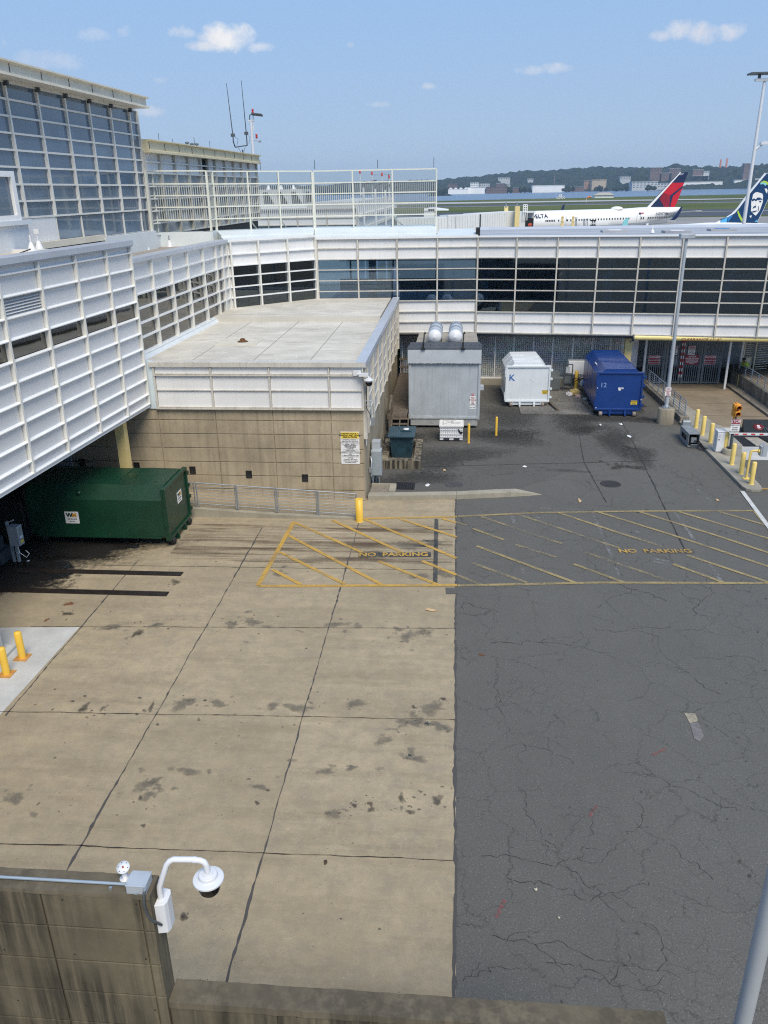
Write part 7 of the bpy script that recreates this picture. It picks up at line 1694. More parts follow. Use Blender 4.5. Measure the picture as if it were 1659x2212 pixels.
far_box('large tan windowless block with a brown door on the far bank', 1278, 1309, 389, 405.5, 2110, M_tan, 40, M_tan)
far_box('low brown sheds left of the tan block', 1222, 1262, 404, 409, 2120, M_brick, 15, M_fgrey)
far_box('long grey white warehouse behind the red and blue tail', 1365, 1420, 393, 406, 2140, M_fgrey, 45, M_fgrey, 0, 9)
far_box('lower grey warehouse wing just left of the red and blue tail', 1419, 1447, 396, 404.5, 2150, M_fgrey, 35, M_fgrey, 0, 8)
far_box('very long white flat building right of the red and blue tail', 1473, 1560, 393, 401.5, 2300, M_fwhite, 40, M_fwhite, 0)
far_box('white flat sheds near the tall light mast', 1586, 1622, 389, 396.5, 2330, M_fwhite, 40, M_fwhite, 0)
far_box('white sheds right of the tall light mast', 1630, 1660, 386, 394, 2350, M_fwhite, 40, M_fwhite, 0)
for (x0, x1, yt, yb, lab, m_) in ((1405, 1430, 362, 370, 'brick institution block on the hilltop, left of the tail fin', M_brick), (1446, 1470, 364, 371, 'brick ward building on the hill above the tail fin', M_brick), (1497, 1520, 366, 372, 'brick building on the hill right of the tail fin', M_brick), (1425, 1450, 374, 384, 'terraced brick complex half hidden by the tail fin', M_brick), (1495, 1530, 380, 388, 'low brick terrace lower on the right hillside', M_brick),
                              (1608, 1627, 353, 361, 'dark brick building on the crest right of the light mast', M_brick), (1076, 1102, 383.5, 388, 'pale building among trees on the left hillside', M_fgrey), (1140, 1152, 386, 390, 'small pale houses among trees on the middle hillside', M_fgrey), (1340, 1362, 381, 388, 'grey roofs on the slope above the warehouses', M_fgrey), (1518, 1532, 370, 376, 'grey block on the right hillside', M_fgrey)):
    far_box(lab, x0, x1, yt, yb, 2360 if x0 > 1300 else 2620, m_, 22, M_fgrey, 0, 7, None, 60)
for x, yt, yb, lab in ((1553.5, 344.5, 376, 'tall red brick chimney on the hill, left of the pair'), (1566.5, 342, 376, 'tall red brick chimney on the hill, right of the pair')):
    a, b = atY(x, yb, 2900), atY(x, yt, 2900)
    o = MB().lathe([(3.6, -30), (3.4, 0), (2.7, b.z - a.z), (.1, b.z - a.z)], a, 12).build('chimney', paint('chimney_brick', (.42, .16, .10), .9)); tag(o, lab, 'chimney', 'chimneys on the hill')
q = atY(1197, 409, 2310); o = MB().tube([q, atY(1197.5, 377, 2310)], [1.2, .5], 6).build('radio_mast', paint('brown_mast', (.25, .16, .12), .8)); tag(o, 'slim brown radio mast behind the columned hangar on the far bank', 'mast')
# near river bank things
p = g(1305, 427.5, AZ); HU = thing('airfield_hut', 'white gabled hut on the near river bank', 'hut', p)
sc = p.y / 1863 * 20
MB().bb(p.x - sc, p.x + sc, p.y, p.y + 14, AZ, AZ + sc * .28).build('walls', M_fwhite, HU)
MB().prism([(p.x - sc * 1.05, p.y - 1, AZ + sc * .28), (p.x + sc * 1.05, p.y - 1, AZ + sc * .28), (p.x + sc * .75, p.y + 7, AZ + sc * .52), (p.x - sc * .35, p.y + 7, AZ + sc * .52)], (0, 0, 0), (0, 9, .1)).build('roof', paint('hut_roof', (.42, .38, .32), .9), HU)
p = g(1266, 437, AZ); k = p.y / 1863; WK = thing('windsock', 'orange windsock on a pole beside the runway', 'windsock', p)
MB().tube([p, p + Vector((0, 0, 9 * k))], .15).build('pole', M_fwhite, WK); MB().tube([p + Vector((0, 0, 7.5 * k)), p + Vector((5 * k, 0, 10.5 * k)), p + Vector((10 * k, 0, 10.5 * k))], [.8 * k, 1.7 * k, 1.9 * k], 10).build('sock', paint('windsock_orange', (.75, .22, .04), .7), WK)
p = g(1211, 429, AZ); LJ = thing('approach_lights', 'white approach light structure on the river bank', 'light structure', p); mb = MB(); k = p.y / 1863
for dx in (-8, -5, -2, 1, 4, 8): mb.bb(p.x + dx * k - .4, p.x + dx * k + .4, p.y, p.y + .6, AZ, AZ + (4 if dx not in (1, -2) else 9) * k)
mb.bb(p.x - 9 * k, p.x + 9 * k, p.y, p.y + .6, AZ + 2 * k, AZ + 3 * k); mb.build('frame', M_fwhite, LJ)
q = g(761, 435.5, -2); SBt = thing('sailboat', 'white sailboat on the river seen through the glass screen', 'sailboat', q); k = q.y / 1863
vs = [(q.x - 9 * k, q.y, -1.9), (q.x + 8 * k, q.y, -1.9), (q.x + 9 * k, q.y + 3, -1.9), (q.x - 9 * k, q.y + 3, -1.9)]
MB().prism(vs, (0, 0, 0), (0, 0, 3 * k)).build('hull', M_fwhite, SBt); MB().bb(q.x - 4 * k, q.x + 6 * k, q.y, q.y + 3, 1.1 * k - 1.9, 7 * k - 1.9).build('cabin', M_fwhite, SBt); MB().tube([(q.x - 3 * k, q.y + 1, 0), (q.x - 6 * k, q.y + 1, 34 * k)], [.6 * k, .3 * k], 6).build('mast', M_fwhite, SBt)

# ---- airliners
def airliner(root, P, u, R, x_nose, x_tail, body_mat, tailcone_up=.9):
    """fuselage along horizontal unit vector u from P; x along u"""
    L_ = x_tail - x_nose; prof = [(0, .02), (.012, .30), (.03, .55), (.06, .80), (.10, .96), (.14, 1), (.66, 1), (.74, .97), (.82, .80), (.90, .53), (.96, .30), (1, .12)]
    n = 28; vs = []
    n3 = Vector((-u.y, u.x, 0))
    for t_, r_ in prof:
        zoff = (max(0, t_ - .66) / .34) ** 1.5 * tailcone_up * R - max(0, .10 - t_) * 2.2 * R
        c_ = P + u * (x_nose + t_ * L_) + Vector((0, 0, zoff))
        for k in range(n): a = 2 * pi * k / n; vs.append(c_ + n3 * (cos(a) * R * r_) + Z3 * (sin(a) * R * r_ * 1.04))
    mb = MB(); mb.add(vs, [(i * n + k, i * n + (k + 1) % n, (i + 1) * n + (k + 1) % n, (i + 1) * n + k) for i in range(len(prof) - 1) for k in range(n)], True)
    mb.add(vs[:n], [tuple(range(n))]); mb.add(vs[-n:], [tuple(range(n))]); mb.build('fuselage', body_mat, root)
PW = paint('aircraft_white', (.82, .82, .80), .3, 0, .03, .5); PNAVY = paint('aircraft_navy', (.010, .022, .075), .3, 0, .08, .5); PRED = paint('aircraft_red', (.55, .012, .03), .3, 0, .06, .5); PDRED = paint('aircraft_dark_red', (.27, .012, .03), .3); PGREY = paint('aircraft_grey', (.45, .46, .47), .35, .2)
P0 = atY(1167, 477, 175); P1 = atY(1400, 469, 185); P0.z = P1.z = 5.35
u = (P1 - P0).normalized(); n3 = Vector((u.y, -u.x, 0))          # n3 faces the camera
DL = thing('airliner', 'white airliner with red and navy tail fin parked beyond the connector roof', 'airliner', (P0.x + 14, P0.y + 5, AZ))
def q2(x, y, d=0.0):
    r = ray(x, y); o = P0 + n3 * d; tt = (o.xy.dot(n3.xy)) / (r.xy.dot(n3.xy)); return Vector((r.x * tt, r.y * tt, H + r.z * tt))
su_ = lambda p: (p - P0).dot(u)
nose, tail = su_(q2(1096, 470)), su_(q2(1471, 461)); R_ = 2.05
airliner(DL, P0, u, R_, nose, tail, PW)
def fin_poly(root, pts, mat, name, th, q=q2, n3_=n3, off=0):
    MB().prism([q(x, y) for x, y in pts], n3_ * (off - th), n3_ * (off + th)).build(name, mat, root)
z2 = lambda x, y: ((1900 + x / 2.765) / 1.507, (520 + y / 2.765) / 1.507)
LEb, LEt, TEt, TEb = z2(548, 446), z2(862, 115), z2(938, 113), z2(795, 470)
fin_poly(DL, [LEb, LEt, TEt, TEb], PNAVY, 'tail_fin', .16)
fin_poly(DL, [z2(548, 446), z2(864, 113), z2(872, 115), z2(578, 446)], PW, 'fin_leading_edge', .18)
fin_poly(DL, [z2(790, 208), z2(900, 206), z2(888, 235), z2(775, 320), z2(714, 297)], PRED, 'fin_stripe', .175)
fin_poly(DL, [z2(714, 297), z2(775, 320), z2(768, 398), z2(765, 462), z2(742, 460), z2(678, 352)], PDRED, 'fin_stripe', .175)
fin_poly(DL, [z2(887, 252), z2(830, 395), z2(795, 464), z2(776, 463), z2(780, 400), z2(800, 325)], PRED, 'fin_stripe', .175)
text('7037', .55, PW, DL, q2(*z2(875, 130)) + n3 * .17, u, Z3, 0, 0, 'fin_number')
def side(x, zrel): 
    d = sqrt(max(.01, R_ * R_ - zrel * zrel)); return P0 + u * x + n3 * (d + .012) + Z3 * zrel
# windows, doors, lettering on the near side
for (a, b, n) in ((1169, 1187, 6), (1215, 1217, 1), (1228, 1346, 21), (1373, 1377.5, 2), (1388, 1426, 11), (1196, 1222, 4)):
    for k in range(n):
        x = su_(q2(a + (b - a) * (k / max(1, n - 1)), 474)); o = side(x, .22)
        MB().box(o, (.26, .03, .38), Matrix((u, n3, Z3)).transposed()).build('window', M_fwin, DL)
for xx in (1208, 1367, 1440):
    x = su_(q2(xx, 474)); mb = MB(); w_ = .42
    for s in (-1, 1): mb.box(side(x + s * w_, .1), (.06, .03, 1.9), Matrix((u, n3, Z3)).transposed())
    for z in (-.85, 1.05): mb.box(side(x, z), (.9, .04, .06), Matrix((u, n3, Z3)).transposed())
    mb.build('door_outline', M_fgrey, DL)
tilt = Vector((0, 0, 1)) * .78 - n3 * .62
text('DELTA', 1.15, PNAVY, DL, side(su_(q2(1156, 466)), 1.15) + n3 * .10, u, tilt, .02, 0, 'lettering', 'CENTER', .01, 1.0, 1.1)
text('N705TW', .75, PNAVY, DL, side(su_(q2(1418, 467.5)), .95) + n3 * .08, u, Z3 * .9 - n3 * .4, .01, 0, 'registration', 'CENTER', .01)
o = side(su_(q2(1374, 466)), .98); mm = Matrix((u, n3, (Z3 * .9 - n3 * .4).normalized())).transposed()
MB().box(o, (1.2, .03, .75), mm).build('flag_panel', PW, DL)
for k in range(4): MB().box(o + n3 * .02 + Z3 * (.28 - k * .19), (1.2, .03, .09), mm).build('flag_stripe', PRED, DL)
MB().box(o + n3 * .035 - u * .35 + Z3 * .17, (.5, .03, .38), mm).build('flag_canton', PNAVY, DL)
MB().lathe([(1.3, 0), (1.15, .35), (.6, .55), (.01, .6)], P0 + u * su_(q2(1332, 455)) + Z3 * (R_ - .05), 16).build('radome', PW, DL)
# belly line, wing, winglets, tailplane, gear
mb = MB(); xa, xb = su_(q2(1150, 470)), su_(q2(1440, 470)); a, b = side(xa, -1.15), side(xb, -.85); mb.bar(a, b, .05, .10); mb.build('belly_line', M_steel_d, DL)
tp = P0 + u * (tail - 5.0) + Z3 * 1.0
MB().prism([tp + n3 * 1.2, tp + u * 3.2 + n3 * .9, tp + u * 5.2 + n3 * 6.5 + Z3 * .5, tp + u * 3.6 + n3 * 6.5 + Z3 * .5], (0, 0, -.09), (0, 0, .09)).build('tailplane', PGREY, DL)
MB().prism([tp - n3 * 1.2, tp + u * 3.2 - n3 * .9, tp + u * 5.2 - n3 * 6.5 + Z3 * .5, tp + u * 3.6 - n3 * 6.5 + Z3 * .5], (0, 0, -.09), (0, 0, .09)).build('tailplane', PGREY, DL)
wp = P0 + u * (nose + 15) - Z3 * 1.5
for s in (1, -1):
    tipL = wp + u * 10.5 + n3 * s * 17 + Z3 * 1.6; MB().prism([wp + n3 * s * 1.4, wp + u * 7 + n3 * s * 1.4, tipL + u * 1.9, tipL], (0, 0, -.2), (0, 0, .2)).build('wing', PGREY, DL)
# winglet visible in front of the tail (upright, navy)
wl = [(1409, 483), (1441, 479.5), (1454, 465), (1467, 446), (1471, 445), (1466, 462), (1457, 478), (1448, 486), (1430, 488)]
fin_poly(DL, [z2(760, 556), z2(800, 528), z2(838, 482), z2(880, 422), z2(889, 421), z2(872, 468), z2(840, 525), z2(800, 552)], PNAVY, 'winglet', .12, lambda x, y: q2(x, y, 12.0))
fin_poly(DL, [((1350 + 1312 / 2.765) / 1.507, (520 + 468 / 2.765) / 1.507), ((1350 + 1335 / 2.765) / 1.507, (520 + 405 / 2.765) / 1.507), ((1350 + 1350 / 2.765) / 1.507, (520 + 405 / 2.765) / 1.507), ((1350 + 1335 / 2.765) / 1.507, (520 + 468 / 2.765) / 1.507)], PNAVY, 'winglet', .1, lambda x, y: q2(x, y, -16.0))
for xg, s in ((nose + 5, 0), (nose + 22, 1), (nose + 22, -1)):
    c_ = P0 + u * xg + n3 * s * 2.6; c_.z = 0; mb = MB(); mb.tube([c_ + Z3 * (AZ + .5), c_ + Z3 * (P0.z - 1.2)], .14)
    for q in (-.35, .35): mb.lathe([(.1, -.18), (.5, -.18), (.5, .18), (.1, .18)], c_ + n3 * q + Z3 * (AZ + .5), 14, n3)
    mb.build('landing_gear', M_steel_d, DL)
# second airliner: only its white spine and face emblem fin show
AL = thing('airliner', 'white airliner with blue tail fin bearing a white face emblem, right edge', 'airliner', (32, 115, AZ))
Pa = atY(1400, 488, 112); ua = Vector((.93, .37, 0)).normalized(); na = Vector((ua.y, -ua.x, 0)); Ra = 1.95; Pc = Pa - Z3 * Ra
def q3(x, y, d=0.0):
    r = ray(x, y); o = Pa + na * d; tt = (o.xy.dot(na.xy)) / (r.xy.dot(na.xy)); return Vector((r.x * tt, r.y * tt, H + r.z * tt))
sa = lambda p: (p - Pa).dot(ua)
airliner(AL, Pc, ua, Ra, sa(q3(1400, 488)) - 22, sa(q3(1665, 486)) + .5, PW, .75)
v9 = lambda x, y: ((2300 + x / 3.815) / 1.507, (200 + y / 3.815) / 1.507)
PB1 = paint('fin_deep_blue', (.006, .045, .135), .3, 0, .1, .6); PB2 = paint('fin_sky_blue', (.10, .42, .75), .3); PB3 = paint('fin_mid_blue', (.03, .20, .50), .3); PG = paint('fin_lime', (.42, .62, .06), .3); PA = paint('fin_aqua', (.25, .62, .66), .3)
fq = lambda pts, mat, nm, th: MB().prism([q3(*v9(x, y)) for x, y in pts], na * -th, na * th).build(nm, mat, AL)
fq([(20, 2065), (150, 1985), (250, 1935), (320, 1890), (380, 1830), (520, 1640), (730, 1388), (860, 1388), (760, 1700), (680, 1880), (620, 1995), (600, 2070)], PW, 'tail_fin', .16)
fq([(150, 2010), (175, 1965), (262, 1930), (340, 1885), (400, 1815), (530, 1640), (735, 1392), (858, 1392), (757, 1700), (676, 1880), (616, 1995), (655, 2030), (600, 2060), (150, 2060)], PB1, 'fin_field', .166)
fq([(150, 2058), (160, 2000), (175, 1970), (250, 1935), (245, 1970), (232, 2010), (250, 2030), (240, 2058)], PB2, 'fin_band', .170)
fq([(250, 2005), (255, 1935), (320, 1905), (290, 1950)], PB3, 'fin_band', .170)
fq([(370, 1865), (385, 1850), (400, 1890), (420, 1930), (460, 1995), (465, 2012), (445, 2012), (410, 1965), (385, 1915)], PG, 'fin_curve', .171)
fq([(660, 1500), (700, 1480), (740, 1490), (790, 1540), (800, 1580), (780, 1560), (745, 1530), (700, 1515), (668, 1525)], PG, 'fin_curve', .171)
fq([(655, 1510), (690, 1500), (740, 1520), (720, 1545), (690, 1520), (662, 1530)], PA, 'fin_curve', .173)
fq([(585, 1990), (620, 1960), (615, 1995)], PB2, 'fin_band', .171)
# abstract white face with fur rim, and the dark features on it
fq([(560, 1690), (565, 1655), (590, 1630), (620, 1622), (650, 1632), (680, 1640), (692, 1670), (688, 1700), (690, 1735), (680, 1765), (668, 1800), (650, 1850), (625, 1885), (600, 1915), (578, 1898), (555, 1875), (540, 1850), (545, 1800), (543, 1770), (548, 1730)], PW, 'emblem_face', .172)
fq([(550, 1715), (580, 1700), (600, 1712), (620, 1690), (655, 1690), (682, 1712), (686, 1725), (655, 1716), (640, 1728), (620, 1722), (600, 1740), (585, 1725), (555, 1740)], PB1, 'emblem_feature', .176)
fq([(575, 1800), (600, 1790), (590, 1760), (606, 1800), (600, 1815), (580, 1818), (560, 1835), (565, 1812)], PB1, 'emblem_feature', .176)
fq([(552, 1862), (575, 1858), (610, 1850), (612, 1862), (580, 1876), (556, 1876)], PB1, 'emblem_feature', .176)
fq([(640, 1735), (665, 1728), (672, 1745), (650, 1755)], PB1, 'emblem_feature', .176)
fq([(632, 1800), (640, 1795), (636, 1850), (622, 1872)], PB1, 'emblem_feature', .176)
fq([(710, 1580), (735, 1578), (748, 1600), (740, 1640), (725, 1620)], PW, 'emblem_fur', .172); fq([(520, 1918), (552, 1910), (540, 1945)], PW, 'emblem_fur', .172)
for (pts, nm) in (([(340, 605), (365, 545), (402, 520), (392, 605)], 'winglet'), ([(553, 602), (572, 570), (583, 572), (578, 602)], 'winglet')):
    MB().prism([q3(*z2(x, y), 14.0) for x, y in pts], na * -.05, na * .05).build(nm, PW if pts[0][0] > 400 else PA, AL)
for xg, s in ((sa(q3(1400, 488)) - 15, 0), (sa(q3(1400, 488)) + 3, 1), (sa(q3(1400, 488)) + 3, -1)):
    c_ = Pc + ua * xg + na * s * 2.4; c_.z = 0; mb = MB(); mb.tube([c_ + Z3 * (AZ + .5), c_ + Z3 * (Pc.z - 1.0)], .14); mb.lathe([(.1, -.4), (.5, -.4), (.5, .4), (.1, .4)], c_ + Z3 * (AZ + .5), 14, na); mb.build('landing_gear', M_steel_d, AL)
wq = Pc + ua * (sa(q3(1400, 488)) - 4) - Z3 * 1.0
for s in (1, -1):
    tq = wq + ua * 9 + na * s * 15 + Z3 * 1.2; MB().prism([wq + na * s * 1.4, wq + ua * 6 + na * s * 1.4, tq + ua * 1.6, tq], (0, 0, -.18), (0, 0, .18)).build('wing', PGREY, AL)

# ---- jet bridge
JBR = thing('jet_bridge', 'ribbed grey telescoping jet bridge reaching to the parked airliner', 'jet bridge', (5, 155, AZ))
z1_ = lambda x, y: ((1350 + x / 2.765) / 1.507, (520 + y / 2.765) / 1.507)
M_jb = paint('jet_bridge_grey', (.70, .72, .72), .5, 0, .08, .3, .15)
for (x0, y0, x1, y1, Ya, Yb, hh) in ((-160, 525, 360, 512, 145, 151, 2.7), (300, 500, 588, 490, 150, 154, 3.1), (520, 486, 925, 462, 153, 160, 3.5)):
    a, b = atY(*z1_(x0, y0), Ya), atY(*z1_(x1, y1), Yb); mb = MB(); nb = int((b - a).length / .55)
    dd = (b - a).normalized(); rt = Vector((dd.y, -dd.x, 0)).normalized()
    mb.prism([a, a - Z3 * hh, b - Z3 * hh, b], rt * 0, rt * -2.6)
    for k in range(nb): c_ = a + (b - a) * ((k + .5) / nb); mb.box(c_ + rt * .05 - Z3 * (hh / 2), (.26, .10, hh - .2), Matrix((Vector((dd.x, dd.y, 0)).normalized(), Vector((-rt.x, -rt.y, 0)), Z3)).transposed())
    mb.build('tunnel_section', M_jb, JBR); MB().bar(b + rt * .12, b + rt * .12 - Z3 * hh, .3, .18).build('section_end', M_steel_d, JBR)
c_ = atY(*z1_(985, 470), 164)
mb = MB(); mb.bb(c_.x - 1.5, c_.x + .2, 163, 166, c_.z - 3.2, c_.z + .1); mb.bb(c_.x + .2, c_.x + 2.1, 166, 167, c_.z - 4, c_.z + .1); mb.bb(c_.x + .1, c_.x + 2.1, 163.5, 166, c_.z - .15, c_.z + .1); mb.build('cab', M_jb, JBR)
MB().bb(c_.x + .3, c_.x + 1.9, 164.4, 166, c_.z - 3.9, c_.z - 1.2).build('cab_opening', M_black, JBR)
for (xx, ya, yb) in ((917, 420, 610),):
    a, b = atY(*z1_(xx, yb), 158), atY(*z1_(xx, ya), 158); MB().bb(a.x - .42, a.x + .42, 157.5, 159, AZ, b.z).build('lift_column', M_yellow_c, JBR)
a = atY(*z1_(822, 470), 162); b = atY(*z1_(822, 420), 162); MB().bb(a.x - .36, a.x + .36, 161.5, 163, a.z - 2, b.z).build('lift_column', M_yellow_c, JBR)
for xx in (822, 920): a = atY(*z1_(xx, 418), 160); MB().tube([a - Z3 * .3, a + Z3 * .7], .12).build('beacon', M_steel, JBR)
mb = MB(); a = atY(*z1_(975, 470), 163); b = atY(*z1_(1015, 405), 163)
for x in (a.x, b.x, (a.x + b.x) / 2): mb.tube([(x, 162.8, a.z - 1.5), (x, 162.8, b.z)], .08, 6)
for k in range(5): z = a.z + (b.z - a.z) * k / 4; mb.tube([(a.x, 162.8, z), (b.x, 162.8, z)], .07, 6)
mb.build('ladder_cage', M_fwhite, JBR)
wkp = atY(*z1_(1018, 600), 163.2)
person('worker in a red vest standing in the jet bridge doorway', (c_.x + 1.2, 163.9, c_.z - 3.9), radians(10), {k_: tuple(Vector(v_) * 1.25) for k_, v_ in stand(.1, .25).items()}, M_hiorange, M_navy, 1.62, M_hair)
fl_ = MB().bb(c_.x - .2, c_.x + 2.1, 163.4, 164.4, c_.z - 4.1, c_.z - 3.9).build('cab_floor', M_steel_d, JBR)
# hydrants posts, gate number and rails behind the grey roof
for (xx, lab) in ((1325, 'pale yellow stepped bridge support head beyond the grey roof, left one'), (1422, 'pale yellow stepped bridge support head beyond the grey roof, right one')):
    a = atY(*z1_(xx, 605), 95); r = thing('support_head', lab, 'support', (a.x, 95, AZ), 'stepped yellow support heads'); s = 95 / 1800 / 2.765 / 1.507 * 1.0
    k = 95 / 1863 / 4.167
    mb = MB()
    for (w_, z0_, z1__) in ((15, -60, 12), (11, 12, 45), (14, 45, 52), (9, 52, 80), (12, 80, 86), (6, 86, 96)): mb.bb(a.x - w_ * k, a.x + w_ * k, 95 - w_ * k, 95 + w_ * k, max(AZ, a.z + z0_ * k), a.z + z1__ * k)
    mb.build('stepped_head', M_yellow_c, r)
a = atY(*z1_(1607, 570), 80); k = 80 / 1863 / 4.167
B16 = thing('gate_number_sign', 'black gate sign with white B16 beyond the grey roof', 'sign', (a.x, 80, AZ)); MB().bb(a.x - 25 * k, a.x + 25 * k, 80, 80.15, a.z - 26 * k, a.z + 27 * k).build('sign_board', M_ink, B16); text('B16', 36 * k, M_signw, B16, (a.x, 79.99, a.z), X3, Z3, .02, 0, 'sign_lettering', 'CENTER', .005); MB().tube([(a.x, 80.1, AZ), (a.x, 80.1, a.z - 20 * k)], .06).build('post', M_steel, B16)
RS = thing('service_rails', 'thin steel stair rails and pipes beyond the grey roof left of the gate sign', 'rails', (a.x - 3, 85, AZ)); mb = MB()
for xx in (1450, 1460, 1522, 1532, 1545, 1560): b = atY(*z1_(xx, 530 if xx > 1500 else 515), 85); mb.tube([(b.x, 85, AZ), (b.x, 85, b.z)], .035, 6)
b = atY(*z1_(1520, 535), 85); c2 = atY(*z1_(1562, 530), 85); mb.tube([b, c2], .03, 6); mb.build('rails', M_steel, RS)
# roof things on the grey roof
for (x, y, lab) in ((1327, 500, 'small white framed roof hatch on the grey roof, left one'), (1461, 501, 'small pale roof hatch on the grey roof, middle one'), (1559, 497, 'small roof hatch with blue panel on the grey roof, right one')):
    p = g(x, y, 9.25); r = thing('roof_hatch', lab, 'roof hatch', p, 'hatches on the grey roof'); MB().bb(p.x - .8, p.x + .8, p.y - .5, p.y + .5, 9.2, 9.34).build('frame', M_kroof, r); MB().bb(p.x - .4, p.x + .4, p.y - .35, p.y + .35, 9.34, 9.36).build('panel', PB3 if x > 1500 else M_signw, r)
p = g(1409, 503, 9.25); o = MB().lathe([(.14, 0), (.10, .15), (.03, .2), (.02, .38), (.001, .39)], p, 12).build('roof_cone', M_whitep); tag(o, 'tiny white cone fitting on the grey connector roof', 'roof fitting')
# tall apron light mast at the right
a, b = atY(1606, 486, 76), atY(1652, 172, 76); TM = thing('apron_light_mast', 'tall white apron light mast with black flat head at the right edge', 'light mast', (a.x, 76, AZ))
ax_ = (a.x + b.x) / 2
MB().tube([(ax_, 76, AZ), (ax_, 76, b.z)], [.19, .11], 16).build('pole', M_whitep, TM)
mb = MB(); mb.bb(ax_ - .75, ax_ + 1.6, 75.8, 76.2, b.z - .1, b.z + .08); mb.tube([(ax_ + .1, 76, b.z - 5.2), (ax_ + .7, 76, b.z - 4.7), (ax_ + 1.5, 76, b.z - 4.75)], .1); mb.bb(ax_ + .4, ax_ + 1.8, 75.8, 76.2, b.z - 4.85, b.z - 4.65); mb.build('bracket', M_whitep, TM)
mb = MB(); mb.bb(ax_ - 1.25, ax_ + 1.6, 75.5, 76.7, b.z + .40, b.z + .52); mb.bb(ax_ - .55, ax_ - .35, 75.9, 76.1, b.z, b.z + .45); mb.build('floodlight', M_steel_d, TM)
# concourse beyond the glass screen with its masts
CC = thing('concourse_building', 'far white panelled concourse with grey roof seen through the glass screen', 'building', (-16, 105, AZ))
z4 = lambda x, y: ((1000 + x / 3.687) / 1.507, (540 + y / 3.687) / 1.507)
a, b = atY(540, 452, 100), atY(*z4(590, 520), 100); zt = b.z
fcc = Facade((a.x - 12, 100), (b.x, 100), (0, -1))
nb = int(fcc.Ln / 3.4); usx = [fcc.Ln * k / nb for k in range(nb + 1)]
facade(CC, fcc, usx, [zt, zt - .9, zt - 1.7, zt - 3.2, zt - 4.2], lambda i, j: 'w' if j == 2 else 'p', dict(panel=M_white, glass=M_glass_hall, fin=M_frame_d, rail=M_frame_d), rail=(.1, .1), fin=(.1, .12), gap=.02)
mb = MB(); fcc.box(mb, 0, fcc.Ln, AZ, zt - .05, -38, -.1); mb.build('body', M_fgrey, CC); mb = MB(); fcc.box(mb, -.3, fcc.Ln, zt, zt + .12, -38, .3); mb.build('roof', M_kroof, CC)
fcd = Facade((b.x + .1, 100.1), atY(851, 436, 150).xy, (1, -.5)); mb = MB(); n = 18
for k in range(n): fcd.box(mb, fcd.Ln * k / n + .1, fcd.Ln * (k + 1) / n - .1, zt - 3.4, zt + .9, 0, .1)
mb.build('louvred_screen', M_grime, CC); mb = MB(); fcd.box(mb, 0, fcd.Ln, AZ, zt + .8, -6, -.01); mb.build('side_body', M_fgrey, CC)
mb = MB()
for z in (zt - .9, zt - 2.4): fcd.box(mb, 0, fcd.Ln, z, z + .35, .1, .5)
mb.build('side_rails', M_frame, CC)
PH = thing('plant_house', 'pale rooftop plant house with sloped louvre bays beyond the panel building', 'plant room', (-20, 108, 9)); a, b = atY(555, 410, 104), atY(655, 440, 104)
MB().bb(a.x - 10, b.x, 104, 112, b.z - 2, a.z).build('housing', M_fgrey, PH)
for k in range(4): x = a.x + .8 + k * 1.75; MB().prism([(x, 103.95, a.z - .3), (x + .45, 103.95, a.z - .3), (x + 1.25, 103.95, b.z), (x + .05, 103.95, b.z)], (0, 0, 0), (0, -.05, 0)).build('sloped_louvre', M_steel_d, PH)
MB().bb(a.x - 10, b.x + 2.2, 102, 104, b.z - .5, b.z).build('ledge', M_white, PH); MB().bb(a.x, b.x + 1.5, 103.2, 103.4, b.z - 2.4, b.z - .6).build('dark_opening', M_steel_d, PH)
for k in range(3): MB().lathe([(.3, 0), (.1, .5), (.001, .52)], (a.x + 1 + k * 1.6, 106, a.z), 10).build('roof_cone', M_whitep, PH)
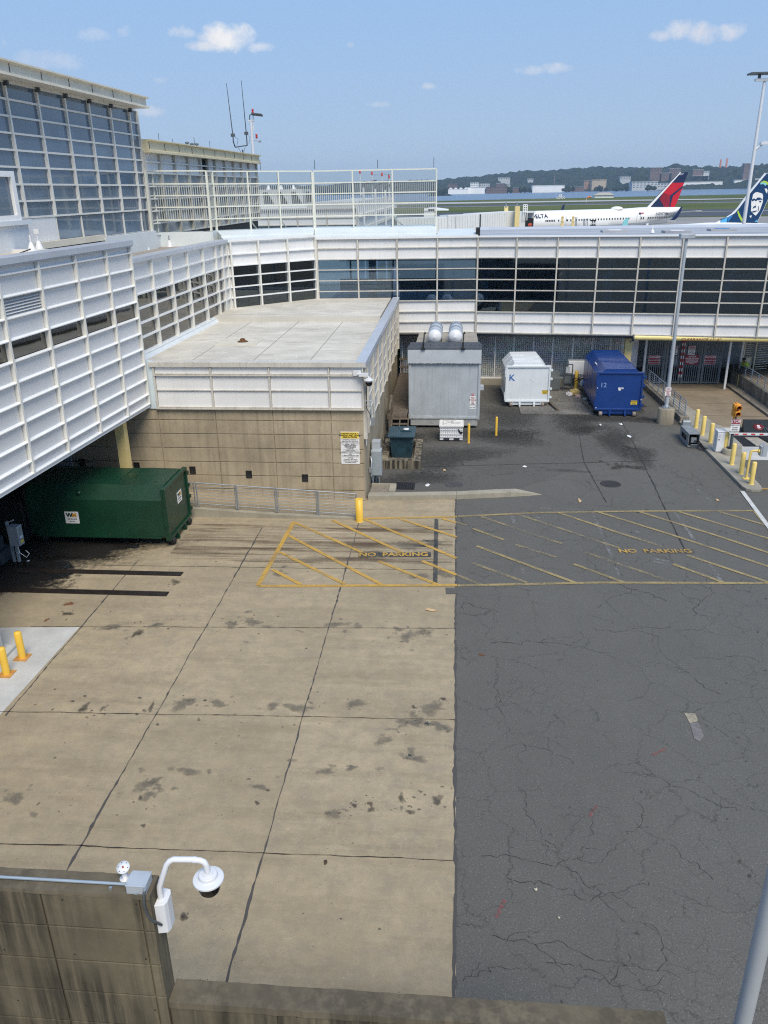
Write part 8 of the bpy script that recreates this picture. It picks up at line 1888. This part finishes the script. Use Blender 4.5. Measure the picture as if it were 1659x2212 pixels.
for (xt, yt, xb, yb, dirx, lab) in ((648, 150, 686, 700, 1, 'white apron light pole leftmost behind the glass screen'), (790, 165, 826, 700, 0, 'white apron light pole with wide black lamp behind the glass screen'), (918, 178, 944, 640, 1, 'white apron light pole behind the ribbed screen, third from left'), (1003, 205, 1026, 450, 1, 'white apron light pole rightmost behind the glass screen')):
    Y = 92; a, b = atY(*z4(xb, yb), Y), atY(*z4(xt + 20, yt + 110), Y); r = thing('apron_light_pole', lab, 'light pole', (a.x, Y, AZ), 'apron light poles behind the glass screen')
    MB().tube([(a.x, Y, AZ), (a.x, Y, b.z)], .12, 10).build('pole', M_whitep, r); mb = MB(); mb.tube([(a.x - .35, Y, b.z - .8), (a.x - .35, Y, b.z + 1.4)], .06); mb.bar((a.x - .4, Y, b.z - .7), (a.x, Y, b.z - .7), .08, .08); mb.build('side_arm', M_whitep, r)
    MB().lathe([(.1, 0), (.1, .3), (.001, .32)], (a.x - .35, Y, b.z + 1.4), 8).build('beacon', M_redb, r)
    mb = MB(); mb.tube([(a.x, Y, b.z), (a.x + .1, Y, b.z + .3), (a.x + .5, Y, b.z + .45)], .05); mb.box((a.x + .9, Y, b.z + .6), (1.1, .6, .08), Matrix.Rotation(-.2, 3, 'Y')); 
    if not dirx: mb.box((a.x - .8, Y, b.z + .5), (1.0, .6, .08))
    mb.build('lamp', M_steel_d, r)
a = atY(*z4(975, 240), 900); b = atY(*z4(975, 90), 900); c2 = atY(*z4(780, 108), 900); d2 = atY(*z4(1030, 112), 900)
TC = thing('tower_crane', 'thin grey tower crane far off above the trees behind the glass screen', 'tower crane', (a.x, 900, AZ)); MB().tube([(a.x, 900, AZ), b], .35, 6).build('mast', M_steel, TC); MB().tube([(c2.x, 900, c2.z), (d2.x, 900, c2.z)], .3, 6).build('jib', M_steel, TC)
GSE = thing('parked_aircraft_tip', 'white aircraft wing tip and service vehicle near the right end of the glass screen', 'aircraft wing', atY(930, 455, 190)); a = atY(915, 454, 190); b = atY(969, 453, 190)
MB().prism([a, atY(925, 450, 190), atY(935, 449, 190), b], (0, 0, -.15), (0, 3, .1)).build('wing_panel', PW, GSE); mb = MB(); c2 = atY(*z4(1400, 540), 190); d2 = atY(*z4(1530, 490), 190); mb.bb(c2.x, d2.x, 190.2, 193, AZ + .4, d2.z - .3); mb.build('service_body', PW, GSE)
MB().bb(c2.x + 1, d2.x, 190.0, 190.2, c2.z, d2.z - .5).build('grey_stripe', PGREY, GSE)

# ================================================================ summer haze between here and the far hills
hz = MB().bb(-7000, 7000, -300, 6000, -6.5, 170).build('haze', bpy.data.materials.new('haze_air'))
hz['kind'] = 'stuff'; hz['label'] = 'thin blue summer haze over the river and hills'
hm = hz.data.materials[0]; hm.use_nodes = True; hn = hm.node_tree.nodes; hn.clear()
ho = hn.new('ShaderNodeOutputMaterial'); hv = hn.new('ShaderNodeVolumePrincipled')
hv.inputs['Color'].default_value = (.56, .76, 1.0, 1); hv.inputs['Density'].default_value = .00011
hm.node_tree.links.new(hv.outputs[0], ho.inputs['Volume'])
